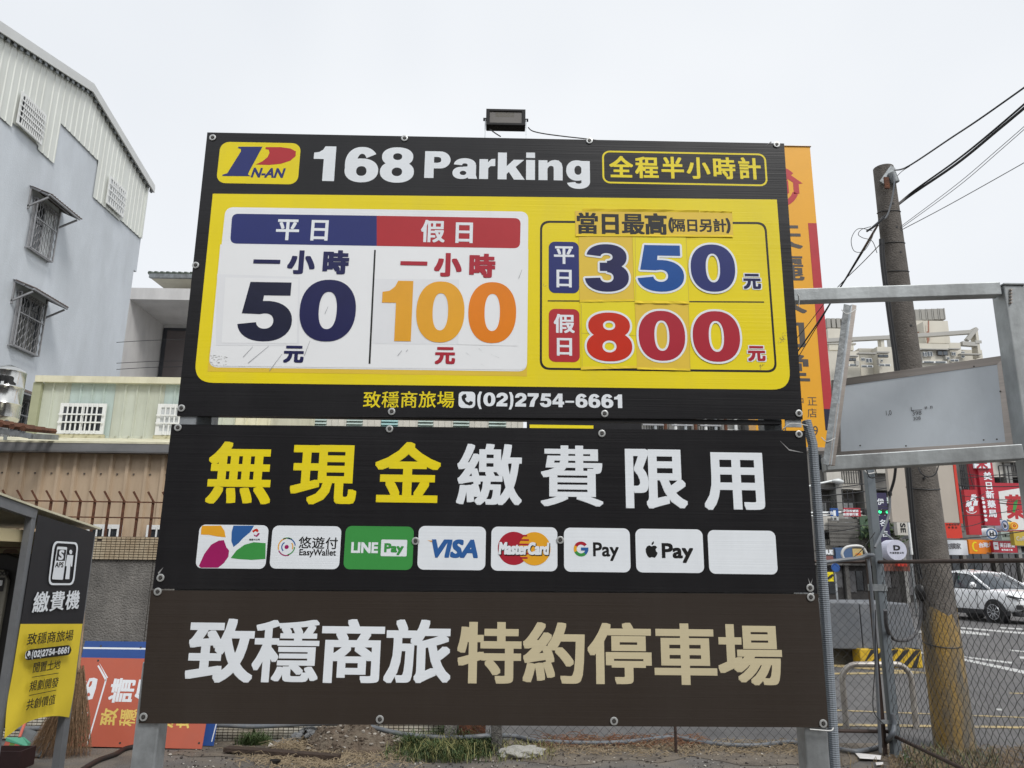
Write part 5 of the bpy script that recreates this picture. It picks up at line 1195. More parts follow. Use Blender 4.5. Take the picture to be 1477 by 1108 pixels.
# characters: one column, centred
def col(s, y0, y1, xpx0, xpx1, w_, h_, bold, m_=charc):
    cjk(OP, s, (xpx0, y0), (xpx1, y1), w_, h_, bold, m_, bf, 1)
col('天曬衣司堂', 341, 532, 1126, 1137, 62, 40, .03)
cjk(OP, '中正', (1153, 579), (1171.5, 579), 14, 14, .0, charc, bf, 1); cjk(OP, '店', (1171.5, 596), (1171.5, 596), 14, 14, .0, charc, bf, 1)
latin(OP, '24      39', (1119, 614, 1180, 628), .0, charc, bf, 1)
mb = MB(); mb.box((xl_+xr_)/2-.1, (xl_+xr_)/2+.1, OY+.1, OY+.28, 0, zo0-.061); mb.build('post', galvd, os_)

# ================================================================== CHAIN-LINK FENCE
fencem = mat('dark chain link wire', (.045, .042, .042), .6, .4, .3, 20)
browni = mat('brown painted iron', (.055, .035, .028), .6, .2, .35, 12)
corner = Vector((PF.x-.03, PF.y+.04, 0))
r1, r2 = at_z(1297, 1059, .17), at_z(1404, 1108, .17)
fdir = Vector((r2.x-r1.x, r2.y-r1.y, 0)).normalized()
ztop_f = at_y(1273, 811, corner.y).z
def fence(a, b, name, label, rails=True, posts=()):
    L_ = (b-a).length; d = (b-a).normalized(); root = thing(name, a.lerp(b, .5), label, 'fence')
    mb = MB(); hw_ = .042; n = int(L_/hw_); rows = int((ztop_f-.06)/.042); rnd2 = random.Random(3)
    nn = d.cross(Vector((0, 0, 1)))
    for i in range(n):
        pts = []
        for k in range(rows+1):
            pts.append(a+d*(hw_*(i+(k+i) % 2)+.004*math.sin(i*.31+k*.2))+Vector((0, 0, .05+(ztop_f-.07)*k/rows))+nn*(.004*(1 if k % 2 else -1)+.012*math.sin(i*.15+k*.12)))
        mb.tube(pts, .0023, 3, False)
    o = mb.build('chain_link_mesh', fencem, root, fix=False); o['kind'] = 'stuff'
    for z in ((ztop_f, .17) if rails is True else (ztop_f,)):
        mb = MB(); mb.cyl(a+Vector((0, 0, z)), b+Vector((0, 0, z)), .016, n=8); mb.build('rail', browni, root, smooth=True)
    for t in posts:
        p = a+d*t; mb = MB(); mb.cyl(p, p+Vector((0, 0, ztop_f+.03)), .013, n=8); mb.build('post', browni, root, smooth=True)
    return root
a_ = Vector((at_y(655, 1060, FY).x, corner.y+.02, 0))
fence(a_, corner+Vector((-.03, .02, 0)), 'chain_link_fence', 'chain-link fence running behind the parking sign to the corner post', rails='top', posts=(at_y(975, 1060, corner.y).x-a_.x,))
mb = MB(); mb.cyl(Vector((at_y(1165, 1052, corner.y).x, corner.y+.02, .2)), Vector((corner.x, corner.y, .2)), .016, n=8); tag(mb.build('fence_rail', browni, smooth=True), 'short brown rail at the foot of the fence left of the corner posts', 'rail')
fence(corner+Vector((.03, 0, 0)), corner+fdir*5.2, 'chain_link_fence', 'chain-link fence at the right side in front of the road', posts=(3.4,))
for (x0, x1, nm, m_) in ((640, 658, 'short concrete stump right of the tiled wall', conc), (708, 724, 'concrete stump half hidden by the grass clump', conc)):
    a, b = at_y(x0, 1072, 7.3), at_y(x1, 1072, 7.3)
    s_ = MB(); s_.box(a.x, b.x, 7.3, 7.42, 0, .62); tag(s_.build('concrete_post', m_, bevel=.01), nm, 'post')
mb = MB(); a, b = at_y(661, 1072, 7.33), at_y(700, 1072, 7.33); mb.box(a.x, b.x, 7.34, 7.36, 0, .5); tag(mb.build('rusty_plate', rust), 'rusty plate between the two concrete stumps', 'metal plate')
# corner posts
tp = at_y(1258, 668, PF.y)
cp = thing('steel_post', PF, 'grey galvanised steel post at the fence corner with a cable loop on top', 'post')
mb = MB(); mb.box(PF.x-.038, PF.x+.038, PF.y-.038, PF.y+.038, 0, tp.z+.3); mb.build('post_tube', mat('grey coated steel', (.19, .215, .235), .45, .4, .12, 6), cp, bevel=.006)
mb = MB(); mb.box(PF.x-.09, PF.x+.09, PF.y-.06, PF.y+.06, 0, .014); mb.build('base_plate', galv, cp)
for (y, w_) in ((847.5, .09), (1040, .05)):
    z = at_y(1280, y, PF.y).z; mb = MB(); mb.box(PF.x-.13, PF.x+.044, PF.y-.048, PF.y-.039, z-w_/3, z+w_/3); mb.build('clamp', galv, cp)
mb = MB(); p = Vector((PF.x-.085, PF.y+.02, 0)); mb.box(p.x-.02, p.x+.02, p.y-.004, p.y, 0, ztop_f+.04); mb.box(p.x-.022, p.x-.0185, p.y-.03, p.y-.0045, 0, ztop_f+.04); tag(mb.build('angle_iron', browni), 'rusty brown angle iron strapped beside the grey corner post', 'post')
cable([at_y(1252, 806, PF.y-.03), at_y(1255, 830, PF.y-.05), at_y(1259, 880, PF.y-.05), at_y(1264, 960, PF.y-.05), at_y(1270, 1086, PF.y-.05)], .014, 'thin grey pipe standing left of the brown angle iron', plast, 'pipe', 'pipe')
cable([at_y(1263, 880, PF.y-.08), at_y(1262, 960, PF.y-.09), at_y(1259, 1010, PF.y-.09), at_y(1262, 1030, PF.y-.09), at_y(1275, 1045, PF.y-.06)], .004, 'thin black wire looping down the corner posts')
cable([at_y(1180, 813, PF.y-.1), at_y(1192, 811, PF.y-.1), at_y(1215, 808, PF.y-.1), at_y(1240, 805, PF.y-.1), at_y(1250, 801, PF.y-.08), at_y(1260, 801, PF.y-.05)], .018, 'grey pipe lying along the fence top left of the corner post', plast, 'pipe', 'pipe', n=8)
whp = mat('white pvc', (.62, .62, .60), .4, 0, .08, 10)
cable([at_y(1217, 806, PF.y-.06), at_y(1214.5, 798, PF.y-.06), at_y(1220, 790, PF.y-.06), at_y(1233, 787.5, PF.y-.06), at_y(1244, 789.5, PF.y-.06), at_y(1250, 799, PF.y-.06)], .013, 'white plastic pipe bent in an arch above the fence top', whp, 'bent_pipe', 'pipe', n=8)
cable([at_y(1218, 807, PF.y-.07), at_y(1232, 803, PF.y-.07), at_y(1245, 791, PF.y-.07), at_y(1262, 768, PF.y-.07)], .004, 'thin black wire rising over the white arched pipe')
cable([at_y(1250, 677, PF.y-.06), at_y(1253, 687, PF.y-.07), at_y(1259, 689.5, PF.y-.08), at_y(1264, 685, PF.y-.07), at_y(1262, 676, PF.y-.06)], .005, 'black cable loop tied at the top of the corner post')
cable([at_y(1245, 676, PF.y-.05), at_y(1252, 683, PF.y-.06), at_y(1261, 682, PF.y-.06)], .006, 'white cable twist at the top of the corner post', wirewht)
cable([at_y(1293, 660, 7.1), at_y(1290, 690, 7.15), at_y(1283.5, 712, 7.2)], .013, 'thick black cable dropping beside the beige billboard', wireblk)
cable([at_y(1283.5, 712, 7.2), at_y(1283, 735, 7.2), at_y(1278, 755, 7.15), at_y(1268, 778, 7.0), at_y(1262, 790, 6.95)], .011, 'grey cable curving down to the corner post', plast)
mb = MB(); c = at_y(1283.5, 712, 7.19); mb.cyl(c+Vector((0, 0, .02)), c-Vector((0, 0, .02)), .02, n=8); tag(mb.build('cable_joint', wireblk), 'black joint between the thick cable and the grey cable', 'cable joint')
# hoop
U0, U1 = at_z(1221, 1052), at_z(1322, 1051)
zh = at_y(1268, 959, U0.y).z
hoopm = mat('worn stainless hoop', (.50, .47, .43), .4, .6, .2, 8, dirt=((.2, .17, .14), .6, 6, (1, 1, 1)))
hp2 = []
rr2 = .16; W_ = U1.x-U0.x
for k in range(3): hp2.append(Vector((U0.x, U0.y, (zh-rr2)*k/3)))
for k in range(9): a = math.pi*k/16; hp2.append(Vector((U0.x+rr2-rr2*math.cos(a), U0.y, zh-rr2+rr2*math.sin(a))))
for k in range(9): a = math.pi/2-math.pi*k/16; hp2.append(Vector((U1.x-rr2+rr2*math.cos(a), U0.y+(U1.y-U0.y), zh-rr2+rr2*math.sin(a))))
for k in range(1, 4): hp2.append(Vector((U1.x, U1.y, (zh-rr2)*(1-k/3))))
mb = MB(); mb.tube(hp2, .03, 12); tag(mb.build('guard_hoop', hoopm, smooth=True), 'stainless steel guard hoop standing on the road behind the fence', 'hoop')

# ================================================================== UTILITY POLE AND OVERHEAD CABLES
PY = 7.9
pb0, pt0 = at_z(1378, 1082), None
PY = pb0.y
pt0 = at_y(1274, 243, PY)
d_top = (pt0-CAM).dot(_f); d_bot = (pb0-CAM).dot(_f)
polem = mat('weathered pole concrete', (.145, .13, .115), .92, 0, .22, 8, bump=.7, bscale=60, dirt=((.07, .062, .055), .7, 5, (1, 1, .3)))
poley = mat('worn yellow pole paint', (.38, .235, .05), .8, 0, .25, 5, bump=.4, bscale=40, dirt=((.14, .125, .10), 1.25, 5, (1, 1, .22)))
up_ = thing('utility_pole', pb0, 'leaning concrete utility pole with worn yellow paint at its foot', 'utility pole')
rt, rb = 13.6/F*d_top, 27.5/F*d_bot
zy = at_y(1360, 880, PY).z
def pole_at(z): t = z/pt0.z; return pb0.lerp(pt0, t), rb+(rt-rb)*t
pts = []; rr3 = []
for k in range(12):
    z = pt0.z*k/11; p, r_ = pole_at(z); pts.append(p); rr3.append(r_)
mb = MB(); mb.tube(pts, rr3, 24); mb.build('pole_shaft', polem, up_, smooth=True)
pts = []; rr3 = []
for k in range(7):
    z = (zy+.06)*k/6; p, r_ = pole_at(z); pts.append(p); rr3.append(r_+.002)
mb = MB(); mb.tube(pts, rr3, 24)
# ragged upper edge of the paint
N24 = 24
for k in range(N24): mb.v[-N24+k] = mb.v[-N24+k]-Vector((0, 0, (.02, .09, .05, .16, .11, .03, .20, .08)[(k*3) % 8]))
mb.build('painted_foot', poley, up_, smooth=True)
p, r_ = pole_at(zy-.25)
for z in (at_y(1300, 307, PY).z, at_y(1290, 352, PY).z, at_y(1320, 704, PY).z, at_y(1300, 393, PY).z, zy-.3):
    p, r_ = pole_at(z); mb = MB(); n = 20; mb.tube([p+Vector((math.cos(2*math.pi*k/n)*(r_+.004), math.sin(2*math.pi*k/n)*(r_+.004), .03*math.sin(2*math.pi*k/n))) for k in range(n+1)], .005, 4, False); mb.build('wire_band', wireblk, up_, smooth=True)
for (x, y) in ((1281, 300), (1286, 334), (1291, 370), (1300, 437), (1305, 475), (1322, 692)):
    p = at_y(x, y, PY); _, r_ = pole_at(p.z); p.y = PY-r_*.98; mb = MB(); mb.cyl(p+Vector((0, .01, 0)), p+Vector((0, -.006, 0)), .012, n=8); mb.build('bolt_hole', blkpl, up_)
mb = MB(); p = at_y(1281, 252, PY-.1); mb.beam(p+Vector((-.08, 0, -.1)), p+Vector((.06, 0, .09)), .06, .02, up=(0, 1, 0)); mb.build('bracket', galvd, up_)
mb = MB(); p = at_y(1286, 250, PY-.12); mb.cyl(p, p-Vector((-.03, 0, .11)), .045, n=10); mb.build('insulator', galvd, up_, smooth=True)
mb = MB(); p = at_y(1278, 256, PY-.16); mb.beam(p, p-Vector((0, 0, .13)), .05, .02, up=(0, 1, 0)); mb.build('anchor_plate', rust, up_)
# strapped riser cables on the pole's left side
for k, (off, r_, l) in enumerate(((0, .016, 'black riser cable strapped to the left side of the pole'), (4, .009, 'thin riser cable on the left face of the pole'))):
    cable([at_y(1270+off, 345, PY-.12), at_y(1272+off, 380, PY-.14), at_y(1281+off, 450, PY-.15), at_y(1291+off, 520, PY-.16), at_y(1303+off, 600, PY-.17), at_y(1312+off, 720, PY-.18), at_y(1320+off, 800, PY-.18), at_y(1326+off, 835, PY-.18)], r_, l)
# heavy span to upper right, several lines in the air
def span(pts, r_, label, grp=None, n=5, mm=None): return cable(pts, r_, label, mm or wireblk, 'overhead_cable', 'cable', grp, n)
P0 = (1262, 326)
span([at_y(1268, 318, PY-.15), at_y(1310, 284, 7.6), at_y(1380, 236, 6.9), at_y(1440, 187, 6.4), at_y(1520, 120, 5.8)], .014, 'thickest overhead cable running from the pole to the upper right corner')
span([at_y(1266, 321, PY-.16), at_y(1312, 280, 7.6), at_y(1380, 231, 6.9), at_y(1438, 184, 6.4), at_y(1520, 113, 5.8)], .010, 'second overhead cable just above the thickest one')
span([at_y(1288, 246, PY-.1), at_y(1310, 240, 7.6), at_y(1372, 199, 6.9), at_y(1420, 167, 6.4), at_y(1520, 96, 5.8)], .009, 'uppermost overhead cable leaving the pole top insulator')
span([at_y(1312, 240, 7.6), at_y(1300, 248, 7.7), at_y(1287, 262, PY-.1)], .004, 'short thin lead from the pole top to the uppermost cable')
span([at_y(1295, 330, PY-.1), at_y(1380, 266, 7.3), at_y(1440, 215, 6.8), at_y(1520, 145, 6.2)], .0035, 'upper of the two thin parallel wires right of the pole', mm=mat('grey wire', (.12, .12, .125), .5))
span([at_y(1297, 331, PY-.1), at_y(1382, 269, 7.3), at_y(1444, 216, 6.8), at_y(1520, 149, 6.2)], .0035, 'lower of the two thin parallel wires right of the pole', mm=mat('grey wire', (.12, .12, .125), .5))
span([at_y(1298, 333, PY-.1), at_y(1370, 295, 7.3), at_y(1477, 235, 6.8), at_y(1520, 210, 6.6)], .0045, 'single thin wire sloping gently to the right edge', mm=mat('grey wire', (.12, .12, .125), .5))
span([at_y(1266, 325, PY-.15), at_y(1245, 362, 8.4), at_y(1215, 410, 9.0), at_y(1180, 465, 9.8), at_y(1140, 522, 10.6)], .011, 'thick cable falling left from the pole across the orange sign')
span([at_y(1262, 330, PY-.15), at_y(1243, 362, 8.4), at_y(1214, 411, 9.0), at_y(1182, 465, 9.8), at_y(1140, 534, 10.6)], .006, 'thinner cable beside the thick one falling left from the pole')
span([at_y(1271, 351, PY-.15), at_y(1245, 378, 8.3), at_y(1205, 418, 8.9), at_y(1160, 475, 9.8), at_y(1130, 510, 10.4)], .005, 'thin cable falling left from lower on the pole')
span([at_y(1258, 333, PY-.15), at_y(1238, 330, PY-.2), at_y(1228, 345, PY-.2), at_y(1232, 362, PY-.2), at_y(1246, 362, PY-.2), at_y(1257, 345, PY-.2), at_y(1262, 330, PY-.18)], .0035, 'larger loose wire loop left of the pole')
span([at_y(1256, 327, PY-.15), at_y(1243, 331, PY-.2), at_y(1238, 338, PY-.2), at_y(1244, 343, PY-.2), at_y(1258, 348, PY-.2), at_y(1265, 365, PY-.18)], .0035, 'smaller loose wire loop left of the pole')
span([at_y(1258, 328, PY-.18), at_y(1270, 318, PY-.2), at_y(1279, 312, PY-.2), at_y(1286, 290, PY-.2), at_y(1290, 262, PY-.2), at_y(1288, 250, PY-.15)], .009, 'grey lead climbing the pole face to the insulator', mm=plast)
span([at_y(1250, 334, PY-.2), at_y(1262, 326, PY-.22), at_y(1275, 314, PY-.22)], .012, 'short black cable splice at the pole below its top')
span([at_y(1324, 672, PY-.25), at_y(1328, 682, PY-.28), at_y(1338, 688, PY-.3), at_y(1349, 684, PY-.28), at_y(1354, 670, PY-.25)], .006, 'black wire loop hanging on the pole below the light box')
# hanging splice and loop
cs = thing('cable_splice', at_y(1328, 856, 7.55), 'black cable splice hanging at the pole with a looped sheathed cable', 'cable splice')
a, b = at_y(1326, 843, 7.5), at_y(1331, 867, 7.5); mb = MB(); mb.tube([a, a.lerp(b, .15), a.lerp(b, .5), a.lerp(b, .85), b], [.03, .05, .055, .05, .03], 10); mb.build('splice_body', blkpl, cs, smooth=True)
cable([at_y(1324, 800, 7.55), at_y(1325, 842, 7.5)], .009, 'black drop cable above the hanging splice')
cable([at_y(1328, 866, 7.5), at_y(1328, 888, 7.5), at_y(1324, 908, 7.5), at_y(1313, 921, 7.45), at_y(1300, 924, 7.4), at_y(1287, 920, 7.3), at_y(1279, 905, 7.1), at_y(1277, 880, 7.0)], .017, 'grey sheathed cable looping from the splice to the corner post', mat('dusty black sheath', (.09, .09, .095), .6, 0, .4, 30), n=8)

# ================================================================== ROAD MARKINGS AND BARRIER
wp = mat('worn white road paint', (.60, .60, .58), .8, 0, .12, 10, dirt=((.2, .2, .2), .8, 8, (1, 1, 1)))
yp = mat('worn yellow road paint', (.50, .38, .16), .85, 0, .15, 10, dirt=((.17, .16, .15), 1, 7, (1, 1, 1)))
def mark(pts, m_=wp, z=.006, name='road_marking'):
    mb = MB(); mb.add([at_z(x, y, z) for x, y in pts], [tuple(range(len(pts)))]); o = mb.build(name, m_, fix=False); tag(o, kind='structure')
mark([(1200, 857), (1320, 860), (1320, 864), (1200, 861)]); mark([(1200, 864.5), (1322, 866), (1322, 868.5), (1200, 867)])
mark([(1300, 905.5), (1345, 911), (1345, 915.5), (1300, 909)]); mark([(1372, 907.5), (1428, 914), (1427, 917), (1372, 912.5)])
mark([(1384, 904.5), (1500, 914), (1500, 917), (1386, 906.5)]); mark([(1440, 904.5), (1500, 908), (1500, 910), (1444, 906.5)])
mark([(1318, 938.5), (1352, 943.5), (1352, 946.5), (1318, 941)]); mark([(1384, 948.5), (1500, 972), (1500, 977), (1386, 952)])
mark([(1456, 937), (1500, 941), (1500, 943), (1458, 939)]); mark([(1470, 947), (1500, 948), (1500, 951), (1470, 950)]); mark([(1385, 946), (1460, 955), (1459, 957.5), (1400, 950)])
mark([(1195, 1043.5), (1500, 1048), (1500, 1051), (1195, 1047)], yp); mark([(1195, 957), (1340, 970), (1345, 973), (1195, 961)], yp); mark([(1195, 970), (1345, 969), (1345, 971.5), (1195, 973)], yp)
mark([(1436, 1022), (1446, 1022.5), (1446, 1025), (1436, 1024.5)], wp); mark([(1456, 999), (1477, 999.5), (1477, 1001), (1456, 1000.5)], yp)
mark([(600, 1000), (1500, 1035), (1500, 1036.5), (600, 1002)], yp)
# median: concrete block wall with plinth
BY = at_z(1270, 963).y
blockm = mat('painted grey block', (.125, .135, .15), .8, 0, .12, 2.5, bump=.3, bscale=30, dirt=((.30, .30, .30), .45, 2, (1, 1, .6)))
blk_ = thing('concrete_barrier', at_z(1270, 950), 'long grey painted concrete block in the road behind the fence', 'barrier')
zb1 = at_y(1260, 869, BY+.3).z
x0, x1, x2 = at_y(1060, 900, BY+.1).x, at_y(1237, 870, BY+.1).x, at_y(1308, 872, BY+.3).x
mb = MB(); mb.slab([(x0, BY+.35, .28), (x1, BY+.05, .28), (x1, BY+.05, zb1), (x0, BY+.35, zb1)], (.1, 1.8, 0)); mb.build('block', blockm, blk_, bevel=.02)
mb = MB(); mb.slab([(x1+.01, BY+.05, .28), (x2+.12, BY+.25, .28), (x2, BY+.25, zb1-.01), (x1+.01, BY+.05, zb1-.01)], (.1, 1.6, 0)); mb.build('block', blockm, blk_, bevel=.02)
mb = MB(); mb.box(x0, x1, BY+.3, BY+1.8, 0, .27); mb.build('plinth', mat('rough dark stone', (.09, .085, .07), .95, 0, .4, 6, bump=1, bscale=25), blk_)
# hazard striped kerb block
hz_ = thing('hazard_block', at_z(1288, 966), 'yellow and black striped kerb block at the foot of the grey barrier', 'kerb block')
hx0, hx1 = at_y(1241, 955, BY-.05).x, at_y(1331, 955, BY-.05).x; hzz = at_y(1290, 936.5, BY-.05).z
hy = mat('hazard yellow', (.62, .40, .02), .7, 0, .15, 6, dirt=((.2, .16, .08), .5, 8, (1, 1, 1))); hb = mat('hazard black', (.02, .02, .022), .7, 0, .2, 10)
mb = MB(); mb.box(hx0, hx1, BY-.05, BY+.24, 0, hzz); mb.build('block', hy, hz_, bevel=.02)
sw = (hx1-hx0)/5.6
for k in range(-1, 6):
    a0 = hx0+sw*k*1.0+.1; poly = [(a0, 0.01), (a0+sw*.5, 0.01), (a0+sw*.5+hzz*.95, hzz-.01), (a0+hzz*.95, hzz-.01)]
    poly = [(min(max(x, hx0+.01), hx1-.01), z) for x, z in poly]
    if poly[1][0]-poly[0][0] < .01 and poly[2][0]-poly[3][0] < .01: continue
    mb = MB(); mb.add([(x, BY-.054, z) for x, z in poly]+[(poly[3][0], BY-.05, hzz+.003), (poly[2][0], BY-.05, hzz+.003), (poly[2][0], BY+.2, hzz+.003), (poly[3][0], BY+.2, hzz+.003)], [(0, 1, 2, 3), (4, 5, 6, 7)]); mb.build('stripe', hb, hz_, fix=False)
wb = at_z(1192, 868); mb = MB(); mb.tube([(wb.x, wb.y, 0), (wb.x, wb.y, .05), (wb.x, wb.y, .45), (wb.x, wb.y, .5)], [.3, .32, .27, .2], 12); tag(mb.build('water_barrier', mat('orange plastic', (.75, .33, .02), .45), smooth=True), 'orange plastic road barrier just right of the parking sign', 'road barrier')

# ================================================================== WHITE CAR
carw = mat('white car paint', (.88, .89, .90), .25, 0, .02, 2, coat=.8); cglass = mat('car glass', (.035, .045, .055), .06, 0, .2, 1, spec=.9); cblk = mat('black car trim', (.02, .02, .022), .5, 0, .1, 6); chrome = mat('alloy', (.55, .56, .58), .25, .9, .05, 5); tyre = mat('tyre rubber', (.018, .018, .018), .85, 0, .2, 10)
def loft(mb, secs):
    n = len(secs[0]); vs = [p for s in secs for p in s]
    fs = [(i*n+k, i*n+k+1, (i+1)*n+k+1, (i+1)*n+k) for i in range(len(secs)-1) for k in range(n-1)]
    fs += [tuple(range(n)), tuple(reversed(range((len(secs)-1)*n, len(secs)*n)))]; mb.add(vs, fs)
def make_car(loc, rz):
    c = thing('parked_suv', (0, 0, 0), 'white SUV on the road seen behind the fence, front towards the right', 'car')
    st_ = [(-2.22, .55, .98, .70), (-2.15, .42, 1.08, .82), (-1.9, .34, 1.12, .90), (-1.2, .30, 1.10, .915), (0, .28, 1.05, .92), (.85, .28, 1.03, .92), (1.25, .30, 1.02, .91), (1.7, .33, .98, .88), (2.0, .36, .90, .82), (2.16, .42, .80, .72), (2.22, .5, .70, .62)]
    secs = []
    for x, zb, zt_, hw_ in st_:
        half = [(hw_*.9, zb), (hw_*.985, zb+.08), (hw_, (zb+zt_)/2-.03), (hw_*.975, zt_-.13), (hw_*.93, zt_-.03), (hw_*.80, zt_+.02), (0, zt_+.05)]
        secs.append([Vector((x, -y, z)) for y, z in half]+[Vector((x, y, z)) for y, z in reversed(half[:-1])])
    mb = MB(); loft(mb, secs); b = mb.build('body', carw, c, smooth=True)
    md = b.modifiers.new('sub', 'SUBSURF'); md.levels = md.render_levels = 1
    gl = [(-1.98, 1.10, 1.16, .74, .70), (-1.62, 1.10, 1.46, .80, .62), (-1.15, 1.09, 1.57, .82, .60), (-.4, 1.07, 1.61, .83, .61), (.15, 1.06, 1.57, .83, .60), (.6, 1.05, 1.35, .82, .64), (1.12, 1.03, 1.06, .80, .72)]
    def gh(gr, e=0, cut=0):
        s_ = []
        for x, zb, zt_, h0_, h1_ in gr:
            hh_ = [(h0_+e, zb), (h1_+e, zt_-.05+e), (h1_-.08, zt_+e), (0, zt_+.03+e)]
            s_.append([Vector((x, -y, z)) for y, z in hh_]+[Vector((x, y, z)) for y, z in reversed(hh_[:-1])])
        return s_
    mb = MB(); loft(mb, gh(gl)); mb.build('greenhouse', cglass, c, smooth=True)
    rf_ = []
    for x, zt_, h1_ in ((-1.72, 1.42, .64), (-1.15, 1.575, .615), (-.4, 1.615, .625), (.15, 1.575, .615), (.26, 1.53, .62)):
        rf_.append([Vector((x, y, z)) for y, z in ((-h1_-.012, zt_-.075), (-h1_+.04, zt_-.005), (0, zt_+.045), (h1_-.04, zt_-.005), (h1_+.012, zt_-.075), (0, zt_-.03))])
    mb = MB(); loft(mb, [s+[s[0]] for s in rf_]); mb.build('roof', carw, c, smooth=True)
    for s in (-1, 1):
        for (xa, za_), (xb, zb2) in (((1.14, 1.05), (.2, 1.56)), ((-1.95, 1.12), (-1.62, 1.45))):
            mb = MB(); ya = (.80 if xa > 0 else .77)*s; yb_ = .635*s; mb.beam((xa, ya, za_), (xb, yb_, zb2), .06, .05); mb.build('pillar', carw, c)
        mb = MB(); mb.beam((-.35, .835*s, 1.07), (-.38, .63*s, 1.56), .05, .03); mb.build('pillar', cblk, c)
        mb = MB(); mb.beam((-1.25, .83*s, 1.09), (-1.2, .63*s, 1.53), .07, .03); mb.build('pillar', carw, c)
        mb = MB(); mb.box(-1.95, 1.95, s*.90-.03, s*.90+.03, .24, .40); mb.build('sill_cladding', cblk, c, bevel=.02)
        mb = MB(); mb.tube([(.72, s*.98, 1.08), (.70, s*1.0, 1.15), (.66, s*.99, 1.22)], [.07, .11, .07], 8); mi_ = mb.build('mirror', carw, c, smooth=True)
        mb = MB(); mb.slab([(2.20, s*.42, .72), (2.12, s*.72, .74), (1.86, s*.875, .82), (1.90, s*.86, .89), (2.10, s*.72, .82), (2.19, s*.42, .78)], (.03, s*.02, 0)); mb.build('headlight', mat('headlight glass', (.12, .125, .13), .1, 0, .3, 12, spec=.9), c)
        mb = MB(); mb.slab([(2.17, s*.60, .45), (2.08, s*.78, .45), (2.08, s*.78, .58), (2.17, s*.60, .60)], (.03, s*.02, 0)); mb.build('fog_light_surround', cblk, c)
        mb = MB(); mb.box(-2.21, -2.05, s*.70-.1, s*.70+.1, .88, 1.0); mb.build('tail_light', redc, c)
        for xw in (-1.32, 1.36):
            mb = MB(); mb.tube([(xw, s*.70, .34), (xw, s*.93, .34)], .40, 28); mb.build('wheel_arch', cblk, c)
            mb = MB(); mb.tube([(xw, s*.72, .34), (xw, s*.76, .34), (xw, s*.92, .34), (xw, s*.945, .34)], [.30, .34, .34, .31], 28); w__ = mb.build('wheel', tyre, c, smooth=True)
            mb = MB()
            mb.tube([(xw, s*.93, .34), (xw, s*.952, .34)], .235, 24); mb.build('rim_dish', cblk, w__, smooth=False)
            for k in range(10):
                a = 2*math.pi*k/10; mb = MB(); mb.beam((xw+.04*math.cos(a), s*.958, .34+.04*math.sin(a)), (xw+.225*math.cos(a+.12), s*.962, .34+.225*math.sin(a+.12)), .028, .02, up=(0, 1, 0)); mb.build('rim_spoke', chrome, w__)
            n = 24; mb = MB(); mb.tube([(xw+.232*math.cos(2*math.pi*k/n), s*.957, .34+.232*math.sin(2*math.pi*k/n)) for k in range(n+1)], .012, 5, False); mb.build('rim_ring', chrome, w__, smooth=True)
        for xd in (-.38, .72, -1.2):
            mb = MB(); mb.beam((xd, s*.921, .42), (xd, s*.905, .98), .012, .008); mb.build('door_gap', cblk, c)
        for xd in (-.20, -1.0):
            mb = MB(); mb.beam((xd-.09, s*.93, .86), (xd+.09, s*.93, .86), .02, .025); mb.build('door_handle', carw, c)
    mb = MB(); mb.box(2.10, 2.235, -.55, .55, .40, .62); mb.build('grille', cblk, c, bevel=.02)
    mb = MB(); mb.box(2.236, 2.245, -.26, .26, .46, .59); mb.build('number_plate', winw, c)
    mb = MB(); mb.box(1.9, 2.22, -.8, .8, .24, .38); mb.build('bumper_lip', cblk, c, bevel=.03)
    c.location = loc; c.rotation_euler = (0, 0, rz); return c
fw = at_z(1436, 899)      # front near wheel contact
rzc = math.radians(-79)
Rm = Matrix.Rotation(rzc, 3, 'Z'); off = Rm @ Vector((1.36, -.93, 0))
make_car((fw.x-off.x, fw.y-off.y, 0), rzc)
# ================================================================== WHITE TRUCK HALF HIDDEN BY THE POLE
tr0 = at_z(1313, 866); tk_ = thing('white_truck', tr0, 'white truck cab standing behind the leaning utility pole', 'truck')
s = tr0.y*1.0/F
X = lambda p: at_y(p, 830, tr0.y).x
Z = lambda p: at_y(1325, p, tr0.y).z
mb = MB(); mb.slab([(X(1313), tr0.y, .45), (X(1348), tr0.y, .45), (X(1348), tr0.y, Z(802)), (X(1316), tr0.y, Z(802)), (X(1312), tr0.y, Z(826))], (0, 1.9, 0)); mb.build('cab', carw, tk_, bevel=.06)
mb = MB(); mb.slab([(X(1315.5), tr0.y-.02, Z(823)), (X(1323), tr0.y-.02, Z(824)), (X(1323), tr0.y-.02, Z(807)), (X(1317), tr0.y-.02, Z(807))], (0, .015, 0)); mb.build('window', cglass, tk_)
mb = MB(); mb.box(X(1350), X(1392), tr0.y-.05, tr0.y+2.2, .8, Z(797)); cg = mb.build('cargo_box', mat('cream cargo', (.42, .38, .30), .8), tk_)
for i in range(5):
    for j in range(3):
        mb = MB(); c = Vector((X(1372+i*5), tr0.y-.055, Z(803+j*9))); mb.tube([c+Vector((.15*math.cos(a*math.pi/6), 0, .15*math.sin(a*math.pi/6))) for a in range(13)], .03, 5, False); mb.build('round_load', winw, tk_)
for xw in (1318, 1380):
    mb = MB(); c = Vector((X(xw), tr0.y-.03, .38)); mb.tube([c, c+Vector((0, .25, 0))], .38, 18); mb.build('wheel', tyre, tk_)
mb = MB(); mb.box(X(1313), X(1392), tr0.y+.05, tr0.y+1.8, .38, .6); mb.build('chassis', cblk, tk_)

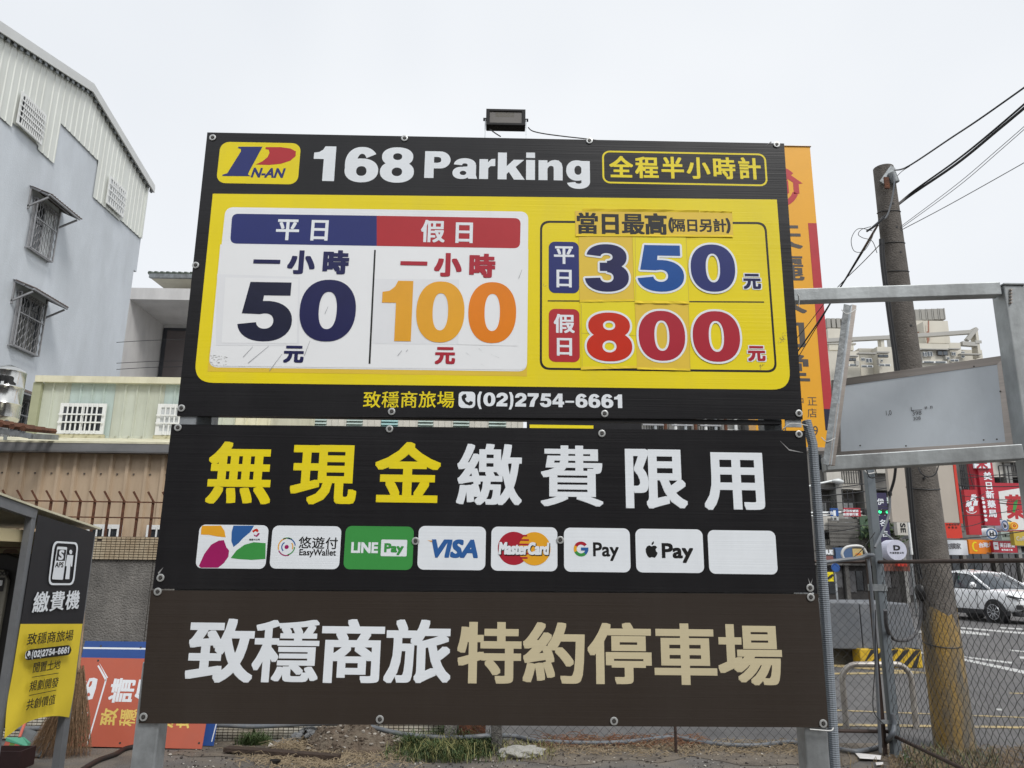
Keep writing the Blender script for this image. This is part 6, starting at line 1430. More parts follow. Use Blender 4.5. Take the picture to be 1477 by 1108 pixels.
# ================================================================== STREET ACROSS THE ROAD
greyw = mat('sooty grey render', (.17, .165, .155), .85, 0, .15, 1.2, dirt=((.08, .075, .07), .7, 1.5, (1, 1, .3))); grey2 = mat('light grey pilaster', (.30, .30, .285), .8, 0, .1, 1, dirt=((.16, .155, .15), .6, 1.5, (1, 1, .3)))
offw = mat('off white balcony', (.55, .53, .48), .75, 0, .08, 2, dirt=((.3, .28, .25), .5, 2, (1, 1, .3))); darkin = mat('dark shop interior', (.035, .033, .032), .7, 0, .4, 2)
SYD = 38.0; fx = lambda p, y=720: at_y(p, y, SYD).x; fz = lambda y, p=1240: at_y(p, y, SYD).z
def street_building(xa, xb, ztop, Y, label, wallm, nb, seed, ground=3.3):
    r = random.Random(seed); b = thing('street_building', ((xa+xb)/2, Y, 0), label, 'building')
    mb = MB(); mb.box(xa, xb, Y+.9, Y+12, 0, ztop); mb.build('building_body', wallm, b)
    bw = (xb-xa)/nb; nfl = int((ztop-ground)/3.0)
    for i in range(nb+1):
        x = xa+bw*i; mb = MB(); mb.box(x-.16, x+.16, Y-.05, Y+.9, ground, ztop); mb.build('pilaster', grey2 if i % 2 else wallm, b)
    for f in range(nfl):
        z = ground+f*3.0
        for i in range(nb):
            x = xa+bw*i+.2; xx = xa+bw*(i+1)-.2
            mb = MB(); mb.box(x, xx, Y+.1, Y+.89, z, z+.12); mb.box(x, xx, Y+.08, Y+.16, z+.125, z+r.choice((.55, .8, .95))); mb.build('balcony', offw if r.random() < .55 else wallm, b)
            k = MB(); wx = x+.15; wy = Y+.86; k.box(wx, xx-.15, wy-.03, wy, z+1.0, z+2.4); w_ = k.build('window', winw if r.random() < .4 else alum, b)
            k = MB(); k.box(wx+.07, (wx+xx)/2-.09, wy-.05, wy-.031, z+1.08, z+2.32); k.box((wx+xx)/2-.03, xx-.22, wy-.05, wy-.031, z+1.08, z+2.32); k.build('pane', glass_d if r.random() < .7 else frost, w_)
            if r.random() < .6:
                k = MB(); ax = x+r.uniform(.1, .8); k.box(ax, ax+.75, Y-.28, Y+.05, z+r.uniform(.2, 1.2), z+1.75); k.build('air_conditioner', offw, b, bevel=.02)
            if r.random() < .5:
                k = MB(); g0 = z+.3
                for q in range(9): k.beam((x+(xx-x)*q/8, Y-.02, g0), (x+(xx-x)*q/8, Y-.02, z+2.5), .03, .03)
                for q in range(4): k.beam((x, Y-.03, g0+q*.7), (xx, Y-.03, g0+q*.7), .03, .03)
                k.build('balcony_grille', darkst, b)
            if r.random() < .35:
                k = MB(); k.slab([(x, Y-.5, z+2.3), (xx, Y-.5, z+2.3), (xx, Y+.1, z+2.6), (x, Y+.1, z+2.6)], (0, 0, .05)); k.build('awning', r.choice((offw, alum, mint)), b)
    for i in range(nb):
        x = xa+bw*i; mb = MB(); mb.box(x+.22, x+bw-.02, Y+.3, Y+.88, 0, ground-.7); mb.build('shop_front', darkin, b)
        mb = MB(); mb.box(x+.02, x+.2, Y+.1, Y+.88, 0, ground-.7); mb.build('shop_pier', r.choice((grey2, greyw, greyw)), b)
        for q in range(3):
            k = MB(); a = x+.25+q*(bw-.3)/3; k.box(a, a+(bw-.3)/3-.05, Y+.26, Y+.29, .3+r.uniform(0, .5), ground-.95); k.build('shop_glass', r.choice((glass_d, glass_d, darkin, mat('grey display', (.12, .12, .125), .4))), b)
    mb = MB(); mb.box(xa, xb, Y-.02, Y+.3, ground-.69, ground-.02); mb.build('shop_fascia', greyw, b)
    return b
ga = fz(795)
street_building(fx(1092), fx(1290), fz(598), SYD, 'grey apartment house with tall pilasters, white balconies and dark shops below', greyw, 5, 3, ga)
street_building(at_y(1292, 700, 40).x, at_y(1420, 700, 40).x, at_y(1350, 640, 40).z, 40, 'sooty grey house behind the beige billboard and the leaning pole', greyw, 3, 5, 3.6)
street_building(at_y(1422, 700, 41).x, at_y(1560, 700, 41).x, at_y(1450, 600, 41).z, 41, 'dark grey house behind the red pharmacy signs', greyw, 4, 8, 3.6)
street_building(at_y(880, 700, 39).x, at_y(1088, 700, 39).x, at_y(1000, 560, 39).z, 39, 'grey house with pipes seen in the slot between the sign boards', grey2, 5, 12, 3.4)
for k in range(9):
    x = at_y(945+k*14.5, 610, 38.6).x; z0p = fz(640, 1000)
    mb = MB(); mb.cyl((x, 38.6, .2), (x, 38.6, fz(585, 1000)), .09, n=8); tag(mb.build('drain_pipe', [galv, rust, winw][k % 3]), ('bright', 'rusty', 'white')[k % 3]+' drain pipe behind the slot between sign boards, '+('first', 'second', 'third', 'fourth', 'fifth', 'sixth', 'seventh', 'eighth', 'ninth')[k]+' from the left', 'pipe', 'drain pipes on the grey house behind the slot')
# low grey panels and greenish net over the shops
pmx = mat('dark striped shutter', (.13, .125, .115), .7, 0, .2, 4)
shut = thing('striped_cladding', (fx(1230), SYD-.5, fz(790)), 'dark horizontal strip cladding over the shops left of the corner post', 'cladding')
z = fz(788); k = 0
while z < fz(752):
    mb = MB(); mb.box(fx(1186), fx(1292), SYD-.5, SYD-.42, z, z+.16); mb.build('strip', pmx, shut); z += .19
mb = MB(); mb.box(fx(1229), fx(1259), SYD-.62, SYD-.55, fz(776), fz(745)); tag(mb.build('green_board', mat('dull green board', (.07, .12, .075), .7, 0, .2, 3)), 'dull green board above the shops beside the corner post', 'board')
r = random.Random(2); mb = MB()
for k in range(420):
    c = Vector((fx(1256)+r.gauss(0, .5), SYD-.9+r.uniform(-.3, .3), fz(772)+r.gauss(0, .35))); d = Vector((r.uniform(-1, 1), r.uniform(-1, 1), r.uniform(-1, 1))).normalized()*.16; e = d.cross(Vector((0, 0, 1)))*.5
    mb.add([c, c+d+e, c+d*2, c+d-e], [(0, 1, 2, 3)])
pt_ = thing('hanging_plant', (fx(1256), SYD-.9, fz(790)), 'green plant on the ledge above the shops', 'plant'); mb.build('foliage', mat('street leaf', (.06, .10, .035), .7, 0, .4, 2), pt_, fix=False)['kind'] = 'stuff'
mb = MB(); mb.box(fx(1254), fx(1259), SYD-1, SYD-.7, fz(790), fz(782)); mb.build('pot', rust, pt_)

# --- signboards
def signbox(quad, Y, depth, name, label, face, cat='sign', edge=None, pole=None):
    xs_ = [at_y(x, y, Y) for x, y in quad]; xa = (xs_[0].x+xs_[3].x)/2; xb = (xs_[1].x+xs_[2].x)/2; za = (xs_[0].z+xs_[1].z)/2; zb2 = (xs_[2].z+xs_[3].z)/2
    t = thing(name, ((xa+xb)/2, Y, zb2), label, cat)
    mb = MB(); mb.box(xa, xb, Y, Y+depth, zb2, za); f = mb.build('sign_box', face, t)
    mb = MB(); mb.box((xa+xb)/2-.05, (xa+xb)/2+.05, Y+depth, Y+depth+.6, (za+zb2)/2-.05, (za+zb2)/2+.05); mb.build('bracket', galvd, t)
    return t, f, Plane((0, Y-.004, 1.6), (1, 0, 0), (0, 0, 1)), (xa, xb, zb2, za)
L5 = 12
navs = mat('navy sign sheet', (.028, .022, .075), .5, 0, .05, 1)
t, f, p, q = signbox([(1262.5, 711), (1279.5, 711), (1284, 782), (1266, 783)], 34, .3, 'vertical_sign', 'navy vertical sign with white characters beside the corner post', navs)
cjk(p, '伊人名店', (1270, 724), (1275.5, 770), 10, 10, .02, pale, f, L5)
t, f, p, q = signbox([(1293, 748), (1310, 748), (1311.5, 772), (1295, 772)], 31, .25, 'white_sign', 'small white sign with the rotated letters SE left of the pole', offw)
latin(p, 'SE', (1299, 755, 1306, 768), .05, blkink, f, L5, rot=-math.pi/2)
for (a, b, l) in ((1311.5, 1317.5, 'narrow white upright banner left of the pole'), (1319, 1326, 'narrow white upright banner touching the leaning pole')):
    t, f, p, q = signbox([(a, 750), (b, 750), (b+2, 800), (a+2, 800)], 30, .1, 'upright_banner', l, winw, 'banner')
    mb = MB(); mb.box(q[0], q[0]+.05, 30.12, 30.2, 0, q[2]+.3); mb.build('pole', galvd, t)
# round D sign
def round_sign(cx, cy, rx_, ry_, Y, label, face, txt=None, tm=None, rim=None, sub=None, cat='sign'):
    c = at_y(cx, cy, Y); R_ = rx_/F*(c-CAM).dot(_f); Rz = ry_/F*(c-CAM).dot(_f)
    t = thing('round_sign', c, label, cat); n = 32
    mb = MB(); mb.slab([(c.x+R_*math.cos(2*math.pi*k/n), Y, c.z+Rz*math.sin(2*math.pi*k/n)) for k in range(n)], (-.1, .28, 0)); f = mb.build('sign_drum', face, t)
    mb = MB(); mb.beam((c.x, Y+.15, c.z+Rz), (c.x, Y+.8, c.z+Rz+.3), .05, .05); mb.build('bracket', galvd, t)
    p = Plane((0, Y-.003, 1.6), (1, 0, 0), (0, 0, 1))
    if rim: shape(p, [ell(c.x, c.z-1.6, R_*.92, Rz*.92, 28), ell(c.x, c.z-1.6, R_*.66, Rz*.66, 28)], 'ring', rim, f, L5)
    if txt: latin(p, txt, (cx-rx_*.3, cy-ry_*(.45 if sub else .35), cx+rx_*.3, cy+(0 if sub else ry_*.35)), .08, tm or blkink, f, L5)
    if sub: cjk(p, sub, (cx-rx_*.6, cy+ry_*.28), (cx+rx_*.6, cy+ry_*.28), 3, 3, .03, blkink, f, L5)
    return t
lav = mat('pale lavender face', (.55, .56, .66), .5)
round_sign(1293.5, 793.5, 14.5, 14.5, 24, 'large round pale sign with a black letter D hanging left of the pole', lav, 'D', blkink, None, '中福資產公司')
bluer = mat('muted blue ring', (.08, .15, .30), .5)
round_sign(1430.5, 770, 9, 8.5, 32, 'round sign with a blue ring and dark letter H under the red pharmacy sign', pale, 'H', blkink, bluer)
round_sign(1449.5, 758, 5.5, 8, 32, 'narrow oval silver sign beside the round H sign', lav, 'b', blkink, bluer)
round_sign(1463, 758.5, 6, 5.5, 33, 'small oval orange and yellow sign at the right edge', yel2, 'o', redo, orn2)
# beige billboard back
bbm = mat('beige billboard back', (.47, .42, .36), .7, 0, .05, .8, dirt=((.38, .33, .28), .5, 1, (1, 1, .3)))
Yb = 19; c = [at_y(1276, 640, Yb), at_y(1370.5, 640, Yb), at_y(1384.5, 752, Yb), at_y(1287.5, 755, Yb)]
bbt = thing('billboard', at_y(1336, 752, Yb), 'large beige billboard back behind the leaning pole, below the light box', 'billboard')
xa, xb = (c[0].x+c[3].x)/2, (c[1].x+c[2].x)/2; z0b = (c[2].z+c[3].z)/2; z1b = at_y(1320, 600, Yb).z
for k in range(2):
    a = xa+(xb-xa)*(0 if k == 0 else .27); b = xa+(xb-xa)*(.27 if k == 0 else 1)
    mb = MB(); mb.box(a+.006, b-.006, Yb, Yb+.12, z0b, z1b); mb.build('panel', bbm, bbt)
mb = MB(); mb.box(xb+.002, xb+.07, Yb-.01, Yb+.3, z0b-.02, z1b); mb.build('orange_edge', redo, bbt)
mb = MB(); mb.box(xb-.9, xb-.7, Yb+.14, Yb+.34, 0, z0b+1); mb.build('post', galvd, bbt)
t, f, p, q = signbox([(1361.5, 752.5), (1386, 752), (1388, 776), (1363.5, 777)], 27, .25, 'square_sign', 'square red-orange sign right of the leaning pole below the billboard', redo)
cjk(p, '中藥材批發', (1366, 757), (1382, 756.5), 3.4, 3.2, .02, blkink, f, L5); cjk(p, '專賣店', (1369, 761), (1379, 761), 3.4, 3.2, .02, blkink, f, L5)
t, f, p, q = signbox([(1361, 780), (1394, 778.5), (1397, 800), (1363, 801)], 33, .3, 'shop_sign', 'white shop sign with grey brush lettering right of the pole', pale)
cjk(p, '包膜家', (1367.5, 788), (1382, 788), 8, 9, .02, mat('grey lettering', (.12, .12, .13), .5), f, L5)
t, f, p, q = signbox([(1396.5, 779), (1431, 778), (1434, 798), (1399, 800)], 34, .3, 'shop_sign', 'orange shop sign with a yellow crescent and white characters', orn2)
cc2 = p.px(1407, 788.5); kk2 = p.ext(1407, 788, 1, 1)[0]; shape(p, [arc(cc2[0], cc2[1], 5*kk2, 7*kk2, 2.5*kk2, 5*kk2, 60, 300, 2)], 'emblem', yel, f, L5)
cjk(p, '台灣大', (1415, 786.5), (1428, 786), 7, 7.5, .04, pale, f, L5)
t, f, p, q = signbox([(1431.5, 780), (1466, 781), (1468, 797), (1434, 797.5)], 33.8, .3, 'shop_sign', 'long red pharmacy sign with white cross plate and characters', redc)
rr_px(p, 1433, 782, 1440, 793, 1, 'plate', pale, f, L5); cc2 = p.px(1436.5, 787.5); shape(p, [[(cc2[0]-.06, cc2[1]-.02), (cc2[0]+.06, cc2[1]-.02), (cc2[0]+.06, cc2[1]+.03), (cc2[0]-.06, cc2[1]+.03)]], 'cross', redc, f, L5+2)
cjk(p, '美日新藥', (1444.5, 786.5), (1461, 787), 5.4, 7, .03, pale, f, L5); cjk(p, '健保處方箋', (1446, 793.3), (1459, 793.5), 2.8, 3, .03, pale, f, L5)
mb = MB(); a = at_y(1431, 797, 33.2); b = at_y(1500, 799.5, 33.2); mb.box(a.x, b.x, 33.2, 33.6, b.z, a.z); tag(mb.build('canopy_edge', galvd), 'grey canopy edge under the red pharmacy sign', 'canopy')
# red vertical pharmacy sign: box with a recessed left flank
t, f, p, q = signbox([(1411, 668), (1432, 667), (1442, 757), (1420, 759)], 31, .5, 'vertical_sign', 'tall red vertical pharmacy sign with white raised characters', redc)
for ch, cx, cy in (('美', 1424.5, 687), ('日', 1426.3, 700.7), ('新', 1428, 713.7), ('藥', 1430, 727.5), ('局', 1432, 740.8)): cjk(p, ch, (cx, cy), (cx, cy), 12, 12, .04, pale, f, L5)
for k, (cx, cy) in enumerate(((1417.5, 719), (1418.7, 725), (1419.6, 731.3), (1420.4, 737.5), (1421.4, 743.5), (1422.2, 750))):
    c2 = p.px(cx, cy); shape(p, [ell(c2[0], c2[1], .065, .065, 16)], 'white_disc', pale, f, L5)
mb = MB(); mb.box(q[0]-.14, q[0]-.002, 31.12, 31.5, q[2], q[3]); mb.build('flank', mat('deeper red flank', (.42, .025, .04), .5), t)
mb = MB(); a = at_y(1403, 669, 31); b = at_y(1427, 676, 31); mb.box(a.x, b.x, 30.9, 30.99, b.z, a.z+.5); tp_ = mb.build('top_plate', pale, t)
pp = Plane((0, 30.895, 1.6), (1, 0, 0), (0, 0, 1)); cjk(pp, '米', (1416, 669), (1416, 669), 16, 16, .05, redc, tp_, 3)
t, f, p, q = signbox([(1391, 708), (1408.4, 705), (1416, 770), (1398, 773)], 30, .2, 'promo_panel', 'red panel with slanted white lettering left of the tall pharmacy sign', redp)
cjk(p, '藥妝', (1397.5, 727), (1404.5, 718), 8.5, 10, .05, pale, f, L5, shear=.3); cjk(p, '優惠', (1401, 734), (1407, 726), 7, 8, .05, pale, f, L5, shear=.3)
c2 = p.px(1401, 735); shape(p, [arc(c2[0], c2[1], .22, .16, .20, .13, 190, 340, 2)], 'swoosh', pale, f, L5)
t, f, p, q = signbox([(1435.5, 703), (1500, 691), (1510, 768), (1443, 768)], 33.4, .3, 'framed_sign', 'white framed sign with a big red flower-like medicine character at the right edge', redc)
shape(p, [[p.px(1440, 709), p.px(1505, 699), p.px(1512, 764), p.px(1447, 765)]], 'white_face', winw, f, L5)
cjk(p, '藥', (1464.5, 732), (1464.5, 732), 27, 38, .06, redp, f, L5+12)
pl_poly(p, [(1460, 738), (1462, 724), (1468, 720), (1466, 732), (1463, 740)], 'leaf', green, f, L5+28)
t, f, p, q = signbox([(1444, 767), (1460, 767), (1461, 779), (1445, 780)], 31.5, .2, 'small_sign', 'small pale green sign below the oval sign', mat('pale green face', (.38, .46, .42), .5))
cjk(p, '立體公仔', (1447, 773), (1457, 773), 3, 4, .03, blkink, f, L5)
t, f, p, q = signbox([(1462, 767), (1500, 766), (1500, 786), (1464, 788)], 31, .25, 'yellow_sign', 'mustard yellow sign cut by the right edge', mat('mustard face', (.52, .38, .05), .5))
latin(p, 'Coffee', (1466, 774, 1484, 780), .03, offw, f, L5)
t, f, p, q = signbox([(1205, 790), (1229, 790), (1230, 806), (1206, 806)], 33, .3, 'blue_sign', 'muted blue sign behind the white arched pipe', mat('muted blue face', (.07, .13, .25), .5))
t, f, p, q = signbox([(1229.5, 791), (1245, 792), (1244, 806), (1230.5, 806)], 33, .3, 'yellow_sign', 'yellow sign right of the muted blue sign behind the white arched pipe', mat('muted yellow face', (.55, .42, .18), .5))
latin(p, 'open', (1234, 798, 1242, 802), .03, orn2, f, L5)
t, f, p, q = signbox([(1190, 792), (1203, 792), (1203, 801), (1190, 801)], 33, .2, 'lettered_sign', 'dark sign with white block letters right of the parking sign', greyw)
latin(p, 'IUE', (1191.5, 793.5, 1201, 799.5), .08, pale, f, L5)
for (a, b, c, d, l, m_) in ((1185, 802, 1203, 809, 'reddish banner behind the parking sign edge', mat('reddish banner', (.25, .10, .09), .6)), (1275, 810, 1312, 824, 'brown red awning behind the chain-link fence', mat('brown red awning', (.19, .07, .05), .7)), (1295, 811.5, 1308, 817, 'small bright red sign below the round D sign', redo), (1411, 808, 1443, 811, 'white and blue strip sign above the white SUV', pale), (1301, 785, 1313, 801, 'dark box sign behind the round D sign', greyw)):
    t, f, p, q = signbox([(a, b), (c, b), (c, d), (a, d)], 34.5 if a != 1295 else 34.2, .2, 'banner', l, m_, 'banner')
for (px_, py_, h_, l) in ((1297, 862, .95, 'red traffic cone left of the truck'), (1301, 868, .6, 'small red traffic cone nearer the road')):
    c = at_z(px_, py_); cn = thing('traffic_cone', c, l, 'traffic cone', 'traffic cones outside the shops'); mb = MB(); mb.tube([c+Vector((0, 0, .03)), c+Vector((0, 0, h_))], [.16, .03], 12); mb.build('cone_body', redo, cn, smooth=True)
    mb = MB(); mb.box(c.x-.2, c.x+.2, c.y-.2, c.y+.2, .0, .03); mb.build('cone_base', redo, cn)
# street poster figure board (orange) and parked scooters in the shade
c = at_z(1281, 857); t = thing('display_poster', c, 'orange and white poster stand at the shop front', 'poster'); mb = MB(); mb.slab([(c.x-.35, c.y, .1), (c.x+.5, c.y, .1), (c.x+.1, c.y, 1.5), (c.x-.45, c.y, 1.9)], (0, .05, 0)); mb.build('poster_face', mat('faded orange poster', (.55, .20, .10), .6, 0, .4, 5), t)
def scooter(c, rz, label, bodym):
    t = thing('scooter', (0, 0, 0), label, 'scooter', 'scooters parked in front of the shops')
    for x in (-.62, .62):
        mb = MB(); n = 16; mb.tube([(x+.2*math.cos(2*math.pi*k/n), 0, .25+.2*math.sin(2*math.pi*k/n)) for k in range(n+1)], .055, 6, False); mb.cyl((x, -.03, .25), (x, .03, .25), .12, n=10); mb.build('wheel', tyre, t)
    mb = MB(); loft(mb, [[Vector((x, -w_, zb)), Vector((x, -w_, zt_)), Vector((x, w_, zt_)), Vector((x, w_, zb)), Vector((x, -w_, zb))] for x, zb, zt_, w_ in ((-.85, .55, .72, .08), (-.6, .42, .78, .15), (-.1, .3, .76, .17), (.0, .26, .34, .17), (.35, .26, .34, .17), (.45, .3, .95, .17), (.58, .5, 1.0, .1))]); mb.build('body', bodym, t)
    mb = MB(); mb.slab([(-.7, -.13, .79), (.0, -.13, .77), (.0, .13, .77), (-.7, .13, .79)], (0, 0, .08)); mb.build('seat', cblk, t, bevel=.02)
    mb = MB(); mb.beam((.5, 0, .95), (.42, 0, 1.1), .05, .05); mb.beam((.40, -.33, 1.08), (.40, .33, 1.08), .035, .035); mb.build('handlebar', cblk, t)
    for s in (-1, 1): mb = MB(); mb.beam((.42, s*.26, 1.1), (.42, s*.3, 1.28), .015, .015); mb.box(.40, .42, s*.3-.06, s*.3+.06, 1.25, 1.33); mb.build('mirror', cblk, t)
    t.location = c; t.rotation_euler = (0, 0, rz); return t
for k, (px_, l, m_) in enumerate(((1209, 'black scooter parked left of the corner post', cblk), (1222, 'grey scooter second from the parking sign edge', grey2), (1240, 'dark scooter just left of the corner post', navyb), (1288, 'black scooter right of the corner post under the round D sign', cblk), (1304, 'dark red scooter beside the white truck', mat('dark red paint', (.15, .02, .02), .3)))):
    c = at_z(px_, 858); scooter(c, math.radians(70+k*9), l, m_)
# ================================================================== TRAFFIC MAST, LAMPS, STREET WIRES
TY2 = 29
mast = thing('traffic_mast', at_y(1160, 850, TY2), 'traffic signal mast with horizontal arm behind the parking sign edge', 'traffic light')
whs = mat('white mast paint', (.50, .52, .52), .45, .2, .06, 5)
a, b = at_y(1160, 740, TY2), at_y(1280, 738.5, TY2)
mb = MB(); mb.cyl((a.x, TY2, 0), (a.x, TY2, a.z+.3), .12, n=10); mb.build('mast_pole', whs, mast, smooth=True)
mb = MB(); mb.cyl(a, b, .045, n=8); mb.build('mast_arm', whs, mast, smooth=True)
mb = MB(); mb.cyl(a-Vector((0, 0, .12)), a.lerp(b, .35)-Vector((0, 0, .1)), .03, n=8); mb.build('mast_brace', whs, mast, smooth=True)
TPp = Plane((0, TY2-.16, 1.6), (1, 0, 0), (0, 0, 1))
def mast_plate(x0, y0, x1, y1, m_, nm):
    a = at_y(x0, y0, TY2); b = at_y(x1, y1, TY2); mb = MB(); mb.box(a.x, b.x, TY2-.15, TY2-.08, b.z, a.z); return mb.build(nm, m_, mast)
shb = mat('route sign blue', (.02, .09, .33), .4)
s1 = thing  # keep helper name
f = mast_plate(1195.5, 733.5, 1207.5, 745, shb, 'route_shield'); latin(TPp, '1', (1202.5, 737, 1205, 743.5), .1, pale, f, 3); cjk(TPp, '台', (1199.5, 740), (1199.5, 740), 5, 5.5, .04, pale, f, 3)
f = mast_plate(1197, 746, 1207.5, 751, whs, 'small_plate'); cjk(TPp, '永康', (1200, 748.5), (1204.8, 748.5), 4, 4, .02, charc, f, 3)
f = mast_plate(1214.5, 733, 1239.5, 745.5, redc, 'red_notice'); cjk(TPp, '多時相號誌', (1218, 736.5), (1236, 736.8), 4.2, 4.4, .04, pale, f, 3); cjk(TPp, '依燈號行駛', (1218, 742), (1236, 742), 4.2, 4.4, .04, pale, f, 3)
def signal(x0, y0, x1, y1, lit, label):
    a = at_y(x0, y0, TY2); b = at_y(x1, y1, TY2); mb = MB(); mb.box(a.x, b.x, TY2-.2, TY2-.05, b.z, a.z); h_ = mb.build('signal_head', cblk, mast); n = 3
    for k in range(n):
        c = Vector((a.x+(b.x-a.x)*(k+.5)/n, TY2-.21, (a.z+b.z)/2)); R_ = (b.x-a.x)/n*.42
        mb = MB(); mb.cyl(c, c+Vector((0, .01, 0)), R_, n=14)
        on = lit and k != 1
        mb.build('signal_lens', mat('green signal light', (.02, .6, .2), .3, emit=((.05, 1, .35), 1.2)) if on else mat('dark lens', (.05, .05, .05), .3), h_)
        mb = MB(); mb.tube([c+Vector((R_*math.cos(t_), -.12, R_*math.sin(t_))) for t_ in [math.pi*j/8 for j in range(9)]], .015, 4, False); mb.build('visor', cblk, h_)
signal(1242.5, 735.5, 1256, 743.5, False, ''); signal(1262.5, 735, 1279, 743, True, '')
sl = thing('street_lamp', at_y(1150, 850, 30), 'white street lamp arm reaching right above the traffic mast', 'street lamp')
a = at_y(1150, 706, 30); mb = MB(); mb.cyl((a.x, 30, 0), a, .09, .06, 10); mb.tube([a, at_y(1180, 698, 30), at_y(1204, 693, 30)], [.05, .045, .04], 8); mb.build('lamp_arm', whs, sl, smooth=True)
c = at_y(1209, 694.5, 30); mb = MB(); mb.tube([c+Vector((-.25, 0, .02)), c, c+Vector((.2, 0, -.02))], [.05, .13, .06], 10); mb.build('lamp_head', whs, sl, smooth=True)
t = thing('road_sign', at_y(1207, 845, 24), 'round blue road sign above a yellow and black chevron plate at the parking sign edge', 'road sign')
c = at_y(1205.5, 819, 24); mb = MB(); mb.cyl(c, c+Vector((0, .04, 0)), .13, n=20); mb.build('blue_disc', shb, t); mb = MB(); mb.box(c.x-.02, c.x+.02, 24.05, 24.1, 0, c.z); mb.build('post', galv, t)
c = at_y(1195, 830, 24); mb = MB(); mb.box(c.x-.05, c.x+.15, 24, 24.03, c.z-.18, c.z+.1); ch_ = mb.build('chevron_plate', yel, t)
mb = MB(); mb.beam((c.x-.04, 23.99, c.z-.1), (c.x+.14, 23.99, c.z+.02), .07, .006, up=(0, 1, 0)); mb.build('chevron', cblk, ch_)
r = random.Random(9)
WL = [(1180, 716, 1300, 700), (1180, 724, 1300, 722), (1195, 736, 1290, 729), (1180, 706, 1290, 690), (1180, 757, 1262, 757), (1385, 690, 1500, 676), (1385, 700, 1500, 700), (1385, 715, 1500, 722), (1388, 744, 1470, 735), (1385, 777, 1500, 762), (1385, 682, 1500, 694), (1440, 722, 1500, 722), (1440, 725.5, 1500, 726), (1385, 727, 1420, 712), (1262, 690, 1300, 684), (1180, 768, 1240, 760), (1385, 760, 1420, 752), (1395, 668, 1405, 705)]
for k, (x0, y0, x1, y1) in enumerate(WL):
    Yk = 26+(k % 4)
    if k == 0: wt = MB()
    wt.tube([at_y(x0, y0, Yk), at_y(x0+(x1-x0)*.25, y0+(y1-y0)*.25+1.5, Yk), at_y((x0+x1)/2, (y0+y1)/2+2.0, Yk), at_y(x0+(x1-x0)*.75, y0+(y1-y0)*.75+1.5, Yk), at_y(x1, y1, Yk)], .018 if k % 3 == 0 else .012, 4)
tag(wt.build('wire_tangle', wireblk, fix=False), 'tangle of thin black wires strung over the far street', 'wires', kind='stuff')
# scaffold-like racks in front of the far houses
for (x0, x1, y0, y1, l) in ((1384, 1402, 668, 770, 'blackish pipe rack between billboard and red panel'), (1440, 1470, 672, 700, 'pipe rack above the framed medicine sign'), (1214, 1232, 706, 735, 'balcony pipe rack above the red notice')):
    a = at_y(x0, y0, 35); b = at_y(x1, y1, 35); mb = MB(); nx_, nz2 = max(2, int((b.x-a.x)/.3)), max(2, int((a.z-b.z)/.35))
    for i in range(nx_+1): x = a.x+(b.x-a.x)*i/nx_; mb.beam((x, 35, b.z), (x, 35, a.z), .035, .035)
    for j in range(nz2+1): z = b.z+(a.z-b.z)*j/nz2; mb.beam((a.x, 34.96, z), (b.x, 34.96, z), .035, .035)
    tag(mb.build('pipe_rack', darkst), l, 'rack')

# ================================================================== DISTANT APARTMENT BLOCK
AY = 105.0
apm = mat('cream tower render', (.62, .59, .51), .8, 0, .04, .15, dirt=((.45, .42, .36), .5, .2, (1, 1, .4))); aps = mat('grey tower band', (.42, .41, .38), .8, 0, .05, .2); screenm = mat('grey roof screen', (.33, .32, .29), .7, 0, .05, .3); apw = mat('tower window', (.09, .105, .12), .3, 0, .3, .5); apd = mat('tower dark recess', (.12, .115, .11), .8)
ap_ = thing('apartment_tower', (at_y(1300, 520, AY).x, AY, 0), 'distant cream apartment tower with roof beams and grey roof screens', 'building')
Z4 = lambda a, b: (1180+a/5.908, 430+b/5.908)
def abox(x0, y0, x1, y1, m_, nm, d0=0, d1=8):
    a = at_y(*Z4(x0, y0), AY+d0); b = at_y(*Z4(x1, y1), AY+d0); mb = MB(); mb.box(a.x, b.x, AY+d0, AY+d1, b.z, a.z); return mb.build(nm, m_, ap_)
def aboxg(x0, y0, x1, m_, nm, d0=0, d1=14):
    a = at_y(*Z4(x0, y0), AY+d0); b = at_y(*Z4(x1, y0), AY+d0); mb = MB(); mb.box(a.x, b.x, AY+d0, AY+d1, 0, a.z); return mb.build(nm, m_, ap_)
aboxg(-200, 445, 345, apm, 'wing', 1.5); aboxg(346, 428, 500, apm, 'wing', 2.5); aboxg(501, 415, 800, apm, 'wing', .8); aboxg(801, 385, 1115, apm, 'wing', 0); aboxg(1116, 380, 1212, apm, 'wing', .3); aboxg(1213, 440, 1395, apm, 'wing', 3)
abox(80, 258, 305, 445, apm, 'stair_tower', 4, 12); abox(-100, 375, 325, 395, aps, 'band', 3.9, 4.5)
abox(815, 190, 1128, 385, apm, 'stair_tower', 4, 12); abox(790, 215, 813, 390, aps, 'tower_flank', 4.5, 12)
for k in range(5): abox(824+k*52, 97-k*2, 824+k*52+48, 188-k*2, screenm, 'roof_screen', 4.2, 4.6)
for k in range(6): abox(818+k*52, 95-k*2, 823+k*52, 190-k*2, aps, 'screen_post', 4.1, 4.7)
abox(826, 100, 1075, 188, screenm, 'screen_core', 4.8, 11)
for k in range(5): abox(72+k*42, 172, 72+k*42+38, 252, screenm, 'roof_screen', 4.2, 4.6)
abox(72, 174, 275, 252, screenm, 'screen_core', 4.8, 11)
def abeam(p0, p1, w_, m_=aps, d=0, nm='roof_beam'):
    mb = MB(); mb.beam(at_y(*Z4(*p0), AY+d), at_y(*Z4(*p1), AY+d), .7, w_); mb.build(nm, m_, ap_)
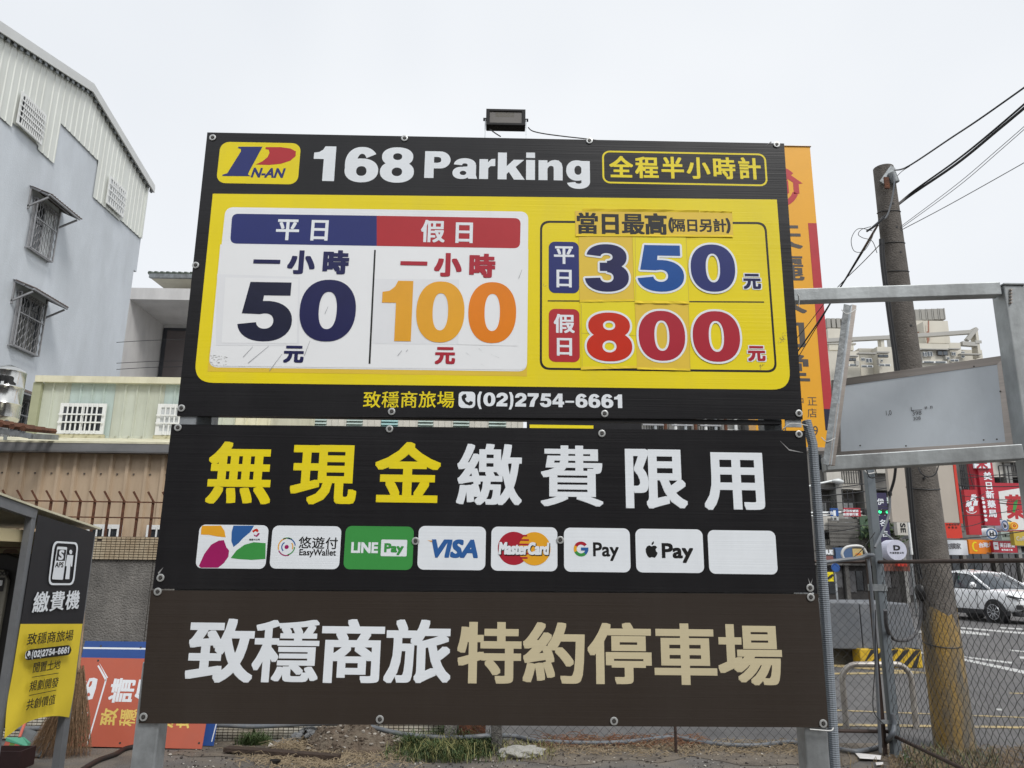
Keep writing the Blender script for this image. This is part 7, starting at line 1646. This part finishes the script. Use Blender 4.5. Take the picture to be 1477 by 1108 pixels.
abeam((-100, 372), (600, 338), .55, d=1); abeam((600, 336), (1000, 312), .55, d=1); abeam((1000, 312), (1310, 290), .55, d=1); abeam((1345, 262), (1265, 362), .5, d=.5); abeam((1220, 390), (1345, 398), .6, d=.5)
abox(1336, 250, 1392, 500, apm, 'corner_column', .2, 1.6); abox(532, 340, 568, 420, apm, 'column', .9, 1.9); abox(895, 200, 925, 390, apm, 'column', 2, 3.9); abox(1340, 360, 1396, 385, aps, 'band', .1, .19)
for (x0, y0, x1, y1, m_) in ((800, 425, 885, 440, aps), (886, 428, 1112, 440, aps), (345, 462, 500, 475, aps), (500, 452, 610, 466, aps), (200, 485, 345, 497, aps), (1212, 470, 1395, 482, aps), (1116, 425, 1212, 436, aps)): abox(x0, y0, x1, y1, m_, 'ledge', -.6, .1)
WN = [(208, 502, 245, 535), (262, 510, 325, 535), (368, 508, 400, 535), (408, 512, 462, 548), (536, 520, 552, 542), (512, 480, 600, 505), (892, 458, 930, 498), (932, 455, 978, 495), (1016, 448, 1110, 488), (1140, 460, 1175, 488), (832, 480, 870, 490), (832, 498, 868, 520), (1225, 455, 1250, 470), (1225, 488, 1250, 508), (1100, 500, 1122, 525), (205, 560, 330, 580), (370, 570, 470, 590), (520, 560, 620, 580), (890, 535, 1100, 555), (1130, 520, 1200, 540)]
for k, (x0, y0, x1, y1) in enumerate(WN):
    f = abox(x0, y0, x1, y1, apd if k in (1, 5, 8) else winw, 'window', -.35, -.1); dx = (x1-x0)
    for j in range(2):
        a = at_y(*Z4(x0+dx*(.06+.48*j), y0+4), AY-.4); b = at_y(*Z4(x0+dx*(.46+.48*j), y1-4), AY-.4); mb = MB(); mb.box(a.x, b.x, AY-.4, AY-.36, b.z, a.z); mb.build('pane', apw, f)
for (x0, y0, x1, y1) in ((320, 535, 350, 575), (880, 462, 892, 540), (515, 520, 530, 560), (1085, 490, 1100, 520)): abox(x0, y0, x1, y1, aps, 'pipe_shaft', -.5, .1)
pinkp = mat('rusty pipe', (.35, .17, .12), .7)
for (p0, p1, w_) in (((820, 300), (865, 290), .15), ((820, 320), (870, 320), .15), ((865, 288), (870, 322), .15), ((940, 195), (942, 370), .15), ((945, 300), (985, 305), .15), ((930, 285), (935, 385), .15)):
    mb = MB(); mb.beam(at_y(*Z4(*p0), AY+3.5), at_y(*Z4(*p1), AY+3.5), w_, w_); mb.build('roof_pipe', pinkp, ap_)
# lower pale house left of the frame, just under the orange sign
t = thing('pale_house', at_y(1192, 700, 52), 'narrow pale house front between orange sign and steel frame', 'building')
a, b = at_y(1172, 640, 52), at_y(1203, 690, 52); mb = MB(); mb.box(a.x, b.x, 52, 53, 0, a.z+1.5); mb.build('wall', offw, t)
for k in range(3):
    mb = MB(); z = b.z+k*1.0; mb.box(a.x+.3, b.x-.3, 51.94, 51.99, z, z+.6); mb.build('window', apw, t)

# ================================================================== ADDED HOUSE ROW BEHIND THE VIEWER (unseen, invented for the glossy boards to mirror)
hr = thing('added_house_row', (0, -15, 0), 'added brown grey house row behind the viewer, unseen, for the glossy boards to reflect', 'building')
for k in range(6):
    x = -21+k*7; h_ = (9.0, 10.5, 8.4, 9.6, 10.8, 8.8)[k]
    mb = MB(); mb.box(x, x+6.96, -22, -15, 0, h_); mb.build('added_house_front', (greyw, conc, mat('brown tile front', (.13, .09, .07), .6), greyw, conc, greyw)[k], hr)
    for f_ in range(2):
        for j in range(2):
            mb = MB(); mb.box(x+1+j*2.9, x+3+j*2.9, -14.99, -14.93, 3.6+f_*2.9, 5.2+f_*2.9); w_ = mb.build('window', alum, hr)
            mb = MB(); mb.box(x+1.08+j*2.9, x+2.92+j*2.9, -14.929, -14.92, 3.68+f_*2.9, 5.12+f_*2.9); mb.build('pane', glass_d, w_)
    mb = MB(); mb.box(x+.3, x+6.6, -14.99, -14.9, 0, 2.8); mb.build('shop_front', darkin, hr)
